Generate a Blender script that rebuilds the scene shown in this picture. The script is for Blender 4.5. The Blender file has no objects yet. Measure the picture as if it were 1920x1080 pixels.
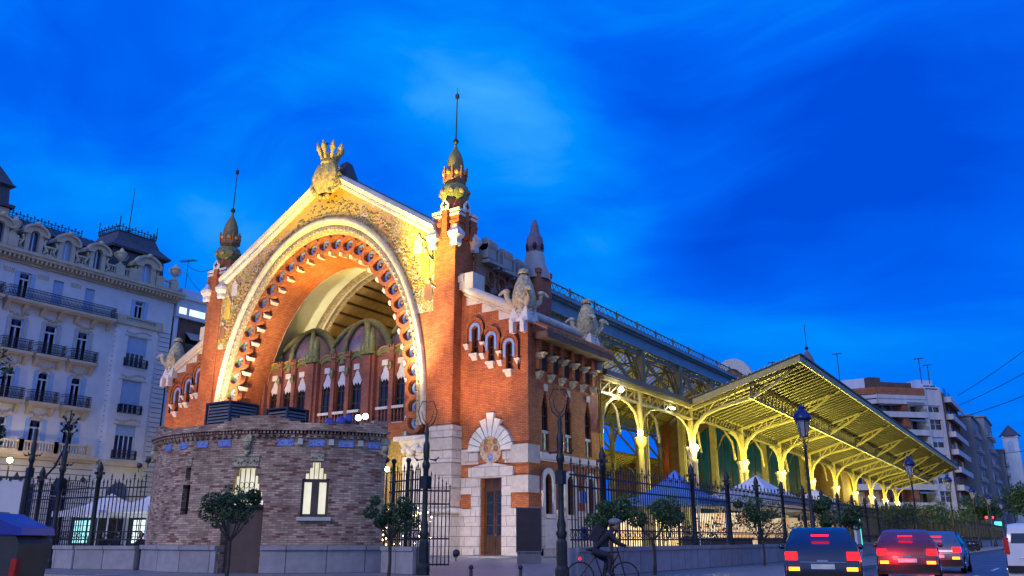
import bpy, bmesh, math, random
from mathutils import Vector, Matrix
from mathutils.geometry import tessellate_polygon
R=math.radians; PI=math.pi
rnd=random.Random(7)
S=bpy.context.scene; COL=S.collection

# ---------------------------------------------------------------- camera
cd=bpy.data.cameras.new('camera'); cam=bpy.data.objects.new('camera',cd); COL.objects.link(cam)
cam.location=(28.694,-45.869,1.1); cam.rotation_euler=(R(90+16.666),0,R(33.14))
cd.sensor_width=36; cd.lens=29.44; cd.clip_start=.1; cd.clip_end=3000; S.camera=cam
S.view_settings.view_transform='Standard'; S.view_settings.look='None'
S.view_settings.exposure=EXPO=0.0; S.view_settings.gamma=1

# ---------------------------------------------------------------- dusk sky
W=bpy.data.worlds.new('World'); S.world=W; W.use_nodes=True
nt=W.node_tree; nt.nodes.clear(); N=nt.nodes.new; L=nt.links.new
out=N('ShaderNodeOutputWorld'); bg=N('ShaderNodeBackground'); L(bg.outputs[0],out.inputs[0])
tc=N('ShaderNodeTexCoord')
def mathn(op,a,b=None,c=None):
    n=N('ShaderNodeMath'); n.operation=op
    for i,v in enumerate((a,b,c)):
        if v is None: continue
        if isinstance(v,(int,float)): n.inputs[i].default_value=v
        else: L(v,n.inputs[i])
    return n.outputs[0]
def mixc(f,a,b,t='MIX'):
    n=N('ShaderNodeMix'); n.data_type='RGBA'; n.blend_type=t
    if isinstance(f,(int,float)): n.inputs[0].default_value=f
    else: L(f,n.inputs[0])
    for i,v in ((6,a),(7,b)):
        if isinstance(v,tuple): n.inputs[i].default_value=(*v,1)
        else: L(v,n.inputs[i])
    return n.outputs[2]
dirv=N('ShaderNodeVectorMath'); dirv.operation='NORMALIZE'; L(tc.outputs['Generated'],dirv.inputs[0])
sep=N('ShaderNodeSeparateXYZ'); L(dirv.outputs[0],sep.inputs[0])
def lobe(az,el,k,gain):                        # a soft bank of bright cloud round a direction; az degrees clockwise from +Y
    a,e=R(az),R(el); d=(math.sin(a)*math.cos(e),math.cos(a)*math.cos(e),math.sin(e))
    n=N('ShaderNodeVectorMath'); n.operation='DOT_PRODUCT'; L(wv.outputs[0],n.inputs[0]); n.inputs[1].default_value=d
    m=mathn('MAXIMUM',n.outputs['Value'],0.0)
    return mathn('MULTIPLY',mathn('POWER',m,k),gain)
nz=N('ShaderNodeTexNoise'); nz.inputs['Scale'].default_value=2.2; nz.inputs['Detail'].default_value=3; nz.inputs['Roughness'].default_value=.45
L(dirv.outputs[0],nz.inputs['Vector'])
wob=N('ShaderNodeVectorMath'); wob.operation='SCALE'; wob.inputs['Scale'].default_value=.22
sb=N('ShaderNodeVectorMath'); sb.operation='SUBTRACT'; L(nz.outputs['Color'],sb.inputs[0]); sb.inputs[1].default_value=(.5,.5,.5)
L(sb.outputs[0],wob.inputs[0])
wa=N('ShaderNodeVectorMath'); wa.operation='ADD'; L(dirv.outputs[0],wa.inputs[0]); L(wob.outputs[0],wa.inputs[1])
wv=N('ShaderNodeVectorMath'); wv.operation='NORMALIZE'; L(wa.outputs[0],wv.inputs[0])
# streaky soft cloud pattern, drawn out sideways
mp=N('ShaderNodeMapping'); mp.inputs['Rotation'].default_value=(0,R(14),R(35)); mp.inputs['Scale'].default_value=(.9,2.2,3.6); L(wv.outputs[0],mp.inputs['Vector'])
n2=N('ShaderNodeTexNoise'); n2.inputs['Scale'].default_value=1.15; n2.inputs['Detail'].default_value=4; n2.inputs['Roughness'].default_value=.5; n2.inputs['Distortion'].default_value=.5
L(mp.outputs[0],n2.inputs['Vector'])
SKYLOBES=[(-36,32,130,.45),(-33,28,220,.38),(-29,24,260,.30),(-26,20,260,.2),(-44,31,160,.22),(-61,20,420,.40),(-55,18,260,.42),(-66,21,300,.3),(-50,16,200,.35),(-38,14,90,.25),(-26,15,330,.34),(-20,14,330,.36),(-14,11,260,.30),(-22,21,260,.18),(-2,6,120,.25),(-10,8,200,.2)]
cl=mathn('MULTIPLY_ADD',mathn('SUBTRACT',n2.outputs['Fac'],.5),1.9,.20)
acc=cl
n3=N('ShaderNodeTexNoise'); n3.inputs['Scale'].default_value=3.4; n3.inputs['Detail'].default_value=6; n3.inputs['Roughness'].default_value=.6; n3.inputs['Distortion'].default_value=.9; L(mp.outputs[0],n3.inputs['Vector'])
acc=mathn('ADD',acc,mathn('MULTIPLY',mathn('SUBTRACT',n3.outputs['Fac'],.5),.55))
for s_ in SKYLOBES: acc=mathn('ADD',acc,lobe(s_[0],s_[1],s_[2],s_[3]*.68))
DARKL=[(-6,21,200,-.26),(1,26,160,-.1),(-60,27,150,-.24),(-18,17.5,420,-.22),(-16,27,200,-.1),(-30,38,120,-.12)]
for s_ in DARKL: acc=mathn('ADD',acc,lobe(*s_))
ramp=N('ShaderNodeValToRGB'); L(mathn('MULTIPLY_ADD',acc,.78,.17),ramp.inputs[0]); cr=ramp.color_ramp
cr.elements[0].position=0.0; cr.elements[0].color=(.0,.075,.72,1)
cr.elements[1].position=1.0; cr.elements[1].color=(.07,.47,1.0,1)
e=cr.elements.new(.3); e.color=(.0,.135,.93,1)
e=cr.elements.new(.6); e.color=(.0,.27,1.0,1)
# pale glow added to the unseen sky behind the camera to light the hotel
sky=N('ShaderNodeTexSky'); sky.sky_type='NISHITA'; sky.sun_disc=False; sky.sun_elevation=R(1.5); sky.sun_rotation=R(150); sky.altitude=0
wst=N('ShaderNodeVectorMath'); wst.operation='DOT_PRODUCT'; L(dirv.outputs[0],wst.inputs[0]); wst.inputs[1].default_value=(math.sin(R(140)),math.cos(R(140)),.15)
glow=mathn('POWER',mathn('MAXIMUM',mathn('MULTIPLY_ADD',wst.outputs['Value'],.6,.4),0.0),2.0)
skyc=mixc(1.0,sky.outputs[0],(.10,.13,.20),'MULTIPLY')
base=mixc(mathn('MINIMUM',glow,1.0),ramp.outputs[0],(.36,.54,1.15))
fin=mixc(1.0,base,skyc,'ADD')
hz=mathn('GREATER_THAN',sep.outputs[2],-.02)
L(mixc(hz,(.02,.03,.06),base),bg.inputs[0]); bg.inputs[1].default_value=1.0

sd=bpy.data.lights.new('sun','SUN'); sun=bpy.data.objects.new('sun',sd); COL.objects.link(sun)
sd.energy=.9; sd.angle=R(20); sd.color=(1.0,.86,.84)
sun.rotation_euler=(R(60),0,R(-10))   # shines from behind the camera, high and soft

def lamp(kind,name,loc,energy,color,size=.2,target=None,spot=60,blend=.6):
    l=bpy.data.lights.new(name,kind); o=bpy.data.objects.new(name,l); COL.objects.link(o)
    l.energy=energy; l.color=color; o.location=loc
    if kind=='SPOT': l.spot_size=R(spot); l.spot_blend=blend; l.shadow_soft_size=size
    elif kind=='POINT': l.shadow_soft_size=size
    elif kind=='AREA': l.size=size
    if target is not None: o.rotation_euler=(Vector(target)-Vector(loc)).to_track_quat('-Z','Y').to_euler()
    return o

# ---------------------------------------------------------------- materials
M={}
def mk(name):
    m=bpy.data.materials.new(name); m.use_nodes=True; m.node_tree.nodes.clear()
    t=m.node_tree; o=t.nodes.new('ShaderNodeOutputMaterial'); b=t.nodes.new('ShaderNodeBsdfPrincipled'); t.links.new(b.outputs[0],o.inputs[0])
    M[name]=m; return m,t,b
def noise(t,scale,detail=4,rough=.6,vec=None,stretch=None):
    n=t.nodes.new('ShaderNodeTexNoise'); n.inputs['Scale'].default_value=scale; n.inputs['Detail'].default_value=detail; n.inputs['Roughness'].default_value=rough
    if vec is None:
        c=t.nodes.new('ShaderNodeTexCoord'); vec=c.outputs['Object']
    if stretch:
        mp=t.nodes.new('ShaderNodeMapping'); mp.inputs['Scale'].default_value=stretch; t.links.new(vec,mp.inputs[0]); vec=mp.outputs[0]
    t.links.new(vec,n.inputs['Vector']); return n.outputs['Fac']
def mixm(t,f,a,b,bt='MIX'):
    n=t.nodes.new('ShaderNodeMix'); n.data_type='RGBA'; n.blend_type=bt
    if isinstance(f,(int,float)): n.inputs[0].default_value=f
    else: t.links.new(f,n.inputs[0])
    for i,v in ((6,a),(7,b)):
        if isinstance(v,tuple): n.inputs[i].default_value=(*v[:3],1)
        else: t.links.new(v,n.inputs[i])
    return n.outputs[2]
def rampm(t,f,stops):
    r=t.nodes.new('ShaderNodeValToRGB'); t.links.new(f,r.inputs[0]); c=r.color_ramp
    c.elements[0].position=stops[0][0]; c.elements[0].color=(*stops[0][1],1)
    c.elements[1].position=stops[-1][0]; c.elements[1].color=(*stops[-1][1],1)
    for p,k in stops[1:-1]: e=c.elements.new(p); e.color=(*k,1)
    return r.outputs[0]
def bump(t,b,h,s=.3,d=.02):
    n=t.nodes.new('ShaderNodeBump'); n.inputs['Strength'].default_value=s; n.inputs['Distance'].default_value=d
    t.links.new(h,n.inputs['Height']); t.links.new(n.outputs[0],b.inputs['Normal'])
def plain(name,col,rough=.6,metal=0,var=.25,scale=3.,bmp=.15,coat=0,streak=False):
    m,t,b=mk(name)
    f=noise(t,scale,5,.65,stretch=(1,1,.25) if streak else None)
    d=tuple(c*(1-var) for c in col); l=tuple(min(1,c*(1+var)) for c in col)
    t.links.new(rampm(t,f,[(.3,d),(.7,l)]),b.inputs['Base Color'])
    b.inputs['Roughness'].default_value=rough; b.inputs['Metallic'].default_value=metal
    if coat: b.inputs['Coat Weight'].default_value=coat
    if bmp: bump(t,b,noise(t,scale*9,3),bmp)
    return m
def emis(name,col,strength,base=None):
    m,t,b=mk(name); b.inputs['Base Color'].default_value=(*(base or col),1)
    b.inputs['Emission Color'].default_value=(*col,1); b.inputs['Emission Strength'].default_value=strength; return m
def brick(name,c1,c2,mortar,w=.28,h=.085,ms=.012,odd=None,oddamt=.2,rough=.8,patch=None,tint=.5):
    m,t,b=mk(name)
    uv=t.nodes.new('ShaderNodeUVMap'); uv.uv_map='UVMap'
    n=t.nodes.new('ShaderNodeTexBrick'); t.links.new(uv.outputs[0],n.inputs['Vector'])
    n.inputs['Scale'].default_value=1; n.inputs['Brick Width'].default_value=w; n.inputs['Row Height'].default_value=h
    n.inputs['Mortar Size'].default_value=ms; n.inputs['Mortar Smooth'].default_value=.2; n.inputs['Bias'].default_value=0
    n.inputs['Color1'].default_value=(*c1,1); n.inputs['Color2'].default_value=(*c2,1); n.inputs['Mortar'].default_value=(*mortar,1)
    col=n.outputs['Color']
    if odd:                                   # scattered bricks of another colour
        wn=t.nodes.new('ShaderNodeTexBrick'); t.links.new(uv.outputs[0],wn.inputs['Vector'])
        wn.inputs['Scale'].default_value=1; wn.inputs['Brick Width'].default_value=w; wn.inputs['Row Height'].default_value=h; wn.inputs['Mortar Size'].default_value=ms
        wn.inputs['Color1'].default_value=(0,0,0,1); wn.inputs['Color2'].default_value=(1,1,1,1); wn.inputs['Mortar'].default_value=(0,0,0,1)
        col=mixm(t,rampm(t,wn.outputs['Color'],[(1-oddamt-.02,(0,0,0)),(1-oddamt,(1,1,1))]),col,odd)
    f=noise(t,.7,7,.75,uv.outputs[0],(1,.45,1))
    col=mixm(t,tint,col,rampm(t,f,[(.3,(.38,.33,.33)),(.55,(1,1,1)),(.75,(1.35,1.35,1.3))]),'MULTIPLY')
    if patch:
        f2=noise(t,1.3,6,.75,uv.outputs[0],(1,2.4,1)); col=mixm(t,rampm(t,f2,[(.62,(0,0,0)),(.7,(.7,.7,.7))]),col,patch)
    t.links.new(col,b.inputs['Base Color']); b.inputs['Roughness'].default_value=rough
    bump(t,b,n.outputs['Fac'],-.5,.012); return m
def blocks(name,c,w=1.1,h=.62,rough=.8,joint=.03,ms=.02,rustic=False):
    m,t,b=mk(name); uv=t.nodes.new('ShaderNodeUVMap'); uv.uv_map='UVMap'
    n=t.nodes.new('ShaderNodeTexBrick'); t.links.new(uv.outputs[0],n.inputs['Vector'])
    n.inputs['Scale'].default_value=1; n.inputs['Brick Width'].default_value=w; n.inputs['Row Height'].default_value=h
    n.inputs['Mortar Size'].default_value=ms; n.inputs['Mortar Smooth'].default_value=.1
    n.inputs['Color1'].default_value=(*[x*.9 for x in c],1); n.inputs['Color2'].default_value=(*[min(1,x*1.1) for x in c],1); n.inputs['Mortar'].default_value=(*[x*.35 for x in c],1)
    f=noise(t,2.2,6,.7,uv.outputs[0]); col=mixm(t,.6,n.outputs['Color'],rampm(t,f,[(.3,(.62,.58,.55)),(.65,(1.1,1.1,1.1))]),'MULTIPLY')
    t.links.new(col,b.inputs['Base Color']); b.inputs['Roughness'].default_value=rough
    hh=mixm(t,.5,n.outputs['Fac'],noise(t,14 if rustic else 30,3,.6,uv.outputs[0])); bump(t,b,hh,-.7 if rustic else -.35,.06 if rustic else .02); return m
def mosaic(name,stops,scale=1.6,cell=9,rough=.35,gold=None):
    m,t,b=mk(name); c=t.nodes.new('ShaderNodeTexCoord')
    v=t.nodes.new('ShaderNodeTexVoronoi'); v.inputs['Scale'].default_value=cell; t.links.new(c.outputs['Object'],v.inputs['Vector'])
    # sample a coarse noise at each tessera's centre so every tessera is one colour
    f=noise(t,scale,6,.8,v.outputs['Position'] if False else c.outputs['Object'])
    sub=t.nodes.new('ShaderNodeMath'); sub.operation='MULTIPLY_ADD'; sep=t.nodes.new('ShaderNodeSeparateColor'); t.links.new(v.outputs['Color'],sep.inputs[0])
    t.links.new(sep.outputs[0],sub.inputs[0]); sub.inputs[1].default_value=.09; t.links.new(f,sub.inputs[2])
    col=rampm(t,sub.outputs[0],stops)
    if gold:
        sp=t.nodes.new('ShaderNodeSeparateXYZ'); t.links.new(c.outputs['Object'],sp.inputs[0])
        mr=t.nodes.new('ShaderNodeMapRange'); mr.inputs[1].default_value=gold[0]; mr.inputs[2].default_value=gold[1]
        ad=t.nodes.new('ShaderNodeMath'); ad.operation='MULTIPLY_ADD'; t.links.new(f,ad.inputs[0]); ad.inputs[1].default_value=8.0; t.links.new(sp.outputs[2],ad.inputs[2])
        t.links.new(ad.outputs[0],mr.inputs[0]); col=mixm(t,mr.outputs[0],col,gold[2])
    ed=t.nodes.new('ShaderNodeTexVoronoi'); ed.feature='DISTANCE_TO_EDGE'; ed.inputs['Scale'].default_value=cell; t.links.new(c.outputs['Object'],ed.inputs['Vector'])
    col=mixm(t,rampm(t,ed.outputs[0],[(0,(1,1,1)),(.06,(0,0,0))]),col,(.2,.17,.13))
    t.links.new(col,b.inputs['Base Color']); b.inputs['Roughness'].default_value=rough; bump(t,b,ed.outputs[0],.4,.01); return m

brick('market_brick',(.56,.17,.045),(.40,.095,.026),(.20,.07,.03),w=.36,h=.115,ms=.018,patch=(.62,.36,.20),tint=.75)
brick('gallery_brick',(.36,.11,.07),(.24,.07,.045),(.20,.09,.06),w=.42,h=.15,ms=.022,patch=(.5,.26,.18))
brick('pavilion_brick',(.74,.50,.32),(.25,.14,.09),(.28,.20,.16),w=.27,h=.075,ms=.012,odd=(.26,.085,.04),oddamt=.13,tint=1.)
brick('rear_brick',(.26,.17,.06),(.18,.11,.04),(.12,.09,.05),w=.5,h=.2)
brick('apartment_brick',(.40,.13,.05),(.30,.10,.04),(.3,.2,.15),w=.5,h=.2)
blocks('stone',(.56,.48,.42)); blocks('rustic_stone',(.52,.44,.38),w=3,h=9,rustic=True)
plain('pale_stone',(.62,.57,.50),.75,var=.18,scale=1.6,bmp=.3)
plain('gold_lit_stone',(.50,.37,.12),.7,var=.6,scale=4,bmp=.9)  # stone whose base colour carries the golden floodlight on the crest
plain('carved_stone',(.46,.39,.25),.8,var=.6,scale=5,bmp=.9)
plain('cope_stone',(.60,.54,.45),.7,var=.2,scale=1.2,bmp=.3)
plain('white_stone',(.66,.62,.58),.7,var=.15,scale=2,bmp=.2)
blocks('wall_stone',(.36,.34,.35),w=1.3,h=4)
mosaic('facade_mosaic',[(.34,(.30,.12,.38)),(.41,(.66,.50,.50)),(.46,(.70,.58,.30)),(.485,(.06,.12,.02)),(.515,(.20,.22,.03)),(.53,(.70,.46,.08)),(.56,(.55,.10,.03)),(.585,(.72,.60,.34)),(.62,(.04,.10,.02)),(.66,(.55,.35,.05)),(.74,(.6,.22,.28))],scale=.36,cell=5.5,gold=(28.9,30.3,(.62,.37,.04)))
mosaic('green_mosaic',[(.35,(.02,.07,.02)),(.48,(.05,.15,.04)),(.56,(.35,.30,.05)),(.62,(.02,.12,.08)),(.72,(.30,.05,.03))],scale=5,cell=12)
mosaic('purple_mosaic',[(.35,(.09,.07,.16)),(.5,(.17,.14,.20)),(.6,(.10,.07,.15)),(.72,(.24,.22,.20))],scale=2,cell=8)
mosaic('red_ceramic',[(.35,(.22,.06,.02)),(.55,(.32,.14,.05)),(.7,(.20,.13,.04))],scale=5,cell=12)
mosaic('gold_band',[(.4,(.60,.50,.33)),(.52,(.55,.42,.25)),(.58,(.10,.08,.04)),(.7,(.62,.52,.36))],scale=6,cell=10)
mosaic('shield_mosaic',[(.35,(.05,.12,.30)),(.45,(.50,.30,.05)),(.52,(.50,.08,.03)),(.58,(.7,.6,.4)),(.7,(.10,.16,.08))],scale=3.2,cell=16)
mosaic('white_trencadis',[(.35,(.30,.32,.36)),(.6,(.55,.56,.58)),(.8,(.4,.42,.5))],scale=3,cell=7)
mosaic('blue_tile',[(.35,(.02,.09,.50)),(.48,(.05,.18,.65)),(.52,(.5,.55,.7)),(.58,(.04,.14,.60)),(.8,(.1,.25,.7))],scale=9,cell=14,rough=.25)
plain('blue_ceramic',(.22,.36,.68),.3,var=.15,scale=4)
plain('white_ceramic',(.62,.62,.66),.35,var=.1,scale=4)
plain('gold_ceramic',(.5,.28,.05),.3,var=.3,scale=6)
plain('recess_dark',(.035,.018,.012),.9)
plain('arch_trim',(.60,.51,.36),.7,var=.3,scale=2.5,bmp=.4)
plain('vault_plaster',(.66,.66,.52),.8,var=.10,scale=.5,bmp=.05)
plain('mosaic_robe',(.62,.42,.06),.4,var=.35,scale=6); plain('mosaic_flesh',(.62,.42,.30),.5,var=.1)
plain('wood_ceiling',(.24,.14,.06),.7,var=.3,scale=2,streak=True)
plain('dark_wood',(.060,.026,.012),.45,var=.5,scale=4,streak=True)
plain('rib_cement',(.20,.21,.09),.75,var=.3,scale=2)
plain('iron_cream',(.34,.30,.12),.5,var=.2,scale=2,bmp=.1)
plain('rafter_gap_shade',(.05,.045,.02),.6,var=.3,scale=2,bmp=.1)  # near-black rafters, the shade of the gaps between slats put into colour
plain('iron_olive',(.13,.12,.065),.5,var=.3,scale=2,bmp=.1)
plain('nave_paint',(.22,.20,.12),.5,var=.3,scale=1)
plain('gutter_blue',(.16,.24,.30),.4,var=.2,scale=1,bmp=.05)
plain('dark_iron',(.022,.024,.026),.42,metal=.3,var=.4,scale=6)
plain('lamp_iron',(.035,.035,.045),.35,metal=.4,var=.3,scale=6)
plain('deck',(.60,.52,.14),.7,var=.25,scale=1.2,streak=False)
plain('roof_slate',(.055,.06,.08),.55,var=.4,scale=3)
plain('roof_tile',(.26,.11,.06),.7,var=.45,scale=4)
plain('dark_sheet',(.04,.045,.055),.5,var=.3)
plain('teal_glass',(.004,.13,.20),.2,var=.3,scale=.4,bmp=0)
plain('hotel_stone',(.58,.63,.70),.8,var=.10,scale=.8,bmp=.2)
plain('hotel_trim',(.48,.43,.33),.8,var=.15,scale=1.2,bmp=.3)
plain('hotel_plain',(.50,.60,.74),.8,var=.1,scale=1,bmp=.1)
plain('shutter',(.28,.44,.70),.6,var=.08,scale=2,bmp=.05)
plain('concrete_white',(.50,.50,.54),.8,var=.15,scale=.7,streak=True)
plain('concrete_grey',(.30,.31,.33),.8,var=.2,scale=.7,streak=True)
plain('far_wall',(.22,.24,.27),.8,var=.25,scale=.6,streak=True)
plain('brown_wall',(.10,.065,.055),.8,var=.3,scale=1)
plain('container_green',(.020,.026,.032),.5,var=.3,scale=3); plain('container_blue',(.01,.03,.30),.35,var=.2,scale=3)
plain('grey_plastic',(.16,.16,.18),.55,var=.2)
plain('board_dark',(.030,.018,.024),.45,var=.2,bmp=0)
plain('board_white',(.62,.60,.62),.6,var=.06,bmp=0)
plain('canvas_white',(.66,.66,.68),.85,var=.1,scale=.8)
plain('canvas_blue',(.10,.22,.52),.8,var=.15,scale=1)
plain('awning_stripe',(.12,.22,.38),.85,var=.3,scale=2)
plain('bark',(.075,.055,.04),.9,var=.5,scale=8,bmp=.8)
plain('skin',(.42,.25,.18),.6,var=.05,bmp=0); plain('cloth_dark',(.02,.02,.035),.85); plain('cloth_red',(.45,.02,.015),.85); plain('hair',(.02,.014,.01),.8)
plain('car_grey',(.16,.16,.18),.28,metal=.5,var=.06,bmp=0,coat=1); plain('car_red',(.20,.012,.012),.25,metal=.2,var=.05,bmp=0,coat=1); plain('car_white',(.66,.66,.68),.25,var=.04,bmp=0,coat=1); plain('car_navy',(.015,.022,.06),.25,metal=.4,var=.05,bmp=0,coat=1)
plain('rubber',(.015,.015,.016),.8); plain('chrome',(.55,.55,.57),.15,metal=1,var=.05,bmp=0)
plain('paint_white',(.62,.62,.60),.6,var=.2,scale=5)
plain('orange_skin',(.6,.2,.02),.5)
plain('lamp_hood',(.012,.02,.14),.3,metal=.2)
plain('tower_dome_mosaic',(.20,.17,.05),.5,var=.5,scale=9)
plain('solar_white',(.55,.6,.62),.5,var=.1)
def glass(name,col,rough=.08,spec=.8):
    m,t,b=mk(name); f=noise(t,.9,2); t.links.new(rampm(t,f,[(.35,tuple(c*.5 for c in col)),(.7,col)]),b.inputs['Base Color'])
    b.inputs['Roughness'].default_value=rough; b.inputs['Specular IOR Level'].default_value=spec; return m
glass('dark_glass',(.012,.012,.014)); glass('hotel_glass',(.02,.05,.16),.1); glass('car_glass',(.01,.012,.015),.05,1.)
m,t,b=mk('lantern_glass'); b.inputs['Base Color'].default_value=(.75,.72,.66,1); b.inputs['Roughness'].default_value=.15; b.inputs['Transmission Weight'].default_value=.75
def litpane(name,c1,c2,s,scale=1.4):
    m,t,b=mk(name); f=noise(t,scale,3,.6,stretch=(1,1,1)); c=rampm(t,f,[(.35,c1),(.65,c2)])
    b.inputs['Base Color'].default_value=(.3,.3,.28,1); t.links.new(c,b.inputs['Emission Color']); b.inputs['Emission Strength'].default_value=s; b.inputs['Roughness'].default_value=.2; return m
litpane('lit_cream',(.75,.68,.42),(.95,.92,.70),.9); litpane('lit_green',(.10,.16,.07),(.5,.6,.4),.5,3); litpane('lit_shop',(.9,.45,.12),(1,.85,.45),1.6,2.5)
litpane('lit_white',(.6,.85,.9),(.95,1,.95),1.3); litpane('lit_cyan',(.1,.7,.8),(.6,1,1),1.2,6); litpane('lit_dim',(.02,.015,.01),(.30,.22,.10),.35,.9)
emis('bulb_warm',(1,.80,.42),60); emis('bulb_white',(.85,.95,1),22); emis('bulb_flood',(1,.9,.7),10); emis('tail_lamp',(1,.004,.006),5.5,(.3,.01,.01)); emis('amber_lamp',(1,.32,.01),5,(.4,.2,.02)); emis('head_lamp',(1,.93,.8),14)
emis('fairy',(1,.72,.3),16); emis('sign_green',(.05,.9,.5),2.5); emis('sign_cyan',(.25,.95,.9),3); emis('sign_red',(1,.05,.08),3); emis('sign_blue',(.15,.25,.9),.35); emis('tail_hot',(1,.35,.3),16)
# leaves: varied green, some lighter
m,t,b=mk('leaf'); gi=t.nodes.new('ShaderNodeNewGeometry'); t.links.new(rampm(t,gi.outputs['Random Per Island'],[(0,(.018,.045,.016)),(.5,(.035,.085,.028)),(.85,(.06,.13,.03)),(1,(.12,.18,.05))]),b.inputs['Base Color']); b.inputs['Roughness'].default_value=.5
m,t,b=mk('asphalt'); f=noise(t,.35,6,.7); f2=noise(t,40,2); t.links.new(mixm(t,.5,rampm(t,f,[(.3,(.035,.037,.045)),(.7,(.075,.078,.09))]),rampm(t,f2,[(.3,(.03,.03,.035)),(.7,(.10,.10,.11))])),b.inputs['Base Color']); t.links.new(rampm(t,f,[(.35,(.22,.22,.22)),(.65,(.5,.5,.5))]),b.inputs['Roughness']); bump(t,b,f2,.25,.01)
blocks('paving',(.24,.23,.24),w=.6,h=.4,rough=.45,ms=.012)

# ---------------------------------------------------------------- mesh builder
ORG={}
class MB:
    def __init__(s): s.v=[]; s.f=[]; s.uv=[]; s.mi=[]; s.m=0; s.sm=[]; s.smooth=False
    def face(s,pts,uv=None):
        i=len(s.v); s.v+= [tuple(p) for p in pts]; s.f.append(tuple(range(i,i+len(pts)))); s.uv.append(uv); s.mi.append(s.m); s.sm.append(False); return s
    def box(s,x0,x1,y0,y1,z0,z1):
        if x0>x1:x0,x1=x1,x0
        if y0>y1:y0,y1=y1,y0
        p=[(x,y,z) for z in(z0,z1) for y in(y0,y1) for x in(x0,x1)]
        return s.hexa(p)
    def hexa(s,p):
        i=len(s.v); s.v+=p
        for q in ((0,2,3,1),(4,5,7,6),(0,1,5,4),(2,6,7,3),(0,4,6,2),(1,3,7,5)):
            s.f.append(tuple(i+k for k in q)); s.uv.append(None); s.mi.append(s.m); s.sm.append(False)
        return s
    def grid(s,rows,closeu=False,closev=False,smooth=True,uvs=None):
        i=len(s.v); n=len(rows); k=len(rows[0])
        for r in rows: s.v+=[tuple(p) for p in r]
        for a in range(n if closev else n-1):
            for b in range(k if closeu else k-1):
                a2=(a+1)%n; b2=(b+1)%k
                s.f.append((i+a*k+b,i+a*k+b2,i+a2*k+b2,i+a2*k+b)); s.mi.append(s.m); s.sm.append(smooth)
                s.uv.append([uvs(a,b),uvs(a,b+1),uvs(a+1,b+1),uvs(a+1,b)] if uvs else None)
        return s
    def lathe(s,prof,c,seg=10,rot=0,smooth=True,sx=1,sy=1):
        rows=[[(c[0]+r*sx*math.cos(rot+2*PI*k/seg),c[1]+r*sy*math.sin(rot+2*PI*k/seg),c[2]+z) for k in range(seg)] for r,z in prof]
        return s.grid(rows,closeu=True,smooth=smooth)
    def ball(s,c,r,seg=8,rings=6,sc=(1,1,1)):
        pr=[(r*math.sin(PI*i/rings),-r*math.cos(PI*i/rings)*sc[2]) for i in range(rings+1)]
        return s.lathe([(max(a,1e-4),z) for a,z in pr],c,seg,sx=sc[0],sy=sc[1])
    def tube(s,path,r,seg=6,smooth=True,cap=True):
        P=[Vector(p) for p in path]; rows=[]
        for i,p in enumerate(P):
            d=(P[min(i+1,len(P)-1)]-P[max(i-1,0)]).normalized()
            a=d.cross(Vector((0,0,1)) if abs(d.z)<.93 else Vector((1,0,0))).normalized(); b=d.cross(a)
            rr=r[i] if isinstance(r,(list,tuple)) else r
            rows.append([p+a*rr*math.cos(2*PI*k/seg)+b*rr*math.sin(2*PI*k/seg) for k in range(seg)])
        s.grid(rows,closeu=True,smooth=smooth)
        if cap: s.face(rows[0]); s.face(rows[-1])
        return s
    def bar(s,a,b,w,h=None,up=(0,0,1)):          # rectangular bar
        h=h or w; a=Vector(a); b=Vector(b); d=(b-a).normalized(); u=Vector(up)
        if abs(d.dot(u))>.95: u=Vector((1,0,0))
        x=d.cross(u).normalized()*w/2; y=x.cross(d).normalized()*h/2
        p=[a-x-y,a+x-y,a-x+y,a+x+y,b-x-y,b+x-y,b-x+y,b+x+y]
        return s.hexa([tuple(q) for q in p])
    def panel(s,outer,holes,t,f,back=True,rev=True):  # wall with openings; f(u,v,w)->xyz, front at w=0
        loops=[outer]+list(holes); tri=tessellate_polygon([[Vector((a,b,0)) for a,b in l] for l in loops])
        flat=[p for l in loops for p in l]
        for w in ((0,t) if back else (0,)):
            i=len(s.v); s.v+=[tuple(f(a,b,w)) for a,b in flat]
            for q in tri: s.f.append(tuple(i+k for k in q)); s.uv.append([flat[k] for k in q]); s.mi.append(s.m); s.sm.append(False)
        if rev:
            for l in loops:
                for k in range(len(l)):
                    a,b=l[k],l[(k+1)%len(l)]
                    s.face([f(*a,0),f(*b,0),f(*b,t),f(*a,t)])
        return s
    def build(s,name,mats,parent=None,**props):
        if not s.v: return None
        me=bpy.data.meshes.new(name); org=ORG.get(parent.name,(0,0,0)) if parent else (0,0,0)
        vs=[(x-org[0],y-org[1],z-org[2]) for x,y,z in s.v] if any(org) else s.v
        me.from_pydata(vs,[],s.f); me.polygons.foreach_set('material_index',s.mi); me.polygons.foreach_set('use_smooth',s.sm)
        uvl=me.uv_layers.new(name='UVMap'); li=0; data=[0.0]*(len(me.loops)*2)
        for fi,f in enumerate(s.f):
            u=s.uv[fi]
            if u is None:
                a,b,c=(Vector(s.v[f[0]]),Vector(s.v[f[1]]),Vector(s.v[f[2]])); n=(b-a).cross(c-a); ax=max(range(3),key=lambda k:abs(n[k]))
                for vi in f:
                    p=s.v[vi]; q=(p[1],p[2]) if ax==0 else (p[0],p[2]) if ax==1 else (p[0],p[1])
                    data[li]=q[0]; data[li+1]=q[1]; li+=2
            else:
                for q in u: data[li]=q[0]; data[li+1]=q[1]; li+=2
        uvl.data.foreach_set('uv',data)
        for m in ([mats] if isinstance(mats,str) else mats): me.materials.append(M[m])
        o=bpy.data.objects.new(name,me); COL.objects.link(o)
        if parent: o.parent=parent; ORG[o.name]=org
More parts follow.
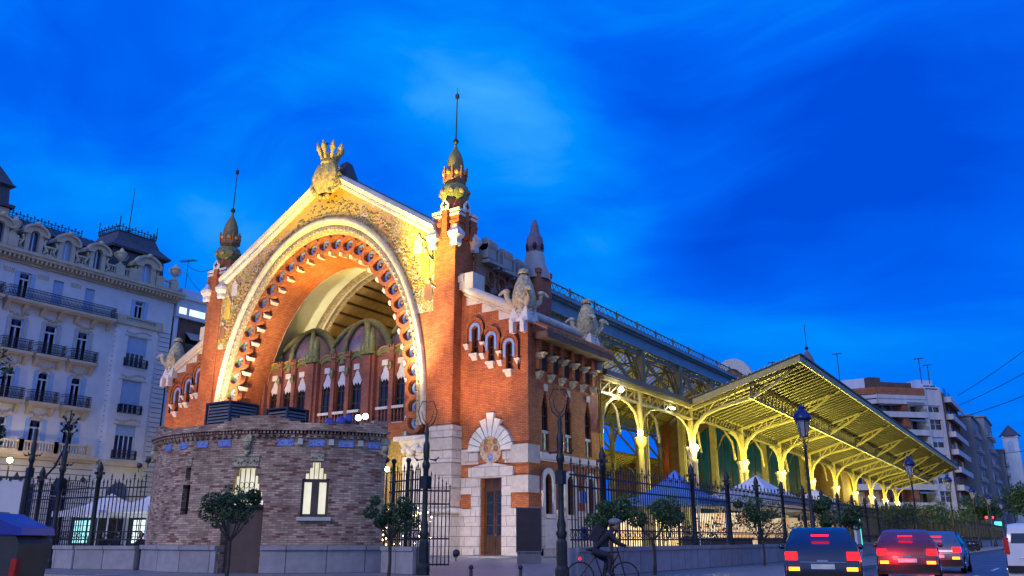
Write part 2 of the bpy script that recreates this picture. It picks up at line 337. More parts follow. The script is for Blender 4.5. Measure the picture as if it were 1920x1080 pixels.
        for k,v in props.items(): o[k]=v
        return o
def thing(name,label,cat,loc=(0,0,0),group=None,world=True):
    o=bpy.data.objects.new(name,None); COL.objects.link(o); o.empty_display_size=.3; o['label']=label; o['category']=cat
    if group: o['group']=group
    if world: o.location=loc; ORG[o.name]=tuple(loc)      # children are modelled in world metres
    return o
def tag(o,label,cat,group=None):
    o['label']=label; o['category']=cat
    if group: o['group']=group
    return o
def copy_tree(o,parent=None):
    c=o.copy(); COL.objects.link(c); c.parent=parent
    for ch in list(KIDS.get(o.name,[])) : copy_tree(ch,c)
    return c
KIDS={}
def index_kids():
    KIDS.clear()
    for o in bpy.data.objects:
        if o.parent: KIDS.setdefault(o.parent.name,[]).append(o)
def struct(o): o['kind']='structure'; return o
def arc(cx,cz,a,b,t0,t1,n): return [(cx+a*math.cos(t0+(t1-t0)*i/n),cz+b*math.sin(t0+(t1-t0)*i/n)) for i in range(n+1)]
def archhole(c,w,z0,zt,n=8):          # round-headed opening
    r=w/2; return [(c-r,z0)]+[(c+r,z0)]+arc(c,zt-r,r,r,0,PI,n)
def rect(u0,u1,v0,v1): return [(u0,v0),(u1,v0),(u1,v1),(u0,v1)]
def stephead(c,w,z0,zs,zt,n=4,wt=.25):   # opening whose head narrows in steps
    L_=[(c-w/2,z0),(c+w/2,z0),(c+w/2,zs)]
    for i in range(1,n+1):
        z=zs+(zt-zs)*i/n; x=w/2+(wt-w/2)*i/n
        L_+= [(c+x,zs+(zt-zs)*(i-1)/n)] if i>0 else []
        L_+= [(c+x,z)]
    Rr=[(2*c-x,z) for x,z in reversed(L_[2:])]
    out=[]
    for p in L_+Rr:
        if not out or (abs(p[0]-out[-1][0])+abs(p[1]-out[-1][1])>1e-5): out.append(p)
    return out
# ================================================================ the market hall
CX=-19.15
def UP(s): return s*1.0
hall=thing('market_hall','red brick market hall with floodlit mosaic gable, great arch and pinnacle towers','market hall',(CX,0,0))
def FM(s,y0=0): return lambda u,v,w:(CX+s*u,y0+w,v)
def SM(s): return lambda u,v,w:(CX+s*(19.15-w),u,v)        # the side wall's plane
def ell(a,b,n=48,t0=0,t1=PI,c=10.0): return arc(CX,c,a,b,t0,t1,n)
def archloop(a,b,zb,n=48): return [(CX+a,zb)]+ell(a,b,n)+[(CX-a,zb)]

# --- gable
g=MB(); idf=lambda u,v,w:(u,-.8+w,v)
zc=lambda d:29.55-.6*abs(d)
outer=[(CX+11.85,16.6),(CX+11.85,zc(11.85)),(CX+.6,29.4),(CX-11.85,zc(11.85)),(CX-11.85,16.6)]
inner=[p for p in ell(11.3,16,60) if p[1]>=16.6]
inner=[(inner[0][0],16.6)]+inner[1:-1]+[(inner[-1][0],16.6)]
g.panel(outer+inner[::-1],[],.8,idf,back=False); g.build('gable_mosaic','facade_mosaic',hall)
for s in (1,-1):
    g=MB(); pts=[(11.3,0.3),(11.85,.3),(11.85,16.6)]+[(abs(x-CX),z) for x,z in reversed([p for p in ell(11.3,16,60) if p[1]<=16.6 and p[0]>CX])]
    g.panel([(CX+s*a,z) for a,z in pts],[],.8,idf,back=False); g.build('gable_side','market_brick',hall)
# copings of the gable
for s in (1,-1):
    c=MB(); P0=(CX+s*11.9,22.35); P1=(CX+.6,29.45)
    prof=[(-.95,-.25),(-1.12,-.1),(-1.12,.08),(-1.05,.12),(-1.28,.3),(-1.34,.55),(-1.15,.8),(-.7,.92),(.4,.92),(.4,-.25)]
    rows=[[(x,y,z+dz) for y,dz in prof] for x,z in (P0,P1)]
    n=14; rows=[[(P0[0]+(P1[0]-P0[0])*i/n,y,P0[1]+(P1[1]-P0[1])*i/n+dz) for y,dz in prof] for i in range(n+1)]
    c.grid(rows,closeu=True,smooth=False); c.face(rows[0]); c.build('gable_coping','cope_stone',hall)
    r=MB(); r.hexa([(CX+.6,.4,30.35),(CX+s*11.9,.4,23.25),(CX+.6,3,30.35),(CX+s*11.9,3,23.25),(CX+.6,.4,30.5),(CX+s*11.9,.4,23.4),(CX+.6,3,30.5),(CX+s*11.9,3,23.4)]); r.build('gable_roof','dark_sheet',hall)
# --- archivolt: stone roll, studded band
zb=8.6
def sweep(mb,profile,n=64,uvs=None):         # profile points (a-offset, y); follows the arch
    rows=[]
    pts=[(1,zb+ (10-zb)*i/4) for i in range(4)]
    for z0 in pts: rows.append(('v',z0[1]))
    for i in range(n+1): rows.append(('a',PI*i/n))
    for z0 in reversed(pts): rows.append(('w',z0[1]))
    R_=[]; 
    for k,t in rows:
        rr=[]
        for d,y in profile:
            a=11.3-d; b=16.0-d*1.5
            if k=='v': rr.append((CX+a,y,t))
            elif k=='w': rr.append((CX-a,y,t))
            else: rr.append((CX+a*math.cos(t),y,10+b*math.sin(t)))
        R_.append(rr)
    mb.grid(R_,smooth=True)
    return mb
sweep(MB(),[(-.02,-.75),(-.02,-1.0),(.08,-1.1),(.22,-1.1),(.34,-1.0),(.38,-.8),(.38,-.55)]).build('archivolt','arch_trim',hall)
sweep(MB(),[(.36,-.6),(.42,-.85),(.8,-.85),(.86,-.5)]).build('studded_band','gold_band',hall)
st=MB()
for i in range(0,75):
    t=PI*(i+.5)/75; st.ball((CX+10.65*math.cos(t),-.87,10+15.05*math.sin(t)),.1,6,4)
st.build('band_stud','carved_stone',hall,kind='stuff')
sweep(MB(),[(.84,-.55),(.9,-.12),(1.35,-.1)]).build('arch_spandrel','green_mosaic',hall)
sweep(MB(),[(1.25,-.06),(1.45,-.06),(1.75,.12),(2.0,.5)]).build('arch_face','market_brick',hall)
sweep(MB(),[(2.0,.5),(2.1,1.2),(2.2,2.3)]).build('arch_soffit','market_brick',hall)
# --- niches round the arch
pos=[(CX+9.85*1,zb+.5+i*1.0,) for i in ()]
Ls=[]; A_,B_=9.98,14.0; acc=0; prev=None; T=2000
for i in range(T+1):
    t=PI*i/T; p=(CX+A_*math.cos(t),10+B_*math.sin(t))
    if prev: acc+=math.hypot(p[0]-prev[0],p[1]-prev[1])
    Ls.append((acc,p,t)); prev=p
n=29; k=0; cen=[]
for j in range(n):
    tgt=acc*(j+.0)/(n-1)
    while k<T and Ls[k][0]<tgt: k+=1
    cen.append((Ls[k][1],Ls[k][2]))
cen=[((CX+A_,8.9),0)]+cen+[((CX-A_,8.9),PI)]
for j,((x,z),t) in enumerate(cen):
    y=-.5+.004*(j%2); mb=MB(); q=18
    mb.m=0
    ring=[(x+.82*math.cos(2*PI*i/q),z+.82*math.sin(2*PI*i/q)) for i in range(q)]; hole=[(x+.54*math.cos(2*PI*i/q),z+.54*math.sin(2*PI*i/q)) for i in range(q)]
    mb.panel(ring,[hole],.5,lambda u,v,w:(u,y+w,v),back=False)
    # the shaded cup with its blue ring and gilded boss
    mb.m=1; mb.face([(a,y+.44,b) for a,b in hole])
    mb.m=2; h1=[(x+.44*math.cos(2*PI*i/q),z+.44*math.sin(2*PI*i/q)) for i in range(q)]; h2=[(x+.23*math.cos(2*PI*i/q),z+.23*math.sin(2*PI*i/q)) for i in range(q)]
    mb.panel(h1,[h2],.08,lambda u,v,w:(u,y+.34+w,v),back=False)
    mb.m=3; mb.ball((x,y+.38,z),.15,7,5)
    # stone corbel on the inner side
    nx,nz=-math.cos(t),-math.sin(t); tx,tz=-nz,nx
    if t in (0,PI): nx=-1 if t==0 else 1; nz=0; tx,tz=0,1
    c0=(x+nx*.82,z+nz*.80); mb.m=4
    def C8(a,b,yy): return (c0[0]+nx*a+tx*b,yy,c0[1]+nz*a+tz*b)
    mb.hexa([C8(-.2,-.30,y-.22),C8(-.2,.0,y-.22),C8(-.2,-.30,.3),C8(-.2,.0,.3),C8(.24,-.30,y-.05),C8(.24,.0,y-.05),C8(.24,-.30,.4),C8(.24,.0,.4)]) if False else mb.hexa([C8(-.14,-.72-.15,y+.1),C8(-.14,-.72+.15,y+.1),C8(-.14,-.72-.15,.3),C8(-.14,-.72+.15,.3),C8(.16,-.72-.15,y+.2),C8(.16,-.72+.15,y+.2),C8(.16,-.72-.15,.4),C8(.16,-.72+.15,.4)])
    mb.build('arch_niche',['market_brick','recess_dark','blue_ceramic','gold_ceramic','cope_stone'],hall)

# --- the coat of arms and crown on the gable's peak
e_=MB(); ex,ey,ez=CX+.7,-1.5,28.95
rows=[]
for i in range(9):
    a=i/8; z=ez-1.1+2.6*a; w=1.2*math.sin(PI*(.22+.62*(1-a)))+.12
    rows.append([(ex+w*math.cos(2*PI*k/20)*(1+.07*(k%2)),ey+.62*(.5+.5*math.sin(PI*(1-a)*.9+.2))*math.sin(2*PI*k/20)*(1+.16*(k%2)),z) for k in range(20)])
e_.grid(rows,closeu=True,smooth=False)
for k in range(26):
    a=rnd.uniform(0,2*PI); e_.ball((ex+1.12*math.cos(a),ey-.1+.3*math.sin(a*3),ez-.1+1.15*math.sin(a)),rnd.uniform(.14,.28),6,4,(1,1,1.2))
for q in (-1,1):
    for k in range(5): e_.tube([(ex+q*.8,ey+.1,ez-.9+.35*k),(ex+q*(1.25+.08*k),ey+.15,ez-.75+.4*k),(ex+q*(1.55-.12*k),ey+.2,ez-.35+.42*k)],[.2,.16,.03],6)
em=e_.build('coat_of_arms','gold_lit_stone',hall)
c=MB(); c.lathe([(.5,1.45),(.72,1.5),(.72,1.72),(.62,1.8),(.66,2.05),(.5,2.1)],(ex+.15,ey+.2,ez),14)
for k in range(8):
    a=2*PI*k/8+.2; bx,by=ex+.15+.6*math.cos(a),ey+.2+.6*math.sin(a)
    o=.45; c.tube([(bx,by,ez+1.95),(bx+.2*math.cos(a),by+.2*math.sin(a),ez+2.5),(bx+.32*math.cos(a),by+.32*math.sin(a),ez+2.8),(bx+.5*math.cos(a),by+.5*math.sin(a),ez+3.35)],[.16,.13,.26,.04],6)
c.build('stone_crown','gold_lit_stone',hall)
r=MB(); r.lathe([(1.25,-.3),(.9,.6),(.5,1.6),(.1,1.9)],(CX+.9,.6,29.6),8,smooth=False); r.build('crown_backing','dark_sheet',hall)

# --- pinnacle towers on both sides of the arch
def ngon(c,r,n,z0,z1,rot=0):
    return [(r,z0),(r,z1)]
for s in (1,-1):
    tw=MB(); x0,x1=CX+s*11.8,CX+s*13.65; xc=CX+s*12.75; yc=.1
    tw.box(x0,x1,-.9,1.3,8.4,21.9)
    tower=tw.build('tower','market_brick',hall)
    b=MB(); b.m=0; b.box(CX+s*11.72,CX+s*13.78,-1.0,1.35,0,8.42)
    for i in range(6):
        z=3.45+i*.83; b.m=1 if i%2==0 else 0
        b.box(CX+s*11.64,CX+s*13.86,-1.08-.03*(i%2==0),1.4,z+.03,z+.78)
    b.m=0; b.box(CX+s*11.55,CX+s*13.95,-1.2,1.45,0,2.55); b.box(CX+s*11.45,CX+s*14.05,-1.32,1.5,0,.45)
    rows=[[(px,py,2.85+.2*math.sin(a)) for px,py in ((CX+s*(11.6-.18*math.cos(a)),-1.1-.26*math.cos(a)),(CX+s*(13.9+.18*math.cos(a)),-1.1-.26*math.cos(a)),(CX+s*(13.9+.18*math.cos(a)),1.4),)] for a in [PI*(k/8-.5) for k in range(9)]]
    b.grid(rows); b.build('tower_base',['stone','rustic_stone'],hall)
    for ux,uy in ((11.75,-.9),(13.7,-.9),(13.7,1.25),(11.75,1.25)):      # white carved corner capitals
        cp=MB(); px,py=CX+s*ux,uy
        rr=[[(px+s*0+a*q,py+b_*q,z) for a,b_ in ((-1,-1),(1,-1),(1,1),(-1,1))] for q,z in ((.22,21.1),(.30,21.3),(.28,21.6),(.44,21.9),(.46,22.15),(.26,22.45),(.14,22.75))]
        cp.grid(rr,closeu=True,smooth=False); cp.build('tower_capital','white_stone',hall)
    up=MB(); up.m=0
    for ux,uy in ((11.95,-.55),(13.55,-.55),(13.55,1.0),(11.95,1.0)):
        px,py=CX+s*ux,uy; up.m=0; up.box(px-.36,px+.36,py-.36,py+.36,21.9,23.5); up.box(px-.42,px+.42,py-.42,py+.42,22.95,23.15)
        up.m=1; up.box(px-.41,px+.41,py-.41,py+.41,23.5,23.7); up.m=0; up.box(px-.35,px+.35,py-.35,py+.35,23.7,23.82); up.m=1; up.box(px-.43,px+.43,py-.43,py+.43,23.82,24.02)
    for k in range(4):
        a=k*PI/2; dx,dy=round(math.cos(a)),round(math.sin(a)); up.m=0
        up.box(xc+dx*.95-.24,xc+dx*.95+.24,yc+dy*.95-.24,yc+dy*.95+.24,21.9,24.0)
        # gabled white plaque with a dark cross
        up.m=1; q=1.2; 
        if dy: up.panel([(xc-.34,24.0),(xc+.34,24.0),(xc+.38,24.4),(xc,24.85),(xc-.38,24.4)],[],.12*-dy,lambda u,v,w:(u,yc+dy*q+w,v)); up.m=2; up.box(xc-.06,xc+.06,yc+dy*(q+.02),yc+dy*(q-.02),24.12,24.62); up.box(xc-.2,xc+.2,yc+dy*(q+.022),yc+dy*(q-.02),24.3,24.42)
        else: up.panel([(yc-.34,24.0),(yc+.34,24.0),(yc+.38,24.4),(yc,24.85),(yc-.38,24.4)],[],.12*-dx,lambda u,v,w:(xc+dx*q+w,u,v)); up.m=2; up.box(xc+dx*(q+.02),xc+dx*(q-.02),yc-.06,yc+.06,24.12,24.62); up.box(xc+dx*(q+.022),xc+dx*(q-.02),yc-.2,yc+.2,24.3,24.42)
    up.m=0; up.lathe([(.85,21.9),(.85,24.9),(.7,25.5)],(xc,yc,0),8,PI/8,smooth=False)
    for k in range(8):
        a=k*PI/4+.39; up.m=3; up.box(xc+.86*math.cos(a)-.09,xc+.86*math.cos(a)+.09,yc+.86*math.sin(a)-.09,yc+.86*math.sin(a)+.09,22.8+.5*(k%2),23.05+.5*(k%2))
    up.build('tower_shaft',['market_brick','white_stone','dark_iron','recess_dark'],hall)
    gr=MB(); gr.m=0; gr.lathe([(.75,24.95),(.98,25.2),(1.06,25.6),(1.0,26.1),(.82,26.25)],(xc,yc,0),16)
    gr.m=1
    for k in range(8):
        a=k*PI/4+.39; gr.ball((xc+1.0*math.cos(a),yc+1.0*math.sin(a),25.62),.24,7,5)
    gr.build('tower_ring',['green_mosaic','red_ceramic'],hall)
    cr_=MB(); cr_.m=0; cr_.lathe([(.62,26.2),(.7,26.35),(.84,26.75),(.84,27.45),(.74,27.45),(.72,26.8)],(xc,yc,0),8,PI/8,smooth=False)
    for k in range(8):
        a=k*PI/4; a2=a+PI/8; cr_.m=0; cr_.bar((xc+.84*math.cos(a2),yc+.84*math.sin(a2),26.6),(xc+.9*math.cos(a2),yc+.9*math.sin(a2),27.65),.13,.13)
        cr_.m=1; px,py=xc+.8*math.cos(a),yc+.8*math.sin(a); cr_.ball((px,py,27.15),.2,6,4)
    cr_.build('tower_crown',['red_ceramic','gold_ceramic'],hall)
    on=MB(); on.lathe([(.6,26.8),(.64,27.5),(.66,27.9),(.58,28.4),(.42,28.85),(.24,29.2),(.14,29.4),(.1,29.65)],(xc,yc,0),14); on.build('tower_dome','green_mosaic' if s<0 else 'gold_band',hall,label='pointed mosaic dome below the mast') if False else on.build('tower_dome','tower_dome_mosaic' if 'tower_dome_mosaic' in M else 'green_mosaic',hall)
    ms=MB(); ms.tube([(xc,yc,29.5),(xc,yc,30.2)],.08,6); ms.ball((xc,yc,29.95),.22,10,8); ms.tube([(xc,yc,30.1),(xc+.05,yc,34.1)],[.06,.035],6); ms.box(xc-.07,xc+.17,yc-.1,yc+.1,33.6,33.95); ms.tube([(xc+.05,yc,34.0),(xc+.05,yc,34.5)],.02,4)
    ms.build('lightning_mast','dark_iron',hall)

# --- side wings
for s in (1,-1):
    f=FM(s); cs=[(14.86,13.3,15.25),(16.22,12.6,14.45),(17.68,11.9,13.8)]
    holes=[archhole(c,.52,z0,zt) for c,z0,zt in cs]
    door=[(15.5,.12),(17.2,.12),(17.2,4.88),(15.5,4.88)]
    mb=MB(); mb.panel([(13.6,0.1),(19.15,.1),(19.15,15.3),(18.1,15.6),(13.6,17.9)],holes+[door],.55,f); mb.build('wing_front_wall','market_brick',hall)
    for c,z0,zt in cs:
        w=MB(); w.m=0; zc_=zt-.26
        # blue ceramic surround, rough brick hood, corbels
        ring=[(c+.45,zt-1.05)]+arc(c,zc_,.45,.48,0,PI,10)+[(c-.45,zt-1.05)]+[(c-.27,zt-1.05)]+arc(c,zc_,.27,.27,PI,0,10)+[(c+.27,zt-1.05)]
        w.panel(ring,[],-.07,f); w.m=1
        hood=[(c+.78,zt-1.25)]+arc(c,zc_,.78,.85,0,PI,14)+[(c-.78,zt-1.25)]+[(c-.6,zt-1.25)]+arc(c,zc_,.6,.64,PI,0,14)+[(c+.6,zt-1.25)]
        w.panel(hood,[],-.14,f); w.m=3
        hood=[(c+.82,zt-2.0)]+arc(c,zc_,.82,.9,0,PI*.45,8)+arc(c,zc_,.78,.86,PI*.45,0,8)+[(c+.78,zt-2.0)]
        w.panel(hood,[],-.18,f); w.m=2
        for d in (-.7,.7):
            X0=CX+s*(c+d); w.hexa([(X0-.13,-.02,zt-1.62),(X0+.13,-.02,zt-1.62),(X0-.13,.1,zt-1.62),(X0+.13,.1,zt-1.62),(X0-.2,-.26,zt-1.25),(X0+.2,-.26,zt-1.25),(X0-.2,.1,zt-1.25),(X0+.2,.1,zt-1.25)])
        X0=CX+s*c; w.hexa([(X0-.2,-.04,z0-.5),(X0+.2,-.04,z0-.5),(X0-.2,.1,z0-.5),(X0+.2,.1,z0-.5),(X0-.27,-.24,z0-.2),(X0+.27,-.24,z0-.2),(X0-.27,.1,z0-.2),(X0+.27,.1,z0-.2)]); w.box(X0-.33,X0+.33,-.3,.1,z0-.2,z0-.04)
        wn=w.build('arched_window',['blue_ceramic','market_brick','white_stone','recess_dark'],hall)
        q=MB(); q.box(CX+s*(c-.3),CX+s*(c+.3),.3,.34,z0,zt); q.build('pane','dark_glass',wn)
        fr=MB(); fr.box(CX+s*c-.03,CX+s*c+.03,.24,.3,z0,zt)
        for zz in (z0+.5,z0+1.0): fr.box(CX+s*(c-.26),CX+s*(c+.26),.245,.3,zz,zz+.05)
        fr.build('frame','dark_wood',wn)
    # stepped pale panels under the raking coping
    sp=MB(); sp.panel([(14.1,16.8),(15.45,16.8),(15.45,16.1),(16.85,16.1),(16.85,15.38),(18.2,15.38),(18.45,15.75),(14.1,17.9)],[],-.06,f); sp.build('stepped_panel','pale_stone',hall)
    cp=MB(); cp.tube([(CX+s*14.0,-.12,18.05),(CX+s*18.3,-.12,15.95)],.32,12); cp.tube([(CX+s*14.0,-.16,17.62),(CX+s*18.4,-.16,15.5)],.1,8); cp.hexa([(CX+s*13.7,0,17.6),(CX+s*18.3,0,15.4),(CX+s*13.7,1.2,17.6),(CX+s*18.3,1.2,15.4),(CX+s*13.7,0,18.2),(CX+s*18.3,0,16.0),(CX+s*13.7,1.2,18.2),(CX+s*18.3,1.2,16.0)])
    cp.box(CX+s*13.72,CX+s*14.9,-.42,1.0,17.95,19.1); cp.box(CX+s*13.3,CX+s*14.1,-.5,.8,18.5,18.95)
    cp.build('raking_coping','cope_stone',hall)
    # corner sculptures: ram heads and garlands under a cone
    for (px,py) in ((CX+s*18.75,.15),(CX+s*18.75,9.15)):
        mb=MB(); zb_=14.9; mb.m=0
        mb.grid([[(px+a*q,py+b_*q,z) for a,b_ in ((-1,-1),(1,-1),(1,1),(-1,1))] for q,z in ((.72,zb_),(.74,zb_+.15),(.52,zb_+1.2),(.4,zb_+1.6))],closeu=True,smooth=False)
        mb.face([(px+a*.74,py+b_*.74,zb_+.01) for a,b_ in ((-1,-1),(1,-1),(1,1),(-1,1))])
        for dx in (-.42,.42):
            mb.box(px+dx-.15,px+dx+.15,py-.95,py-.5,zb_-.75,zb_-.0)
        mb.m=1; mb.lathe([(.66,.9),(.86,1.4),(.80,2.0),(.62,2.7),(.4,3.2),(.2,3.5)],(px,py,zb_),12); mb.lathe([(.36,3.45),(.44,3.55),(.3,3.8),(.02,3.9)],(px,py,zb_),10)
        mb.m=2
        for a,b_ in ((-1,-1),(1,-1),(1,1),(-1,1)):
            hx,hy=px+a*.80,py+b_*.80; mb.tube([(px+a*.5,py+b_*.5,zb_+1.2),(hx,hy,zb_+1.6),(hx+a*.05,hy+b_*.05,zb_+2.1)],[.2,.17,.2],7); mb.ball((hx+a*.06,hy+b_*.06,zb_+2.15),.25,8,6,(1.1,1.1,.75)); mb.tube([(hx,hy,zb_+2.2),(hx+a*.3,hy+b_*.2,zb_+2.1),(hx+a*.45,hy+b_*.36,zb_+1.9)],[.16,.12,.07],6)
        for a in range(4):
            q=[(-1,-1),(1,-1),(1,1),(-1,1)]; A1=q[a]; A2=q[(a+1)%4]
            for i in range(13):
                k=i/12; xx=px+(A1[0]+(A2[0]-A1[0])*k)*(.72-.05*math.sin(PI*k)); yy=py+(A1[1]+(A2[1]-A1[1])*k)*(.72-.05*math.sin(PI*k)); mb.ball((xx,yy,zb_+1.8-1.45*(1-abs(2*k-1))),.085,5,4)
        mb.build('corner_sculpture',['white_stone','carved_stone','hotel_trim'],hall)
    # portal
    po=MB(); po.m=0
    po.panel([(13.9,.12),(15.5,.12),(15.5,4.88),(17.2,4.88),(17.2,.12),(19.2,.12),(19.2,2.95),(17.9,2.95),(17.9,5.6),(14.8,5.6),(14.8,2.95),(13.9,2.95)],[],-.16,f)
    po.panel([(13.9,3.9),(14.8,3.9),(14.8,4.95),(13.9,4.95)],[],-.12,f); po.panel([(17.9,3.9),(19.2,3.9),(19.2,4.95),(17.9,4.95)],[],-.12,f)
    po.panel([(13.9,5.8),(15.3,5.8),(15.3,6.8),(13.9,6.8)],[],-.12,f); po.panel([(17.4,5.8),(19.2,5.8),(19.2,6.8),(17.4,6.8)],[],-.12,f)
    po.panel([(14.6,4.9),(18.1,4.9),(18.1,5.55),(16.35,5.85),(14.6,5.55)],[],-.24,f)
    po.panel([(13.9,2.1),(15.2,2.1),(15.2,2.9),(13.9,2.9)],[],-.24,f); po.panel([(17.5,2.1),(19.25,2.1),(19.25,2.9),(17.5,2.9)],[],-.24,f)
    po.m=1; po.box(CX+s*18.0,CX+s*19.32,-.34,1.15,5.75,6.9); po.box(CX+s*18.0,CX+s*19.34,-.36,1.0,3.9,4.95); po.box(CX+s*14.2,CX+s*15.4,-.3,.1,6.0,6.5); po.box(CX+s*17.35,CX+s*18.0,-.3,.1,6.0,6.5)
    po.m=0; po.box(CX+s*13.9,CX+s*15.15,-.3,.0,0,.5); po.box(CX+s*17.5,CX+s*19.3,-.3,.0,0,.5)
    po.build('portal',['stone','rustic_stone'],hall)
    vs=MB()       # voussoirs, each a separate wedge with an open joint
    cx0,cz0=16.35,6.6
    for i in range(11):
        a0=PI*i/11+.02; a1=PI*(i+1)/11-.02; ro=1.78 if i not in (4,5,6) else (2.15 if i!=5 else 2.5)
        q=[(cx0+.86*math.cos(a0),cz0+.95*math.sin(a0)),(cx0+ro*math.cos(a0),cz0+ro*math.sin(a0)),(cx0+ro*math.cos(a1),cz0+ro*math.sin(a1)),(cx0+.86*math.cos(a1),cz0+.95*math.sin(a1))]
        vs.panel(q,[],-.3-.02*(i%2),f)
    vs.build('portal_arch','pale_stone',hall)
    sh=MB(); sh.m=0; oval=[(cx0+.84*math.cos(2*PI*i/24),6.62+(1.02 if math.sin(2*PI*i/24)>0 else .82)*math.sin(2*PI*i/24)) for i in range(24)]; sh.panel(oval,[],-.2,f)
    sh.m=1; sh.ball((CX+s*cx0,-.2,7.15),.26,10,6,(1,.4,.8))
    for a,b_ in ((-.4,6.75),(.4,6.75),(-.36,7.2),(.36,7.2)): sh.m=2; sh.ball((CX+s*(cx0+a),-.2,b_),.2,8,5,(1,.4,1))
    sh.m=3; sh.ball((CX+s*cx0,-.2,6.15),.22,8,5,(.8,.4,1.3))
    sh.build('portal_shield',['shield_mosaic','gold_ceramic','red_ceramic','blue_tile'],hall)
    dr=MB(); dr.m=0; dr.box(CX+s*15.5,CX+s*17.2,.4,.46,.12,4.88)
    for a in (15.62,16.42):
        for z0,z1 in ((.3,1.2),(1.35,4.0)): dr.m=1 if z1>2 else 0; dr.box(CX+s*(a+.1),CX+s*(a+.56),.36,.4,z0,z1)
        dr.m=0
        for z0 in (1.9,2.6,3.3): dr.box(CX+s*(a+.1),CX+s*(a+.56),.34,.36,z0,z0+.06)
        dr.tube([(CX+s*(a+.1),.35,3.7),(CX+s*(a+.33),.33,4.0),(CX+s*(a+.56),.35,3.7)],.03,5)
    dr.box(CX+s*16.3,CX+s*16.4,.33,.4,.12,4.1); dr.box(CX+s*15.5,CX+s*17.2,.32,.4,4.1,4.25)
    dd=dr.build('door',['dark_wood','dark_glass'],hall); h=MB(); h.ball((CX+s*16.5,.3,1.3),.06,6,4); h.build('handle','chrome',dd)
    # side wall
    fs=SM(s); ws=[(2.15,),(5.25,),(8.15,)]; lo=[2.35,5.25,8.2]
    holes=[stephead(c[0],.95,6.72,9.6,10.6,4,.14) for c in ws]+[archhole(c,1.0,2.6,5.2) for c in lo]
    mb=MB(); mb.panel([(0.56,.1),(9.85,.1),(9.85,14.0),(.56,14.0)],holes,.55,fs); mb.build('side_wall','market_brick',hall)
    mb=MB(); mb.box(CX+s*19.14,CX+s*13.6,9.3,9.84,.1,14.2); mb.box(CX+s*18.6,CX+s*13.6,8.2,9.3,13.5,14.3); mb.build('wing_back_wall','market_brick',hall)
    for (c,) in ws:
        w=MB(); w.m=0; w.box(CX+s*18.9,CX+s*18.84,c-.5,c+.5,7.9,10.7); wn=w.build('tall_window',['dark_glass'],hall)
        p=MB(); p.box(CX+s*18.9,CX+s*18.84,c-.5,c+.5,6.72,7.8); p.build('lit_pane','lit_green',wn)
        fr=MB()
        for yy in (c-.46,c-.03,c+.4): fr.box(CX+s*18.98,CX+s*18.9,yy,yy+.06,6.72,9.6)
        fr.box(CX+s*18.99,CX+s*18.9,c-.47,c+.47,8.9,8.98); fr.build('frame','dark_wood',wn)
        tr=MB(); tr.box(CX+s*19.1,CX+s*18.8,c-.48,c+.48,7.8,7.98); tr.build('transom','pale_stone',wn)
        em_=MB(); em_.panel([(c+.2*math.cos(2*PI*i/16),7.3+.26*math.sin(2*PI*i/16)) for i in range(16)],[[(c+.13*math.cos(2*PI*i/16),7.3+.18*math.sin(2*PI*i/16)) for i in range(16)]],-.02,lambda u,v,w:(CX+s*(18.91-w),u,v)); em_.build('emblem','white_ceramic',wn)
        hd=MB(); hd.box(CX+s*19.25,CX+s*19.0,c-.18,c+.18,10.62,11.05); hd.build('keystone','pale_stone',wn)
    for c in lo:
        w=MB(); ring=[(c+.8,2.6)]+arc(c,4.7,.8,.85,0,PI,12)+[(c-.8,2.6)]+[(c-.5,2.6)]+arc(c,4.7,.5,.5,PI,0,12)+[(c+.5,2.6)]; w.m=0
        w.panel(ring,[],-.14,fs); w.box(CX+s*19.36,CX+s*18.9,c-.75,c+.75,2.35,2.62); w.m=1; w.box(CX+s*18.9,CX+s*18.85,c-.55,c+.55,2.6,5.2); w.m=2
        for yy in (c-.02,): w.box(CX+s*18.97,CX+s*18.9,yy-.04,yy+.04,2.6,5.2)
        w.build('low_window',['pale_stone','dark_glass','dark_wood'],hall)
    bd=MB(); bd.m=0; bd.box(CX+s*19.38,CX+s*19.0,1.2,9.9,6.1,6.5); 
    for k in range(58): bd.box(CX+s*19.3,CX+s*19.1,1.25+k*.15,1.33+k*.15,5.98,6.1)
    bd.m=1; bd.box(CX+s*19.3,CX+s*19.05,.55,1.5,0,2.35); bd.box(CX+s*19.3,CX+s*19.05,.55,9.9,0,.5)
    for y0,y1 in ((.9,1.55),(3.2,4.4),(6.1,7.3),(9.05,9.86)): bd.box(CX+s*19.42,CX+s*19.05,y0,y1,.5,2.9)
    bd.m=0; bd.box(CX+s*19.34,CX+s*19.05,1.5,9.9,.5,2.3)
    bd.build('side_plinth',['pale_stone','stone'],hall)
    # loggia brackets and eaves
    for k in range(6):
        y=1.15+k*1.52; m_=MB(); m_.m=0; m_.box(CX+s*19.1,CX+s*19.4,y-.2,y+.2,11.9,13.9)
        for zz,o1 in ((11.75,.45),(13.0,.75)):
            m_.m=1; m_.hexa([(CX+s*19.1,y-.18,zz-.5),(CX+s*(19.15+.1),y-.18,zz-.5),(CX+s*19.1,y+.18,zz-.5),(CX+s*(19.15+.1),y+.18,zz-.5),(CX+s*19.1,y-.22,zz),(CX+s*(19.15+o1),y-.22,zz),(CX+s*19.1,y+.22,zz),(CX+s*(19.15+o1),y+.22,zz)])
            m_.ball((CX+s*(19.15+o1*.6),y,zz-.18),.2,6,5)
        m_.build('eaves_bracket',['market_brick','carved_stone'],hall)
        if k<5: 
            m_=MB(); m_.box(CX+s*19.12,CX+s*19.22,y+.35,y+1.17,12.0,13.4); m_.build('eaves_opening','recess_dark',hall)
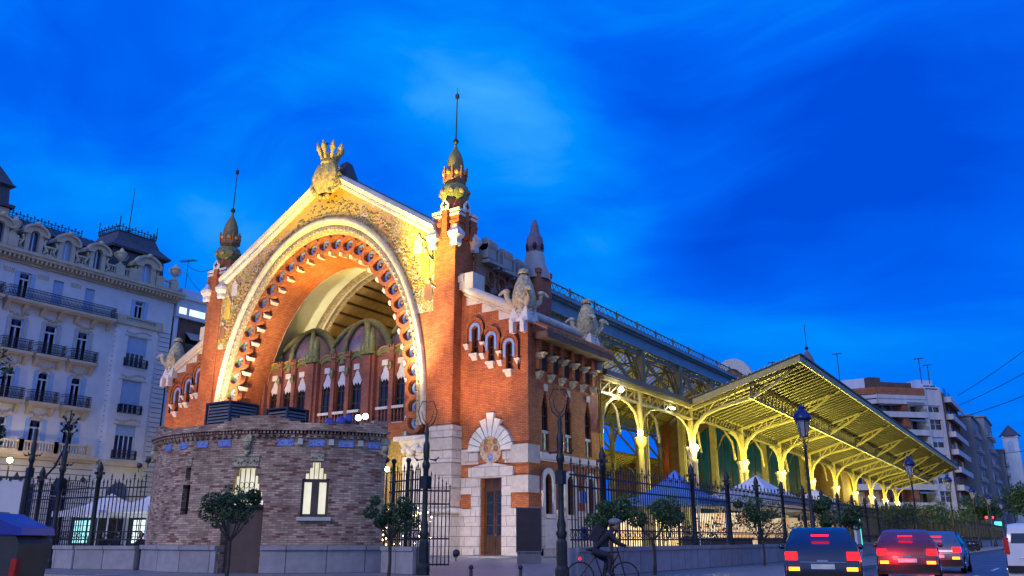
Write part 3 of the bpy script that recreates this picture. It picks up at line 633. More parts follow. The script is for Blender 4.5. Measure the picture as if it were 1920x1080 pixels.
    ev=MB(); ev.m=0; ev.hexa([(CX+s*18.4,.5,15.4),(CX+s*20.35,.5,14.35),(CX+s*18.4,10.2,15.4),(CX+s*20.35,10.2,14.35),(CX+s*18.4,.5,15.55),(CX+s*20.35,.5,14.55),(CX+s*18.4,10.2,15.55),(CX+s*20.35,10.2,14.55)])
    for k in range(60): ev.bar((CX+s*18.5,.6+k*.16,15.58),(CX+s*20.38,.6+k*.16,14.58),.09,.07)
    ev.m=1; ev.box(CX+s*20.3,CX+s*19.1,.6,10.1,13.9,14.35)
    ev.build('eaves_roof',['roof_tile','brown_wall'],hall)
    tb=MB(); tb.tube([(CX+s*18.4,1.4,15.9),(CX+s*18.4,8.6,15.9)],.32,10); tb.box(CX+s*18.0,CX+s*18.8,1.0,1.7,15.5,17.0); tb.build('side_coping','cope_stone',hall)
    # attic with ring tracery, set back behind the tower
    xa=CX+s*14.1; at=MB(); at.m=0
    fa=lambda u,v,w:(xa-s*w,u,v)
    holes=[]
    for k,(yy,zz,rr) in enumerate([(2.3,18.2,.62),(3.6,17.7,.72),(5.0,17.4,.72),(6.4,17.2,.66),(2.9,19.55,.42),(4.3,19.3,.5),(5.7,19.0,.45),(7.0,18.6,.4),(3.6,20.3,.3),(5.0,20.1,.3),(6.4,19.9,.3),(7.3,17.3,.3)]):
        holes.append([(yy+rr*.85*math.cos(2*PI*i/14),zz+rr*1.1*math.sin(2*PI*i/14)) for i in range(14)])
    at.panel([(1.2,13.8),(8.2,13.8),(8.2,20.6),(1.2,21.1)],holes,.3,fa); at.m=1; at.box(xa-s*.34,xa-s*.38,1.2,8.2,13.8,20.5)
    at.build('attic_wall',['red_ceramic','white_trencadis'],hall)
    ar=MB()
    for h in holes:
        yc_=sum(p[0] for p in h)/len(h); zc_=sum(p[1] for p in h)/len(h); rr=(h[0][0]-yc_); ar.tube([(xa+s*.04,yc_+(rr+.1)*math.cos(2*PI*i/14),zc_+(rr*1.29+.1)*math.sin(2*PI*i/14)) for i in range(15)],.1,5)
    ar.build('ring_tracery','gallery_brick',hall)
    mr=MB()
    for k in range(3):
        y=1.9+k*2.15; zt=22.0-k*.22
        mr.box(xa-s*.8,xa+s*.45,y,y+1.1,zt-1.1,zt); mr.tube([(xa+s*.1,y,zt),(xa+s*.1,y+1.1,zt)],.5,10); mr.box(xa-s*.6,xa+s*.3,y+1.1,y+2.15,zt-1.25,zt-.75); mr.box(xa-s*.7,xa+s*.55,y+1.25,y+1.4,zt-1.7,zt-.2); mr.box(xa-s*.7,xa+s*.55,y+1.85,y+2.0,zt-1.7,zt-.2); mr.box(xa-s*.6,xa+s*.62,y-.1,y+2.1,zt-1.5,zt-1.25)
    mr.build('attic_merlon','concrete_grey',hall)
    # small turret with a stone cap and mosaic cone
    tx,ty=CX+s*14.3,8.9; tt=MB(); tt.m=0; tt.box(tx-.95,tx+.95,ty-.95,ty+.95,13.8,21.2)
    for a,b_ in ((-1,-1),(1,-1),(1,1),(-1,1)): tt.box(tx+a*.72-.3,tx+a*.72+.3,ty+b_*.72-.3,ty+b_*.72+.3,21.2,21.6)
    tt.m=1; tt.lathe([(1.25,20.9),(1.2,21.5),(.85,22.3),(.75,23.2),(.6,23.3)],(tx,ty,0),12); tt.m=2; tt.lathe([(.6,23.2),(.74,23.7),(.66,24.5),(.4,25.0),(.3,25.6),(.14,26.1),(.02,26.2)],(tx,ty,0),10,smooth=False)
    tt.m=3
    for k in range(6): a=k*PI/3; tt.ball((tx+.66*math.cos(a),ty+.66*math.sin(a),23.7),.2,6,5,(1,1,1.5))
    tt.build('small_turret',['gallery_brick','concrete_grey','purple_mosaic','recess_dark'],hall)

# --- the porch under the great arch: vault, ribs, timber ceiling
va=MB()
def vsec(y,a,b,zb=8.6,n=40): return [(CX+a,y,zb)]+[(CX+a*math.cos(PI*i/n),y,10+b*math.sin(PI*i/n)) for i in range(n+1)]+[(CX-a,y,zb)]
va.grid([vsec(2.28,9.05,12.6),vsec(2.6,9.9,13.6),vsec(6.4,10.3,14.2)]); va.build('porch_vault','vault_plaster',hall)
for y in (6.4,7.3):
    rb=MB(); rb.m=0; rb.grid([vsec(y,10.3,14.2),vsec(y,9.9,13.8),vsec(y+.35,9.9,13.8),vsec(y+.35,10.3,14.2)],smooth=False); rb.build('vault_rib','gold_band',hall)
rb=MB(); rb.grid([vsec(6.75,10.25,14.1),vsec(7.3,10.25,14.1)]); rb.build('vault_band','pale_stone',hall)
tcg=MB(); tcg.grid([vsec(7.65,10.6,14.6),vsec(22,10.6,14.6)]); tcg.build('timber_vault','wood_ceiling',hall)
pr=MB()
for i in range(1,32):
    t=PI*i/32; pr.bar((CX+10.5*math.cos(t),7.7,10+14.5*math.sin(t)),(CX+10.5*math.cos(t),22,10+14.5*math.sin(t)),.14,.2)
pr.build('ceiling_purlin','dark_wood',hall)
# --- the gallery with its nine windows
GY=2.4
gw=MB(); holes=[]; bays=[]
for gi in (-1,0,1):
    for k in (-1,0,1): bays.append(gi*6.2+k*1.62)
holes=[stephead(CX+b,1.1,9.6,13.2,14.0,4,.16) for b in bays]
gtop=[]
for b in reversed(sorted(bays)): gtop+=arc(CX+b,14.75,.74,.62,0,PI,8)
gw.panel([(CX-9.3,9.3),(CX+9.3,9.3),(CX+9.3,14.75)]+gtop+[(CX-9.3,14.75)],holes,.4,lambda u,v,w:(u,GY+w,v)); gw.build('gallery_wall','gallery_brick',hall)
for b in bays:
    x=CX+b; w=MB(); w.box(x-.6,x+.6,GY+.16,GY+.2,9.6,14); wn=w.build('gallery_window','dark_glass' ,hall)
    fr=MB()
    for dx in (-.5,-.03,.44): fr.box(x+dx,x+dx+.06,GY+.1,GY+.16,9.6,13.3)
    for z in (11.3,12.4,12.9): fr.box(x-.5,x+.5,GY+.11,GY+.155,z,z+.07)
    fr.tube([(x-.47,GY+.12,12.45),(x-.24,GY+.12,12.8),(x,GY+.12,12.45),(x+.24,GY+.12,12.8),(x+.47,GY+.12,12.45)],.03,4); fr.build('frame','dark_wood',wn)
    tp=MB(); tp.panel([(x-.5,13.15),(x-.32,12.75),(x-.12,13.0),(x,12.8),(x+.12,13.0),(x+.32,12.75),(x+.5,13.15),(x+.3,13.5),(x+.17,14.05),(x-.17,14.05),(x-.3,13.5)],[],.03,lambda u,v,w:(u,GY+.06+w,v)); tp.build('stepped_light_panel','white_ceramic',wn)  # white panel stands for the light showing in the window head
    ln=MB(); ln.box(x-.3,x+.3,GY-.08,GY+.05,14.0,14.45); ln.build('lintel','white_stone',wn)
    sc=MB(); pts=arc(x,14.72,.80,.68,.25,PI-.25,8)+arc(x,14.62,.62,.42,PI-.25,.25,8); sc.panel(pts,[],-.14,lambda u,v,w:(u,GY-.0+w,v)); sc.m=1; pts=arc(x,14.84,.80,.70,.2,PI-.2,8)+arc(x,14.80,.78,.64,PI-.2,.2,8); sc.panel(pts,[],-.22,lambda u,v,w:(u,GY+w,v)); sc.build('scalloped_head',['green_mosaic','gold_ceramic'],wn)
for gi in (-1,0,1):
    for k in (-.5,.5):
        x=CX+gi*6.2+k*1.62; p=MB(); p.m=0; p.box(x-.2,x+.2,GY-.24,GY+.05,8.9,15.1); p.box(x-.27,x+.27,GY-.3,GY+.05,8.9,9.5); p.m=1; p.box(x-.33,x+.33,GY-.4,GY+.05,15.1,15.3)
        for dx in (-.26,0,.26): p.box(x+dx-.07,x+dx+.07,GY-.4,GY,15.3,15.52)
        p.m=2; p.ball((x,GY-.38,13.9),.2,7,5,(1,.5,1.8)); p.build('gallery_pilaster',['gallery_brick','red_ceramic','green_mosaic'],hall)
for k in (-1.5,-.5,.5,1.5):
    x=CX+k*6.2; 
    p=MB(); p.box(x-.62,x+.62,GY-.34,GY+.05,8.9,15.0); p.box(x-.36,x+.36,GY-.56,GY-.34,8.9,14.9); p.build('gallery_pier','gallery_brick',hall)
    if abs(k)<1: 
        for dx,h in ((-.5,1.0),(-.1,2.5),(.35,2.1)):
            q=MB(); q.lathe([(.26,0),(.34,.3*h),(.3,.7*h),(.1,h),(.01,h+.05)],(x+dx,GY-.35,15.0),8)
            for t_ in range(10): q.ball((x+dx+.3*math.cos(t_*2.4),GY-.35+.3*math.sin(t_*2.4),15.1+h*.08*t_),.08,5,4)
            q.build('ceramic_finial','green_mosaic',hall)
for gi in (-1,0,1):
    for k in (-1,0,1):
        bl=MB(); x=CX+gi*6.2+k*1.62; bl.m=0; bl.box(x-.6,x+.6,GY-.30,GY-.1,10.55,10.75); bl.box(x-.6,x+.6,GY-.29,GY-.08,9.3,9.5)
        for d in (-.34,0,.34): bl.m=1; bl.lathe([(.07,9.5),(.09,9.6),(.06,9.7),(.09,10.1),(.05,10.5),(.08,10.65)],(x+d,GY-.2,0),7)
        bl.build('balustrade',['white_stone','gallery_brick'],hall)
# wall below the gallery with three arched gateways, lit vaults behind
lw=MB(); holes=[]
for gi in (-1,0,1):
    c=CX+gi*6.4; holes.append([(c-2.2,0.1),(c+2.2,.1),(c+2.2,6.2)]+arc(c,6.2,2.2,2.0,0,PI,12)[1:-1]+[(c-2.2,6.2)])
zz=.1; o=[(CX-11.3,0)]
cur=[(CX-9.3,0.1)]
lw.panel([(CX-11.7,.05),(CX+11.7,.05),(CX+11.7,8.62),(CX+9.3,8.62),(CX+9.3,9.3),(CX-9.3,9.3),(CX-9.3,8.62),(CX-11.7,8.62)],holes,.5,lambda u,v,w:(u,1.3+w,v)); lw.build('gateway_wall','market_brick',hall)
iv=MB()
for gi in (-1,0,1):
    c=CX+gi*6.4; pts=[(c+2.5,0),(c+2.5,6.1)]+arc(c,6.1,2.5,2.35,0,PI,14)[1:-1]+[(c-2.5,6.1),(c-2.5,0)]
    iv.grid([[(a,1.82,b) for a,b in pts],[(a,9.5,b) for a,b in pts]],smooth=False)
iv.build('gateway_vault','gold_band',hall)
for s in (1,-1):
    tm=MB(); tm.hexa([(CX+s*9.0,.2,6.5),(CX+s*11.75,-1.15,6.5),(CX+s*9.0,1.3,6.5),(CX+s*11.75,1.3,6.5),(CX+s*8.7,-.5,7.6),(CX+s*11.75,-1.3,7.6),(CX+s*8.7,1.3,7.6),(CX+s*11.75,1.3,7.6)])
    tm.box(CX+s*8.6,CX+s*11.8,-.95,1.3,7.6,7.9)
    tm.box(CX+s*9.3,CX+s*11.75,-.7,1.3,0,6.5)
    for k in range(9): tm.ball((CX+s*(9.1+.3*k),-.35-.09*k,7.0+.2*math.sin(k*1.7)),.24,6,5)
    tm.build('arch_impost','pale_stone',hall)
for gi in (-1,0,1):
    c=CX+gi*6.4
    for q in (-1,1): gm=MB(); gm.box(c+q*2.0-.9,c+q*2.0+.9,1.24,1.3,8.25,8.6); gm.build('gateway_frieze','green_mosaic',hall)
# bulging mosaic shells above the gallery, with cement ribs
for gi in (-1,0,1):
    c=CX+gi*6.2; dm=MB(); rows=[]
    for i in range(7):
        a=PI/2*i/6; rows.append([(c+2.95*math.cos(a)*math.cos(b_),GY+2.4-2.2*math.cos(a)*math.sin(b_),14.6+3.7*math.sin(a)) for b_ in [PI*(-.1+1.2*k/16) for k in range(17)]])
    dm.grid(rows); dm.build('mosaic_shell','purple_mosaic',hall)
    for b_ in (.0,.27,.5,.73,1.0):
        rib=MB(); rib.tube([(c+3.1*math.cos(a)*math.cos(PI*b_),GY+2.4-2.4*math.cos(a)*math.sin(PI*b_),14.6+3.9*math.sin(a)) for a in [PI/2*i/8 for i in range(9)]],[.26-.01*i for i in range(9)],6); rib.build('shell_rib','rib_cement',hall)
    rib=MB(); rib.tube([(c+3.1*math.cos(a),GY+2.5,14.6+4.0*math.sin(a)) for a in [PI*i/14 for i in range(15)]],.36,7); rib.build('shell_arch','rib_cement',hall)
ns=MB(); ns.box(CX-10.4,CX+10.4,GY+4.2,GY+4.6,8.6,14.8); ns.build('porch_back_wall','gallery_brick',hall)
fl=MB(); fl.box(CX-9.4,CX+9.4,GY,GY+4.2,8.9,9.2); fl.build('gallery_floor','pale_stone',hall)

# foliage and fruit in relief along the crown of the arch, and paler figures in the spandrels
gm_=MB(); rr=random.Random(21)
for k in range(620):
    t=PI*rr.uniform(.16,.86); w_=rr.random()**1.3; top=abs(t/PI-.5)<.16
    a=11.55+w_*(2.0 if top else 1.1); b=16.2+w_*(1.7 if top else 1.0); x=CX+a*math.cos(t); z=10+b*math.sin(t)
    if z>zc(abs(x-CX-.6)+.8)-.6 or z<17: continue
    r=rr.uniform(.05,.15); gm_.m=rr.choice((0,0,0,0,1,2) if top else (0,1,1,1,2)); gm_.ball((x,-.81,z),r,5,4,(1.3,.3,.8))
gm_.build('mosaic_garland',['green_mosaic','gold_ceramic','red_ceramic','white_ceramic'],hall,kind='stuff')
for s in (1,-1):
    fg_=MB()
    for (dx,z,h,c) in ((10.9,20.3,2.3,0),(10.2,21.9,1.5,1),(11.3,18.2,1.5,2)):
        x=CX+s*dx; fg_.m=c; fg_.grid([[(x+q*r_,-.86-.05*(1-q*q),z+k) for q in (-1,-.5,0,.5,1)] for r_,k in ((.28,-h*.5),(.42,-h*.3),(.34,-h*.05),(.40,h*.2),(.20,h*.34))]); fg_.m=3; fg_.ball((x,-.88,z+h*.43),.17,7,5,(1,.4,1.1)); fg_.tube([(x+.3,-.88,z+h*.2),(x+.7,-.88,z+h*.05),(x+.6,-.88,z+h*.3)],.07,5)
    fg_.build('mosaic_figures',['mosaic_robe','cope_stone','red_ceramic','mosaic_flesh'],hall)
# ================================================================ nave, aisles, rear front
NU=13.65; NY=[20.5+9.6*i for i in range(9)]      # iron columns of the nave, both sides
for s in (1,-1):
    x=CX+s*NU
    gd=MB(); gd.box(x-.12,x+.12,10.2,98,19.35,20.35); gd.box(x-.35,x+.35,10.2,98,19.2,19.35); gd.box(x-.4,x+.45,10.2,98,20.35,20.5)
    gd.box(x+s*.3,x+s*.75,10.2,98,20.5,20.8); gd.build('nave_girder','gutter_blue',hall)
    rl=MB(); rl.box(x+s*.6-.05,x+s*.6+.05,10.2,98,21.45,21.55); rl.box(x+s*.6-.04,x+s*.6+.04,10.2,98,20.85,20.93)
    for k in range(98):
        y=10.2+k*.9; rl.bar((x+s*.6,y,20.9),(x+s*.6,y+.45,21.5),.04); rl.bar((x+s*.6,y+.9,20.9),(x+s*.6,y+.45,21.5),.04)
        if k%5==0: rl.box(x+s*.6-.06,x+s*.6+.06,y-.06,y+.06,20.8,21.75); rl.bar((x+s*.6,y,21.5),(x+s*1.3,y,20.6),.05)
    rl.build('roof_railing','iron_olive',hall)
    for i,y in enumerate(NY):
        c=MB(); c.box(x-.3,x+.3,y-.32,y+.32,0,19.2); c.box(x-.38,x+.38,y-.12,y+.12,0,19.2); c.box(x-.5,x+.5,y-.5,y+.5,0,1.2)
        c.build('nave_column','iron_olive' if False else 'nave_paint',hall)
    ys=[10.9]+NY+[98]
    for i in range(len(ys)-1):
        a,b=ys[i]+.32,ys[i+1]-.32; t=MB()
        t.box(x-.15,x+.15,a,b,18.6,18.85); t.bar((x,a,18.6),(x,b,14.8),.22,.3); 
        t.tube([(x+s*.1,a+.15*0,14.9),(x+s*.1,a+.4,16.6),(x+s*.1,a+1.6,18.1),(x+s*.1,a+3.2,18.55)],.13,5)
        t.tube([(x+s*.1,b,14.9),(x+s*.1,b-.4,16.6),(x+s*.1,b-1.6,18.1),(x+s*.1,b-3.2,18.55)],.13,5)
        t.box(x-.14,x+.14,a,b,14.5,14.8); t.box(x-.1,x+.1,a,b,18.9,18.98)
        for k in range(int((b-a)/.9)): yy=a+k*.9; t.bar((x,yy,18.85),(x,yy+.45,19.2),.05); t.bar((x,yy+.9,18.85),(x,yy+.45,19.2),.05)
        t.build('clerestory_truss','iron_olive',hall)
    # main roof: deck, gap of louvres, deck
    rf=MB(); zr=lambda u:29.2-(u/NU)*8.5
    def slab(u0,u1,y0,y1,th=.12): rf.hexa([(CX+s*u0,y0,zr(u0)),(CX+s*u1,y0,zr(u1)),(CX+s*u0,y1,zr(u0)),(CX+s*u1,y1,zr(u1)),(CX+s*u0,y0,zr(u0)+th),(CX+s*u1,y0,zr(u1)+th),(CX+s*u0,y1,zr(u0)+th),(CX+s*u1,y1,zr(u1)+th)])
    slab(0,3.4,22,98); slab(8.4,NU+.2,10.5,98); slab(3.4,8.4,10.5,22); slab(0,3.4,10.5,22)
    for k in range(62): slab(3.4,8.4,22.3+k*1.22,22.95+k*1.22)
    rf.build('nave_roof','deck',hall)
    ra=MB()
    for k in range(80): y=11+k*1.1; ra.bar((CX,y,29.0),(CX+s*NU,y,20.5),.09,.16)
    ra.build('nave_rafter','iron_cream',hall,kind='stuff')
    pu=MB()
    for u in (2.5,3.5,5,6.7,8.3,9.5,10.6,12.2): pu.bar((CX+s*u,10.5,zr(u)-.25),(CX+s*u,98,zr(u)-.25),.12,.2)
    pu.build('nave_purlin','iron_olive',hall)
for y in NY:
    t=MB(); pts=[]
    for k in range(17):
        u=-NU+2*NU*k/16; zt=29.0-abs(u)/NU*8.6; zb_=15+9.5*math.sqrt(max(0,1-(u/NU)**2)); pts.append((CX+u,zt,zb_))
    for k in range(16):
        a,b=pts[k],pts[k+1]; t.bar((a[0],y,a[2]),(b[0],y,b[2]),.2,.2,(0,1,0)); t.bar((a[0],y,a[1]-.15),(b[0],y,b[1]-.15),.18,.22,(0,1,0)); t.bar((a[0],y,a[1]-.1),(b[0],y,b[2]),.09); t.bar((a[0],y,a[1]-.1),(a[0],y,a[2]),.09)
    t.build('roof_truss','iron_olive',hall)
# lean-to aisle roofs
for s in (1,-1):
    lr=MB(); x0,x1=CX+s*NU,CX+s*19.55
    lr.hexa([(x0,9.9,14.6),(x1,9.9,13.05),(x0,98,14.6),(x1,98,11.9),(x0,9.9,14.75),(x1,9.9,13.25),(x0,98,14.75),(x1,98,12.1)]); lr.build('aisle_roof','deck',hall)
    fe=MB(); fe.hexa([(x1,9.9,12.95),(x1+s*.4,9.9,12.9),(x1,28,12.9),(x1+s*.4,28,12.85),(x1,9.9,13.45),(x1+s*.4,9.9,13.3),(x1,28,13.4),(x1+s*.4,28,13.25)]); fe.build('aisle_eave','dark_sheet',hall)
    g2=MB(); g2.box(x1-s*.25,x1+s*.1,9.9,28,12.6,12.88); g2.build('eave_gutter','iron_cream',hall)
    ar=MB()
    for k in range(80): y=10.3+k*1.1; zz=13.0-(y-10)*.013; ar.bar((x0,y,14.5),(x1,y,zz-.08),.1,.18)
    ar.build('aisle_rafter','iron_cream',hall,kind='stuff')
    # spans between the wing and the canopy: chords, lattice, arched braces
    xe=CX+s*19.3; lt=MB(); lt.box(xe-.1,xe+.1,9.9,28,11.55,11.75)
    for k in range(12):
        y=9.95+k*1.5; lt.bar((xe,y,11.7),(xe,y+1.5,12.6),.1); lt.bar((xe,y,11.7),(xe,y,12.65),.1)
    for (ya,dr) in ((10.0,1),(16.6,-1),(17.0,1),(27.6,-1)):
        lt.tube([(xe,ya,8.6),(xe,ya+dr*.15,9.8),(xe,ya+dr*.8,10.8),(xe,ya+dr*1.9,11.4),(xe,ya+dr*3.2,11.6)],.13,6)
    lt.build('aisle_lattice','iron_cream',hall)
    co=MB()
    co.tube([(xe,16.8,0),(xe,16.8,12.6)],.24,8)
    co.lathe([(.24,8.0),(.5,8.5),(.55,8.9),(.3,9.0)],(xe,16.8,0),8); co.build('aisle_column','iron_cream',hall)
    for y in NY+[16.8,13]:
        b=MB(); xn=CX+s*NU; b.tube([(xn,y,8.8),(xn+s*.3,y,10.8),(xn+s*1.2,y,12.4),(xn+s*2.8,y,13.4),(xn+s*5.3,y,12.7)],.12,5); b.bar((xn,y,14.4),(xe,y,12.85),.18,.24); b.tube([(xe,y,8.8),(xe-s*.2,y,10.6),(xe-s*1.0,y,12.0),(xe-s*2.4,y,12.9)],.12,5)
        b.build('aisle_arch_brace','iron_cream',hall)
# rear front of the hall, seen down the nave
RY=99.0
rw=MB(); rw.panel([(CX-19,.1),(CX+19,.1),(CX+19,11),(CX+13.5,16),(CX+12,22.5),(CX+4,26.5),(CX-4,26.5),(CX-12,22.5),(CX-13.5,16),(CX-19,11)],[[(CX+11.3,.2)]+arc(CX,9,11.3,12.5,0,PI,24)+[(CX-11.3,.2)]],1.0,lambda u,v,w:(u,RY+w,v)); rw.build('rear_wall','rear_brick',hall)
hd=MB(); o_=[(CX+3.9,26.4)]+arc(CX+.3,27.5,3.7,4.4,0,PI,16)+[(CX-3.6,26.4)]; i_=[(CX+2.4,26.4)]+arc(CX+.3,27.2,2.0,2.9,0,PI,16)+[(CX-1.8,26.4)]
hd.panel(o_+i_[::-1],[],1.2,lambda u,v,w:(u,RY-.4+w,v)); hd.build('rear_hood','white_trencadis',hall); h2=MB(); h2.panel(i_,[],.4,lambda u,v,w:(u,RY+w,v)); h2.build('rear_hood_infill','market_brick',hall)
tg=MB(); tg.box(CX-11.3,CX+11.3,RY+.5,RY+.6,.1,21.5); tg.build('rear_glazing','teal_glass',hall)
tm=MB()
for k in range(-8,9): tm.box(CX+k*1.35-.06,CX+k*1.35+.06,RY+.3,RY+.5,.1,9+12.4*math.sqrt(1-(k*1.35/11.3)**2))
tm.tube([(a,RY+.3,b) for a,b in arc(CX,.1,10,9.2,0,PI,20)],.35,6)
tm.build('rear_mullion','iron_olive',hall)
for s in (1,-1):
    t=MB(); xc=CX+s*13.4; t.m=0; t.box(xc-1.1,xc+1.1,RY-1,RY+1.4,0,25); t.box(xc-.8,xc+.8,RY-.7,RY+.9,25,27.6); t.m=1; t.lathe([(.95,27.5),(1.15,28.2),(1.2,29.2),(1.0,30.2),(.7,31.0),(.35,31.6),(.1,31.9)],(xc,RY,0),12)
    for k in range(6): t.m=2; t.ball((xc+1.05*math.cos(k*PI/3),RY+1.05*math.sin(k*PI/3),29),.3,6,5,(1,1,2))
    t.m=3; t.ball((xc,RY,32.3),.32,8,6); t.tube([(xc,RY,31.8),(xc,RY,36.4)],.06,5)
    t.build('rear_tower',['market_brick','purple_mosaic','recess_dark','dark_iron'],hall)
    b=MB(); b.box(CX+s*13.6,CX+s*18.9,RY-10,RY,.1,13.5) ; b.build('rear_wing','rear_brick',hall)
# glazed restaurant rooms inside
for k,(x,y,w,d) in enumerate([(CX+9,34,7,12),(CX+9,56,7,14),(CX-9,40,7,16)]):
    r=MB(); r.m=0; r.box(x-w/2,x+w/2,y-d/2,y+d/2,.1,3.1); r.m=1; r.box(x-w/2-.3,x+w/2+.3,y-d/2-.3,y+d/2+.3,3.15,3.5)
    for i in range(9): xx=x-w/2+w*i/8; r.box(xx-.06,xx+.06,y-d/2-.08,y-d/2-.01,.1,3.1)
    for i in range(13): yy=y-d/2+d*i/12; r.box(x+w/2+.01,x+w/2+.08,yy-.06,yy+.06,.1,3.1)
    tag(r.build('glass_pavilion',['lit_shop','dark_iron']),['glowing glazed bar room standing nearest inside the iron hall','glowing glazed bar room standing deep inside the iron hall','glowing glazed bar room on the far aisle of the iron hall'][k],'pavilion','glazed rooms inside the hall')

# ================================================================ the great side canopy
CYs=[28.1,42.5,56.2,69.8,83.2,95.6,108.2,120.3,132.0]
def dz(y): return -(y-28)*.0165
def canopy(s):
    cn=thing('steel_canopy','long pale steel canopy on paired columns, tilting up towards the long black railing' if s>0 else 'matching steel canopy on the far side of the hall, glimpsed through its columns','canopy',(CX+s*19.2,28,0))
    X=lambda u:CX+s*(19.2+u)
    def dk(u): return 13.0+u*.295
    YE=140
    d=MB(); r=[]
    for y in (27.2,YE): r.append([(X(u),y,dk(u)+dz(y)+h) for u,h in ((-.6,-.1),(10.5,.0),(10.5,.14),(-.6,.1))])
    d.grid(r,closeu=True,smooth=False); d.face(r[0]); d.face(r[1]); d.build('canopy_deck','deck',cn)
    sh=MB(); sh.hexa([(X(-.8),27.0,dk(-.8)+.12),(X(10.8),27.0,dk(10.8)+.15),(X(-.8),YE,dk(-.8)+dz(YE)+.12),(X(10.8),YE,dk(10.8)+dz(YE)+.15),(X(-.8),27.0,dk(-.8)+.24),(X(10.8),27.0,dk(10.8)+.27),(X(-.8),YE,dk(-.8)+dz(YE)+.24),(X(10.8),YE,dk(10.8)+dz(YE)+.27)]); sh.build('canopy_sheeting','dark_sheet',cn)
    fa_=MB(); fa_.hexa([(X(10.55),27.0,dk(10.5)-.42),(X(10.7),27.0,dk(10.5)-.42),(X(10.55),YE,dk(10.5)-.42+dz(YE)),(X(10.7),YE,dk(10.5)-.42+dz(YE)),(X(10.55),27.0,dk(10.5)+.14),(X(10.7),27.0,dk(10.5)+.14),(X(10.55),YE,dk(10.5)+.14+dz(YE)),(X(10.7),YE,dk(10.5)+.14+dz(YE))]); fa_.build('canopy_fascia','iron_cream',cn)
    fe=MB(); fe.hexa([(X(-.6),27.02,dk(-.6)-.5),(X(10.54),27.02,dk(10.54)-.42),(X(-.6),27.16,dk(-.6)-.5),(X(10.54),27.16,dk(10.54)-.42),(X(-.6),27.02,dk(-.6)+.1),(X(10.54),27.02,dk(10.54)+.1),(X(-.6),27.16,dk(-.6)+.1),(X(10.54),27.16,dk(10.54)+.1)])
    for k in range(22): u=-.4+k*.5; fe.hexa([(X(u),26.9,dk(u)+.26),(X(u+.12),26.9,dk(u)+.29),(X(u),27.4,dk(u)+.26),(X(u+.12),27.4,dk(u)+.29),(X(u),26.9,dk(u)+.36),(X(u+.12),26.9,dk(u)+.39),(X(u),27.4,dk(u)+.36),(X(u+.12),27.4,dk(u)+.39)])
    fe.build('canopy_end_beam','iron_cream',cn)
    n=100; ra=MB()
    for k in range(n):
        y=27.9+k*1.12
        ra.bar((X(-.4),y,dk(-.4)+dz(y)-.2),(X(10.4),y,dk(10.4)+dz(y)-.2),.42,.42)
    ra.build('canopy_rafter','rafter_gap_shade',cn,kind='stuff')
    # long girder hung at two thirds of the width
    lg=MB(); u=5.9; z0=13.12; lg.hexa([(X(u)-.12,27.3,z0-.1),(X(u)+.12,27.3,z0-.1),(X(u)-.12,YE,z0-.1+dz(YE)),(X(u)+.12,YE,z0-.1+dz(YE)),(X(u)-.12,27.3,z0+.1),(X(u)+.12,27.3,z0+.1),(X(u)-.12,YE,z0+.1+dz(YE)),(X(u)+.12,YE,z0+.1+dz(YE))])
    lg.build('canopy_girder','iron_cream',cn)
    lw_=MB(); k=0; y=27.6
    while y<YE-1.2:
        lw_.bar((X(u),y,z0+dz(y)),(X(u),y+.55,dk(u)-.3+dz(y)),.09); lw_.bar((X(u),y+1.1,z0+dz(y)),(X(u),y+.55,dk(u)-.3+dz(y)),.09); y+=1.1
    lw_.build('canopy_girder_web','iron_olive',cn)
    for i,yc in enumerate(CYs):
        q=dz(yc); b=MB()
        # curved outer brace, tie and webs
        pts=[(.25,9.4),(.3,10.3),(.7,11.2),(1.5,11.95),(2.8,12.45),(4.4,12.8),(5.9,13.1),(8.2,14.3),(10.4,15.85)]
        for j in range(len(pts)-1): b.bar((X(pts[j][0]),yc,pts[j][1]+q),(X(pts[j+1][0]),yc,pts[j+1][1]+q),.34 if j<6 else .2,.2,(0,0,1))
        b.bar((X(.0),yc,12.5+q),(X(10.4),yc,15.7+q),.2,.3)
        for u_,za in ((1.5,11.95),(2.8,12.45),(4.4,12.8),(5.9,13.1),(8.2,14.3)): b.bar((X(u_),yc,za+q),(X(u_),yc,dk(u_)-.2+q),.09); 
        for u0,z0_,u1 in ((1.5,11.95,2.8),(2.8,12.45,4.4),(4.4,12.8,5.9),(5.9,13.1,8.2)): b.bar((X(u0),yc,z0_+q),(X(u1),yc,dk(u1)-.3+q),.08)
        b.build('canopy_bracket','iron_cream',cn)
        p=MB(); p.box(X(0)-.17,X(0)+.17,yc-.2,yc+.2,9.1+q,12.9+q); p.box(X(0)-.25,X(0)+.25,yc-.06,yc+.06,9.1+q,12.9+q)
        # arched braces towards the neighbours
        for dr in (1,-1):
            if i==0 and dr<0: continue
            pp=[(.24,9.5),(.4,10.4),(1.0,11.2),(2.2,11.75),(3.6,11.9)]
            for j in range(4): p.bar((X(0),yc+dr*pp[j][0],pp[j][1]+q),(X(0),yc+dr*pp[j+1][0],pp[j+1][1]+q),.42,.16,(1,0,0))
        p.build('canopy_post','iron_cream',cn)
        c=MB()
        c.lathe([(.34,8.0),(.38,8.15),(.46,8.6),(.66,8.95),(.66,9.12),(.3,9.15)],(X(0),yc,q),8,PI/8,smooth=False)
        for ox,oy in ((-.26,0),(.26,0)):
            c.lathe([(.30,0),(.30,.9),(.21,1.1),(.2,7.7),(.27,7.75),(.27,8.0)],(X(0)+ox,yc+oy,0),10)
        c.box(X(0)-.7,X(0)+.7,yc-.5,yc+.5,0,.5)
        c.build('canopy_column','cope_stone',cn)
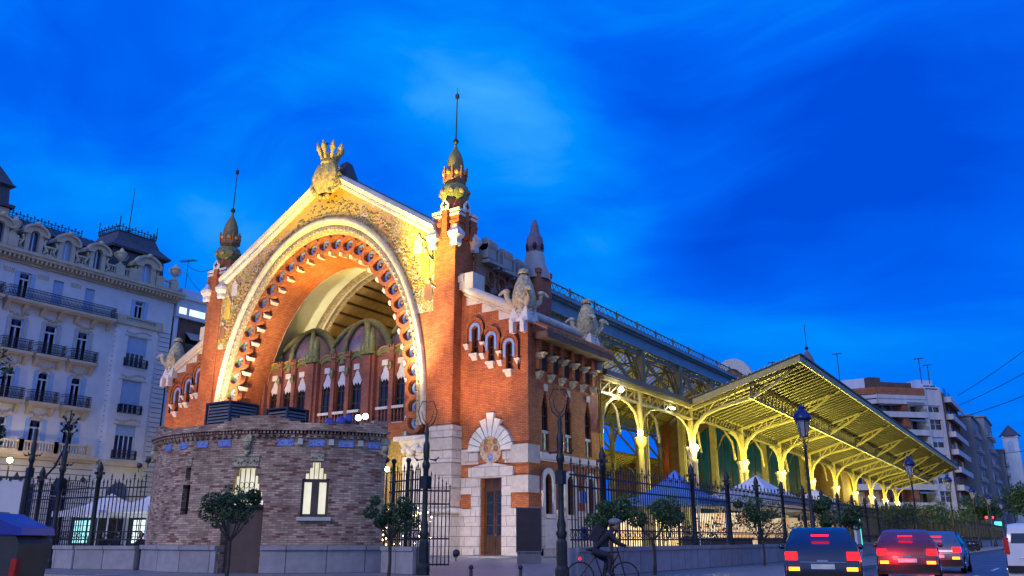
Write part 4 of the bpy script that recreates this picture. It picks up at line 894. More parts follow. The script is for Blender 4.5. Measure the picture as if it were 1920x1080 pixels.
        if i<len(CYs)-1:
            y1=CYs[i+1]; t=MB(); 
            t.hexa([(X(0)-.16,yc,11.85+q),(X(0)+.16,yc,11.85+q),(X(0)-.16,y1,11.85+dz(y1)),(X(0)+.16,y1,11.85+dz(y1)),(X(0)-.16,yc,12.0+q),(X(0)+.16,yc,12.0+q),(X(0)-.16,y1,12.0+dz(y1)),(X(0)+.16,y1,12.0+dz(y1))])
            t.hexa([(X(0)-.16,yc,12.7+q),(X(0)+.16,yc,12.7+q),(X(0)-.16,y1,12.7+dz(y1)),(X(0)+.16,y1,12.7+dz(y1)),(X(0)-.16,yc,12.95+q),(X(0)+.16,yc,12.95+q),(X(0)-.16,y1,12.95+dz(y1)),(X(0)+.16,y1,12.95+dz(y1))])
            for k in range(int((y1-yc)/.8)): yy=yc+k*.8; t.bar((X(0),yy,12.0+q),(X(0),yy+.8,12.7+q),.16,.1,(1,0,0))
            t.build('canopy_lattice','iron_olive',cn)
    return cn
canopy(1); canopy(-1)
# wreath hung under the canopy
w=MB(); w.tube([(17.0+.55*math.cos(2*PI*i/16),60,10.3+.75*math.sin(2*PI*i/16)) for i in range(17)],.14,6) if False else w.tube([(CX+19.2+8.2+.55*math.cos(2*PI*i/16),96,13.0+.75*math.sin(2*PI*i/16)) for i in range(17)],.13,6); w.tube([(CX+27.4,96,13.7),(CX+27.4,96,14.9)],.02,4)
tag(w.build('hanging_ring','dark_iron'),'dark oval ring hanging below the far half of the canopy','ring')
# ================================================================ ground
g=MB(); g.face([(-1500,-1500,-.12),(1500,-1500,-.12),(1500,1500,-.12),(-1500,1500,-.12)]); struct(g.build('road','asphalt'))
pv=MB(); 
def poly_slab(mb,pts,z0,z1):
    mb.face([(x,y,z1) for x,y in pts]); n=len(pts)
    for i in range(n): a,b=pts[i],pts[(i+1)%n]; mb.face([(*a,z0),(*b,z0),(*b,z1),(*a,z1)])
poly_slab(pv,[(-42,-28.5),(-6,-29.6),(6,-29.2),(13,-28),(18.5,-25.5),(20.6,-20),(20.6,150),(-42,150)],-.3,0.0); struct(pv.build('pavement','paving'))
kb=MB(); P_=[(-42,-28.7),(-6,-29.8),(6.1,-29.4),(13.1,-28.2),(18.7,-25.6),(20.8,-20),(20.8,150)]
for a,b in zip(P_,P_[1:]): kb.bar((*a,-.05),(*b,-.05),.2,.125)
struct(kb.build('kerb','wall_stone'))
p2=MB(); poly_slab(p2,[(-49.9,-60),(-46,-60),(-46,150),(-49.9,150)],-.3,.004); struct(p2.build('far_pavement','paving'))
p3=MB(); poly_slab(p3,[(33,-20),(60,-20),(60,300),(33,300)],-.3,.004); struct(p3.build('right_pavement','paving'))
p4=MB(); poly_slab(p4,[(-42,160),(14,160),(14,300),(-42,300)],-.3,.004); struct(p4.build('end_pavement','paving'))
mk_=MB()
for y in range(-60,200,9): mk_.box(25.4,25.52,y,y+3.5,-.13,-.116)
struct(mk_.build('lane_marking','paint_white'))
st_=MB(); st_.box(-40.4,2.0,-3.2,-.0,-.02,.1); struct(st_.build('entrance_step','paving'))

# ================================================================ railings
def fence(name,label,pts,posts,wall=True,step=.16,zt=3.25,zw=.85):
    """pts: polyline on the ground; posts: distances along it"""
    fn=thing(name,label,'railing',(pts[0][0],pts[0][1],0))
    seg=[];tot=0
    for a,b in zip(pts,pts[1:]): l=math.hypot(b[0]-a[0],b[1]-a[1]); seg.append((tot,l,a,b)); tot+=l
    def at(d):
        for t0,l,a,b in seg:
            if d<=t0+l+1e-6: k=(d-t0)/l; return (a[0]+(b[0]-a[0])*k,a[1]+(b[1]-a[1])*k)
        return seg[-1][3]
    if wall:
        w=MB(); 
        for t0,l,a,b in seg: w.bar((*a,.36),(*b,.36),.42,.72); w.bar((*a,.785),(*b,.785),.52,.13)
        w.build('plinth_wall','wall_stone',fn)
    r=MB()
    for z in (zw+.22,zw+.5,zt-.62,zt-.28):
        for t0,l,a,b in seg: r.bar((*a,z),(*b,z),.045,.05)
    r.build('rail','dark_iron',fn)
    b_=MB(); d=step/2; i=0
    while d<tot:
        x,y=at(d)
        top=zt+(.28 if i%3==0 else 0.08)
        b_.hexa([(x-.014,y-.014,zw),(x+.014,y-.014,zw),(x-.014,y+.014,zw),(x+.014,y+.014,zw),(x-.014,y-.014,top-.2),(x+.014,y-.014,top-.2),(x-.014,y+.014,top-.2),(x+.014,y+.014,top-.2)])
        b_.lathe([(.012,top-.22),(.04,top-.14),(.003,top)],(x,y,0),4,smooth=False)
        if i%3==0: b_.bar((x-.06,y,top-.24),(x+.06,y,top-.24),.03,.03)
        if i%2==0 and zw<1: b_.tube([(x+.06*math.cos(2*PI*k/6),y+.03*math.cos(2*PI*k/6),zw+.36+.1*math.sin(2*PI*k/6)) for k in range(7)],.014,3,cap=False)
        d+=step; i+=1
    b_.build('bars','dark_iron',fn,kind='stuff')
    for d in posts:
        x,y=at(d); p=MB(); p.lathe([(.13,zw),(.13,zw+.3),(.085,zw+.4),(.08,zt+.05),(.12,zt+.1),(.12,zt+.2),(.07,zt+.25),(.13,zt+.42),(.10,zt+.55),(.02,zt+.72)],(x,y,0),8); p.bar((x-.2,y-.05,zt+.28),(x+.2,y+.05,zt+.28),.07,.09); p.bar((x,y-.2,zt+.28),(x,y+.2,zt+.28),.07,.09)
        p.build('post','dark_iron',fn)
    return fn
fence('iron_railing','long black spear-topped railing on a stone plinth running beside the hall under the canopy',[(15.98,-23.2),(15.98,60),(15.98,148)],[2.2]+[9.9+4.15*i for i in range(32)],step=.19)
fence('iron_railing','short black railing on a plinth between the brick kiosk and the tall gatepost',[(8.9,-23.3),(10.85,-24.0)],[],step=.15)
fence('iron_railing','black spear-topped railing with tall ornamented posts left of the brick kiosk',[(-.7,-26.15),(-3.2,-27.0),(-7.5,-26.8),(-14,-25.0)],[2.2,6.4,10.5],step=.17)
# inner gate leaves standing open behind the short railing
def gate_leaf(x0,y0,x1,y1,lab):
    gt=thing('gate_leaf',lab,'gate',(x0,y0,0),'open gate leaves')
    f=MB(); 
    for z in (.15,1.1,2.4,2.9): f.bar((x0,y0,z),(x1,y1,z),.05,.06)
    n=int(math.hypot(x1-x0,y1-y0)/.15)
    for i in range(n+1):
        k=i/n; x=x0+(x1-x0)*k; y=y0+(y1-y0)*k; h=3.0+.7*math.sin(PI*(.5+.5*k)); f.bar((x,y,.1),(x,y,h),.03); f.lathe([(.01,h),(.04,h+.08),(.003,h+.2)],(x,y,0),4)
    f.build('grille','dark_iron',gt); s_=MB(); s_.tube([(x0,y0,0),(x0,y0,4.0)],.07,8); s_.ball((x0,y0,4.05),.11,8,6); s_.build('stile','dark_iron',gt)
gate_leaf(6.2,-20,5.0,-18.6,'open iron gate leaf nearest the brick kiosk'); gate_leaf(6.95,-20,8.1,-18.8,'open iron gate leaf folded back behind the tall gatepost')

# tall gateposts with wrought tops
def gatepost(loc,label,h=4.55,topper=True,group='tall wrought gateposts'):
    g=thing('gatepost',label,'gatepost',loc,group); x,y,_=loc
    b=MB(); b.lathe([(.21,0),(.21,.25),(.16,.35),(.16,1.0),(.12,1.1)],(x,y,0),8,PI/8,smooth=False); b.build('base','dark_iron',g)
    s=MB(); s.lathe([(.12,1.1),(.17,1.25),(.12,1.35),(.14,1.5),(.09,1.7),(.085,h-1.3),(.13,h-1.2),(.13,h-1.1),(.085,h-1.0),(.11,h-.75),(.11,h-.5),(.06,h-.35),(.075,h-.1),(.01,h+.25)],(x,y,0),10)
    s.box(x-.12,x+.12,y-.12,y+.12,h-1.9,h-1.5)
    s.build('shaft','dark_iron',g)
    for a in (0,2*PI/4,PI,3*PI/2):
        t=MB(); c,q=math.cos(a+.6),math.sin(a+.6)
        t.tube([(x+c*.1,y+q*.1,h-.95),(x+c*.3,y+q*.3,h-1.0),(x+c*.4,y+q*.4,h-.88)],.02,4); t.ball((x+c*.3,y+q*.3,h-.98),.045,5,4)
        t.build('side_scroll','dark_iron',g)
    if topper:
        for a in (0,PI):
            c,q=math.cos(a+.58),math.sin(a+.58); t=MB(); t.tube([(x,y,h+.05),(x+c*.22,y+q*.22,h+.25),(x+c*.32,y+q*.32,h+.6),(x+c*.18,y+q*.18,h+.95),(x+c*.02,y+q*.02,h+.92)],.018,4)
            t.tube([(x,y,h+.15),(x+c*.14,y+q*.14,h+.35),(x+c*.2,y+q*.2,h+.62)],.014,4); t.build('lyre_scroll','dark_iron',g)
    return g
gatepost((11.1,-24.05,0),'tall black wrought gatepost with lyre top in front of the right tower')
gatepost((15.98,-23.75,0),'tall black wrought gatepost with lyre top right of the portal')
gatepost((-8.4,-26.6,0),'tall black ornamented gatepost at the left railing beside the info board',h=5.5,topper=False)
gp=gatepost((-4.9,-27.15,0),'slender left railing post crowned with wrought flowers and a diagonal stay',h=4.9,topper=False)
t=MB(); 
for k in range(14):
    a=k*2.4; t.tube([(-4.9,-27.15,4.9+.05*k),(-4.9+.3*math.cos(a),-27.15+.3*math.sin(a),5.1+.06*k)],.02,4); t.ball((-4.9+.3*math.cos(a),-27.15+.3*math.sin(a),5.12+.06*k),.06,5,4)
t.tube([(-4.9,-27.15,4.8),(-4.9,-27.15,6.1)],.03,5); t.build('wrought_flowers','dark_iron',gp)
t=MB(); t.tube([(-4.9,-27.15,4.7),(-6.0,-26.9,3.9),(-7.4,-26.6,3.4)],.045,5); t.build('stay','dark_iron',gp)

# ================================================================ brick kiosk at the corner
KC=(2.62,-20.91); KR=6.05
kio=thing('brick_kiosk','small curved brick kiosk with stepped windows and blue tiles in front of the great arch','kiosk',(2.6,-24.5,0))
def ka(x,y): return math.atan2(y-KC[1],x-KC[0])
a_r=ka(8.33,-22.92); a_l=ka(-.57,-26.05)
if a_l>a_r: a_l-=2*PI
# arc parameter d = metres along the wall from the right end
LEN=KR*(a_r-a_l)
def kf(u,v,w): a=a_r-u/KR; r=KR-w; return (KC[0]+r*math.cos(a),KC[1]+r*math.sin(a),v)
def kpanel(mb,u0,u1,z0,z1,w0,w1,n=None,back=False):   # curved block between offsets w0 (outer) and w1
    n=n or max(1,int((u1-u0)/.35)); rows=[]
    for i in range(n+1): u=u0+(u1-u0)*i/n; rows.append([kf(u,z0,w0),kf(u,z1,w0),kf(u,z1,w1),kf(u,z0,w1)])
    mb.grid(rows,closeu=True,smooth=False,uvs=lambda a,b:(u0+(u1-u0)*a/n,(z0,z1,z1+.1,z0-.1,z0)[b])); mb.face(rows[0]); mb.face(rows[-1]); return mb
fk=kf
kw=MB()
win=stephead(2.45,.92,1.8,3.06,3.62,3,.13); dor=stephead(4.85,1.45,-.02,2.35,3.42,4,.36); sl=rect(7.1,7.5,1.9,2.9); s2=rect(7.15,7.42,3.05,3.5)
# the curved wall is cut into narrow strips so that it really curves
def curved_wall(mb,u0,u1,z0,z1,holes,t):
    us=sorted(set([u0,u1]+[round(u0+(u1-u0)*i/32,4) for i in range(33)]+[p[0] for h in holes for p in h]))
    for a,b in zip(us,us[1:]):
        if b-a<1e-4: continue
        m_=(a+b)/2; iv=[]
        for h in holes:
            xs=[p[0] for p in h]
            if min(xs)<m_<max(xs):
                zs=[]
                for i in range(len(h)):
                    p,q=h[i],h[(i+1)%len(h)]
                    if (p[0]-m_)*(q[0]-m_)<0: zs.append(p[1]+(q[1]-p[1])*(m_-p[0])/(q[0]-p[0]))
                zs.sort(); iv.append((zs[0],zs[-1]))
        iv.sort(); cur=z0; spans=[]
        for lo_,hi_ in iv: spans.append((cur,lo_)); cur=hi_
        spans.append((cur,z1))
        for lo_,hi_ in spans:
            if hi_-lo_>1e-3: mb.face([fk(a,lo_,0),fk(b,lo_,0),fk(b,hi_,0),fk(a,hi_,0)],[(a,lo_),(b,lo_),(b,hi_),(a,hi_)])
    for h in holes:
        for i in range(len(h)):
            p,q=h[i],h[(i+1)%len(h)]; mb.face([fk(*p,0),fk(*q,0),fk(*q,t),fk(*p,t)])
curved_wall(kw,0,LEN,.0,4.55,[win,dor,sl,s2],.35)
rb_=(-2.2,2.25)
A0=fk(0,0,0); B0=fk(LEN,0,0)
for P0 in (A0,B0):
    q=(P0[0]-2.3,P0[1]+2.1); kw.face([(P0[0],P0[1],0),(q[0],q[1],0),(q[0],q[1],4.9),(P0[0],P0[1],4.9)],[(0,0),(3.1,0),(3.1,4.9),(0,4.9)])
qa=(A0[0]-2.3,A0[1]+2.1); qb=(B0[0]-2.3,B0[1]+2.1); kw.face([(*qa,0),(*qb,0),(*qb,4.9),(*qa,4.9)])
kw.build('wall','pavilion_brick',kio)
rf=MB(); rf.face([fk(LEN*i/30,4.7,.3) for i in range(31)]+[(*qb,4.7),(*qa,4.7)]); rf.build('roof','dark_sheet',kio)
pl=MB()
for a,b in ((-.02,4.08),(5.64,LEN+.02)): kpanel(pl,a,b,0,.74,-.10,.2); kpanel(pl,a,b,.74,.88,-.17,.2)
pl.build('plinth','wall_stone',kio)
co=MB(); kpanel(co,-.05,LEN+.05,4.50,4.57,-.06,.3); kpanel(co,-.05,LEN+.05,4.68,4.76,-.22,.3)
for k in range(88): u=.05+k*.123; kpanel(co,u,u+.06,4.57,4.68,-.16,.0,1)
for k in range(44): u=.05+k*.246; kpanel(co,u,u+.12,4.45,4.57,-.1,.0,1)
co.build('cornice','pavilion_brick',kio)
pa=MB(); 
def par(u0,u1,z1): kpanel(pa,u0,u1,4.76,z1,-.10,.2)
par(0,.55,5.14); par(.55,1.0,5.05); par(1.0,3.1,4.95); par(3.1,3.5,5.0); par(3.5,3.8,5.08); par(3.8,5.2,5.19); par(5.2,5.5,5.12); par(5.5,5.8,5.02); par(5.8,9.2,4.93); par(9.2,9.6,5.02); par(9.6,10.0,5.1); par(10.0,LEN,5.18)
pa.build('parapet','pavilion_brick',kio)
for u in (.45,1.5,2.5,3.55,5.75,6.7,7.7,8.75):
    w_=.27 if u<4 else .25; t_=MB(); kpanel(t_,u-w_,u+w_,4.16,4.38,-.03,.02); kpanel(t_,u-w_-.04,u-w_,4.14,4.46,-.04,.02,1) if False else None; t_.build('blue_tile_panel','blue_tile',kio)
for u in (1.0,2.02,3.05): t_=MB(); kpanel(t_,u-.08,u+.08,4.2,4.4,-.12,.02,1); t_.build('corbel','pale_stone',kio)
for u in (4.85,.08,10.3):
    t_=MB(); kpanel(t_,u-.16,u+.16,4.3,4.5,-.16,.02,1); kpanel(t_,u-.11,u+.11,3.95,4.3,-.12,.02,1); p=fk(u,4.15,-.12); t_.ball(p,.13,8,6); p=fk(u,3.9,-.1); t_.ball(p,.08,6,5); t_.build('carved_cartouche','carved_stone',kio)
for u,w_,z0,z1 in ((2.45,.22,3.66,3.94),(4.85,.44,3.46,3.80),(7.28,.16,3.55,3.8)):
    t_=MB(); kpanel(t_,u-w_,u+w_,z0,z1,-.05,.02); kpanel(t_,u-w_-.03,u+w_+.03,z1,z1+.04,-.08,.02)
    for k in range(int(w_*2/.11)): p=fk(u-w_+.07+k*.11,(z0+z1)/2+.04*math.sin(k*2),-.06); t_.ball(p,.045,5,4)
    t_.build('carved_lintel','carved_stone',kio)
# the stepped window
wn=MB(); kpanel(wn,1.99,2.91,3.0,3.62,.2,.23); wn=wn.build('window','lit_cream',kio)
fr=MB()
for a,b,z0,z1 in ((1.99,2.07,1.8,3.1),(2.83,2.91,1.8,3.1),(2.41,2.49,1.8,3.0),(1.99,2.91,2.95,3.06),(1.99,2.91,1.8,1.9),(2.32,2.41,1.9,2.95),(2.49,2.58,1.9,2.95)): kpanel(fr,a,b,z0,z1,.08,.2,1)
for u in (2.2,2.36,2.52,2.68): kpanel(fr,u-.012,u+.012,3.06,3.6,.1,.14,1)
fr.build('frame','brown_wall',wn)
pn=MB(); kpanel(pn,2.07,2.83,1.88,2.96,.18,.195); pn.build('pane','lit_cream',wn)
st=MB(); kpanel(st,1.9,3.0,1.68,1.8,-.14,.2); st.build('sill','pale_stone',wn)
dn=MB(); kpanel(dn,4.12,5.58,2.2,3.42,.25,.28); dn.build('fanlight','lit_cream',kio)
fg=MB()
for k in range(8): u=4.2+k*.186; kpanel(fg,u-.012,u+.012,2.2,3.4,.16,.19,1)
for k in range(3):
    cu=4.67+k*.186; fg.tube([fk(cu+.09*math.cos(2*PI*i/10),2.85+.1*math.sin(2*PI*i/10),.15) for i in range(11)],.012,3,cap=False)
kpanel(fg,4.12,5.58,2.12,2.2,.14,.3); fg.build('fanlight_grille','dark_iron',kio)
dd=MB(); kpanel(dd,4.12,5.58,0,2.12,.3,.36); dd.build('door','brown_wall',kio)
for u0,u1,z0,z1 in ((7.1,7.5,1.9,2.9),(7.15,7.42,3.05,3.5)): w_=MB(); kpanel(w_,u0,u1,z0,z1,.2,.24); w_.build('dim_window','dark_glass',kio)
# things standing on the kiosk's roof
def louvre_box(loc,w,d,h,lab):
    t=thing('ventilation_box',lab,'ventilation box',loc,'louvred boxes on the kiosk roof'); x,y,z=loc; b=MB(); b.m=0; b.box(x-w/2+.05,x+w/2-.05,y-d/2+.05,y+d/2-.05,z,z+h)
    for k in range(int(h/.12)): 
        zz=z+.06+k*.12; b.m=1; b.hexa([(x-w/2,y-d/2,zz-.05),(x+w/2,y-d/2,zz-.05),(x-w/2,y+d/2,zz-.05),(x+w/2,y+d/2,zz-.05),(x-w/2+.05,y-d/2+.05,zz+.03),(x+w/2-.05,y-d/2+.05,zz+.03),(x-w/2+.05,y+d/2-.05,zz+.03),(x+w/2-.05,y+d/2-.05,zz+.03)])
    b.build('louvres',['recess_dark','grey_plastic'],t); c=MB(); c.box(x-w/2-.04,x+w/2+.04,y-d/2-.04,y+d/2+.04,z+h,z+h+.06)
    for a,b_ in ((-1,-1),(1,-1),(1,1),(-1,1)): c.box(x+a*(w/2)-.04,x+a*(w/2)+.04,y+b_*d/2-.04,y+b_*d/2+.04,z,z+h)
    c.build('casing','dark_sheet',t)
louvre_box((2.05,-24.75,4.82),1.35,1.3,1.2,'larger grey louvred ventilation box on the kiosk roof'); louvre_box((4.4,-24.1,4.82),1.1,1.0,.88,'smaller grey louvred ventilation box on the kiosk roof')
def solar(loc):
    t=MB(); x,y,z=loc; t.bar((x-.4,y,z),(x+.4,y-.3,z+.06),.5,.04); t.box(x-.3,x+.3,y-.1,y+.2,z-.5,z)
    return t
tag(solar((3.6,-25.4,5.3)).build('roof_hatch',['dark_sheet']),'dark tilted hatch lying on the kiosk parapet between the louvred boxes','hatch')
cs_=MB(); cs_.grid([[(4.6+.5*i,-25.6+.5*i,5.0+.22*math.sin(PI*i/5)),(5.0+.5*i,-25.0+.5*i,5.02+.24*math.sin(PI*i/5))] for i in range(6)]); tag(cs_.build('tarpaulin','dark_sheet'),'dark sagging tarpaulin on the kiosk roof','tarpaulin')
def floodlight(loc,tgt,label,r=.2,lit=False,grp='floodlights on the kiosk roof'):
    t=thing('floodlight',label,'floodlight',loc,grp); x,y,z=loc; d=(Vector(tgt)-Vector(loc)).normalized(); c=Vector(loc)
    b=MB(); b.tube([c-d*.16,c-d*.1,c+d*.12],[r*.45,r*.8,r],12); b.tube([(x,y,z-.45),(x,y,z-.08)],.03,5); b.build('housing','lamp_iron',t)
    g=MB(); g.tube([c+d*.12,c+d*.14],[r*.92,r*.6],12); g.build('lens','bulb_flood' if lit else 'container_blue',t); return t
for i,(u,w_,z,lit,dy) in enumerate([(1.62,.5,5.10,0,-1),(2.05,.6,5.04,0,-1),(1.3,.6,5.22,0,-1),(.95,.5,5.28,1,1),(.62,.6,5.36,1,1)]):
    p=fk(u,z,w_); floodlight(p,(p[0]+(1 if dy<0 else .6),p[1]+dy*(1.6),p[2]+.3 if dy<0 else p[2]-.2),['blue-backed floodlight behind the kiosk parapet, left of the three','lowest blue-backed floodlight on the kiosk roof','raised blue-backed floodlight on the kiosk roof','glowing white floodlight at the kiosk corner, left one of the pair','glowing white floodlight at the kiosk corner, right one of the pair'][i],r=.18,lit=bool(lit)) if not lit else floodlight(p,(28,-45,1.1),['','','','glowing white floodlight at the kiosk corner, left one of the pair','glowing white floodlight at the kiosk corner, right one of the pair'][i],r=.12,lit=True)

# ================================================================ street lamps
def street_lamp(loc,label):
    t=thing('street_lamp',label,'street lamp',(0,0,0),'black lantern lamps along the pavement')
    b=MB(); b.lathe([(.24,0),(.24,.5),(.16,.7),(.17,.8),(.12,1.0),(.085,3.0),(.07,5.3),(.12,5.4),(.06,5.5),(.05,5.8)],(0,0,0),10); b.build('post','lamp_iron',t)
    for k in range(4): a=k*PI/2+.5; s=MB(); s.tube([(.05*math.cos(a),.05*math.sin(a),5.6),(.22*math.cos(a),.22*math.sin(a),5.75),(.2*math.cos(a),.2*math.sin(a),5.92)],.02,4); s.build('cradle_arm','lamp_iron',t)
    g=MB(); g.lathe([(.17,5.92),(.33,6.7)],(0,0,0),6,smooth=False); g.build('lantern_glass','lantern_glass',t)
    f=MB()
    for k in range(6): a=k*PI/3; f.bar((.175*math.cos(a),.175*math.sin(a),5.9),(.335*math.cos(a),.335*math.sin(a),6.72),.035)
    f.lathe([(.16,5.88),(.21,5.9),(.2,5.95)],(0,0,0),6,smooth=False); f.build('lantern_frame','lamp_iron',t)
    h=MB(); h.lathe([(.36,6.7),(.44,6.74),(.42,6.86),(.34,7.05),(.2,7.2),(.12,7.24),(.12,7.34),(.03,7.4)],(0,0,0),12)
    for k in range(6): a=k*PI/3; h.lathe([(.03,0),(.045,.1),(.005,.18)],(.12*math.cos(a),.12*math.sin(a),7.3),5)
    h.build('lantern_hood','lamp_hood' if 'lamp_hood' in M else 'container_blue',t)
    m_=MB(); m_.ball((0,0,6.3),.07,6,5); m_.build('bulb','paint_white',t)
    t.location=loc; return t
L0=street_lamp((18.0,-3.2,0),'nearest blue-capped lantern lamp rising before the canopy front')
index_kids()
for y,lab in ((28.6,'second lantern lamp along the pavement, before the middle of the canopy'),(52.4,'third lantern lamp, beside the far tip of the canopy'),(76,'fourth lantern lamp, in front of the apartment block'),(99,'fifth lantern lamp of the pavement row'),(122,'sixth lantern lamp of the row, near the shop lights')):
    c=copy_tree(L0); c.location=(18,y,0); c['label']=lab
# twin pendant lamp further off
tl=thing('twin_lamp','twin-armed lamp with hanging shades in front of the apartment block','street lamp',(15,135,0)); b=MB(); b.tube([(15,135,0),(15,135,9)],.12,6); b.tube([(13.2,135,8.2),(15,135,8.6),(16.8,135,8.2)],.07,5); b.build('post','lamp_iron',tl)
for dx in (-1.8,1.8): s=MB(); s.lathe([(.06,8.1),(.2,7.6),(.6,7.0),(.6,6.9)],(15+dx,135,0),8); s.build('lamp_shade','lamp_iron',tl)

# ================================================================ small trees
def leafball(mb,c,r,n,size,sq=(1,1,.8),rr=None):
    rr=rr or rnd
    for _ in range(n):
        while True:
            v=Vector((rr.uniform(-1,1),rr.uniform(-1,1),rr.uniform(-1,1)))
            if .25<v.length<1: break
        v=v.normalized()*(v.length**.5); p=Vector(c)+Vector((v.x*r*sq[0],v.y*r*sq[1],v.z*r*sq[2]))
        a=Vector((rr.uniform(-1,1),rr.uniform(-1,1),rr.uniform(-1,1))).normalized(); b=a.cross(Vector((rr.uniform(-1,1),rr.uniform(-1,1),rr.uniform(-1,1)))).normalized()
        s=size*rr.uniform(.6,1.3); mb.face([p-a*s,p+b*s*.42,p+a*s,p-b*s*.42])
def small_tree(name,loc,label,h=2.45,cr=.8,tr=1.15,n=5200,seed=1,group='little orange trees along the pavement',leaf=.065,crown=None,fruit=6):
    rr=random.Random(seed); t=thing(name,label,'tree',loc,group); x,y,z=loc
    b=MB(); b.tube([(x,y,z),(x+.03,y,z+.5),(x-.02,y+.02,z+tr)],[.06,.045,.05],7)
    L_=[]
    for k in range(6):
        a=k*PI/3+rr.uniform(-.3,.3); q=(x+cr*.6*math.cos(a),y+cr*.6*math.sin(a),z+tr+(h-tr)*rr.uniform(.3,.7)); b.tube([(x,y,z+tr-.05),((x+q[0])/2,(y+q[1])/2,z+tr+.22),q],[.035,.025,.01],5); L_.append(q)
    b.build('trunk','bark',t)
    c=MB(); zc_=(h+tr)/2+.05+z
    for k in range(15):
        a=rr.uniform(0,2*PI); e=rr.uniform(-.5,.9); rad=cr*rr.uniform(.3,.66)
        leafball(c,(x+rad*1.25*math.cos(a),y+rad*1.25*math.sin(a),zc_+e*(h-tr)*.42),cr*rr.uniform(.18,.42),int(n/15*rr.uniform(.35,1.0)),leaf,rr=rr)
    c.build('crown','leaf',t)
    if fruit:
        f=MB()
        for k in range(fruit): a=rr.uniform(0,6.28); f.ball((x+cr*.8*math.cos(a),y+cr*.8*math.sin(a),zc_+rr.uniform(-.4,.4)),.04,6,4)
        f.build('oranges','orange_skin',t,kind='stuff')
    return t
plain('orange_skin',(.6,.2,.02),.5)
TR=[(9.08,-30.0,'rounded little tree in front of the kiosk door',2.4,.88),(12.72,-27.55,'little tree with fairy lights behind it, before the kiosk corner railing',2.2,.85),(17.2,-23.0,'low leafy tree just right of the second gatepost',2.3,.75),(17.2,-20.0,'open-branched little tree before the blue marquee',2.6,1.05),(17.2,-8.6,'dense little tree between the marquee and the nearest lantern',2.9,1.15),(17.4,4.6,'dark little tree just right of the nearest lantern lamp',3.4,1.3),(17.4,24,'dark little tree before the second lantern lamp',3.6,1.5),(17.4,40,'wide dark tree past the second lantern lamp',4.2,1.9),(17.4,62,'dark tree before the white apartment pillar',4.6,2.2)]
for i,(x,y,l,h,cr) in enumerate(TR): small_tree('orange_tree',(x,y,0),l,h,cr,seed=11+i,n=6500 if i<6 else 3500,leaf=.05 if i<5 else .09,tr=1.1 if i<6 else 1.4,fruit=7 if i in(4,5) else 0)
# crown hanging in at the left edge, street trees far down the road
def big_tree(loc,label,h,cr,seed,n,leaf,name='street_tree',group='trees down the street'):
    rr=random.Random(seed); t=thing(name,label,'tree',loc,group); x,y,z=loc; b=MB(); b.tube([(x,y,0),(x+.1,y,h*.3),(x,y,h*.6)],[.25,.2,.12],8)
    for k in range(7): a=k*.9; b.tube([(x,y,h*.45),(x+cr*.4*math.cos(a),y+cr*.4*math.sin(a),h*.65),(x+cr*.8*math.cos(a),y+cr*.8*math.sin(a),h*(.75+.1*(k%3)))],[.1,.06,.02],5)
    b.build('trunk','bark',t); c=MB()
    for k in range(22):
        a=rr.uniform(0,2*PI); rad=cr*rr.uniform(.1,.8); leafball(c,(x+rad*math.cos(a),y+rad*math.sin(a),h*rr.uniform(.58,.95)),cr*rr.uniform(.2,.4),n//22,leaf,rr=rr)
    c.build('crown','leaf',t); return t
t=big_tree((11.05,-38.9,0),'leafy branch of a tree entering at the left edge before the hotel',4.7,1.45,5,5000,.07,group=None)
for i,(x,y,h) in enumerate([(20,150,11),(19,175,13),(30,190,14),(32,150,12),(34,120,11),(22,215,14),(12,150,9)]):
    big_tree((x,y,0),['dark street tree beyond the last lantern','taller dark street tree beyond the parked cars','dark tree closing the end of the road','dark tree on the right pavement far off','nearer dark tree on the right pavement','furthest dark street tree','low dark tree before the apartment shop'][i],h,4.2,30+i,2600,.3)
# hedge planters inside the railing
pl_=MB(); rr=random.Random(4)
for k in range(36): leafball(pl_,(14.9+rr.uniform(-.3,.3),-12+k*1.6,1.2+rr.uniform(0,1.9)),.75,90,.09,rr=rr)
tag(pl_.build('hedge','leaf'),'dark uneven hedge and climbers growing just inside the long railing','hedge')
# ================================================================ the grand hotel block on the left
HX=-50.0
ht=thing('grand_apartment_house','pale ornate apartment house with wrought balconies, dormers and slate roof on the left','apartment house',(HX,-2,0))
fh=lambda u,v,w:(HX-w,u,v)          # u runs along Y, w goes into the wall
AX=[-17.9,-14.7,-11.5,-8.3,-5.15,-1.97]; BY=3.5
fl5,fl4,fl3,fl2=22.2,17.5,13.1,8.55
mb=MB(); holes=[]
for y in AX:
    holes+= [rect(y-.5,y+.5,fl5+.1,24.9),rect(y-.55,y+.55,fl4+.1,20.5),archhole(y,1.0,fl3+.1,16.0),rect(y-.55,y+.55,fl2+.1,11.6),archhole(y,1.7,.1,6.6)]
mb.panel([(-22,0),(.9,0),(.9,25.6),(-22,25.6)],holes,.35,fh); mb.build('wall','hotel_stone',ht)
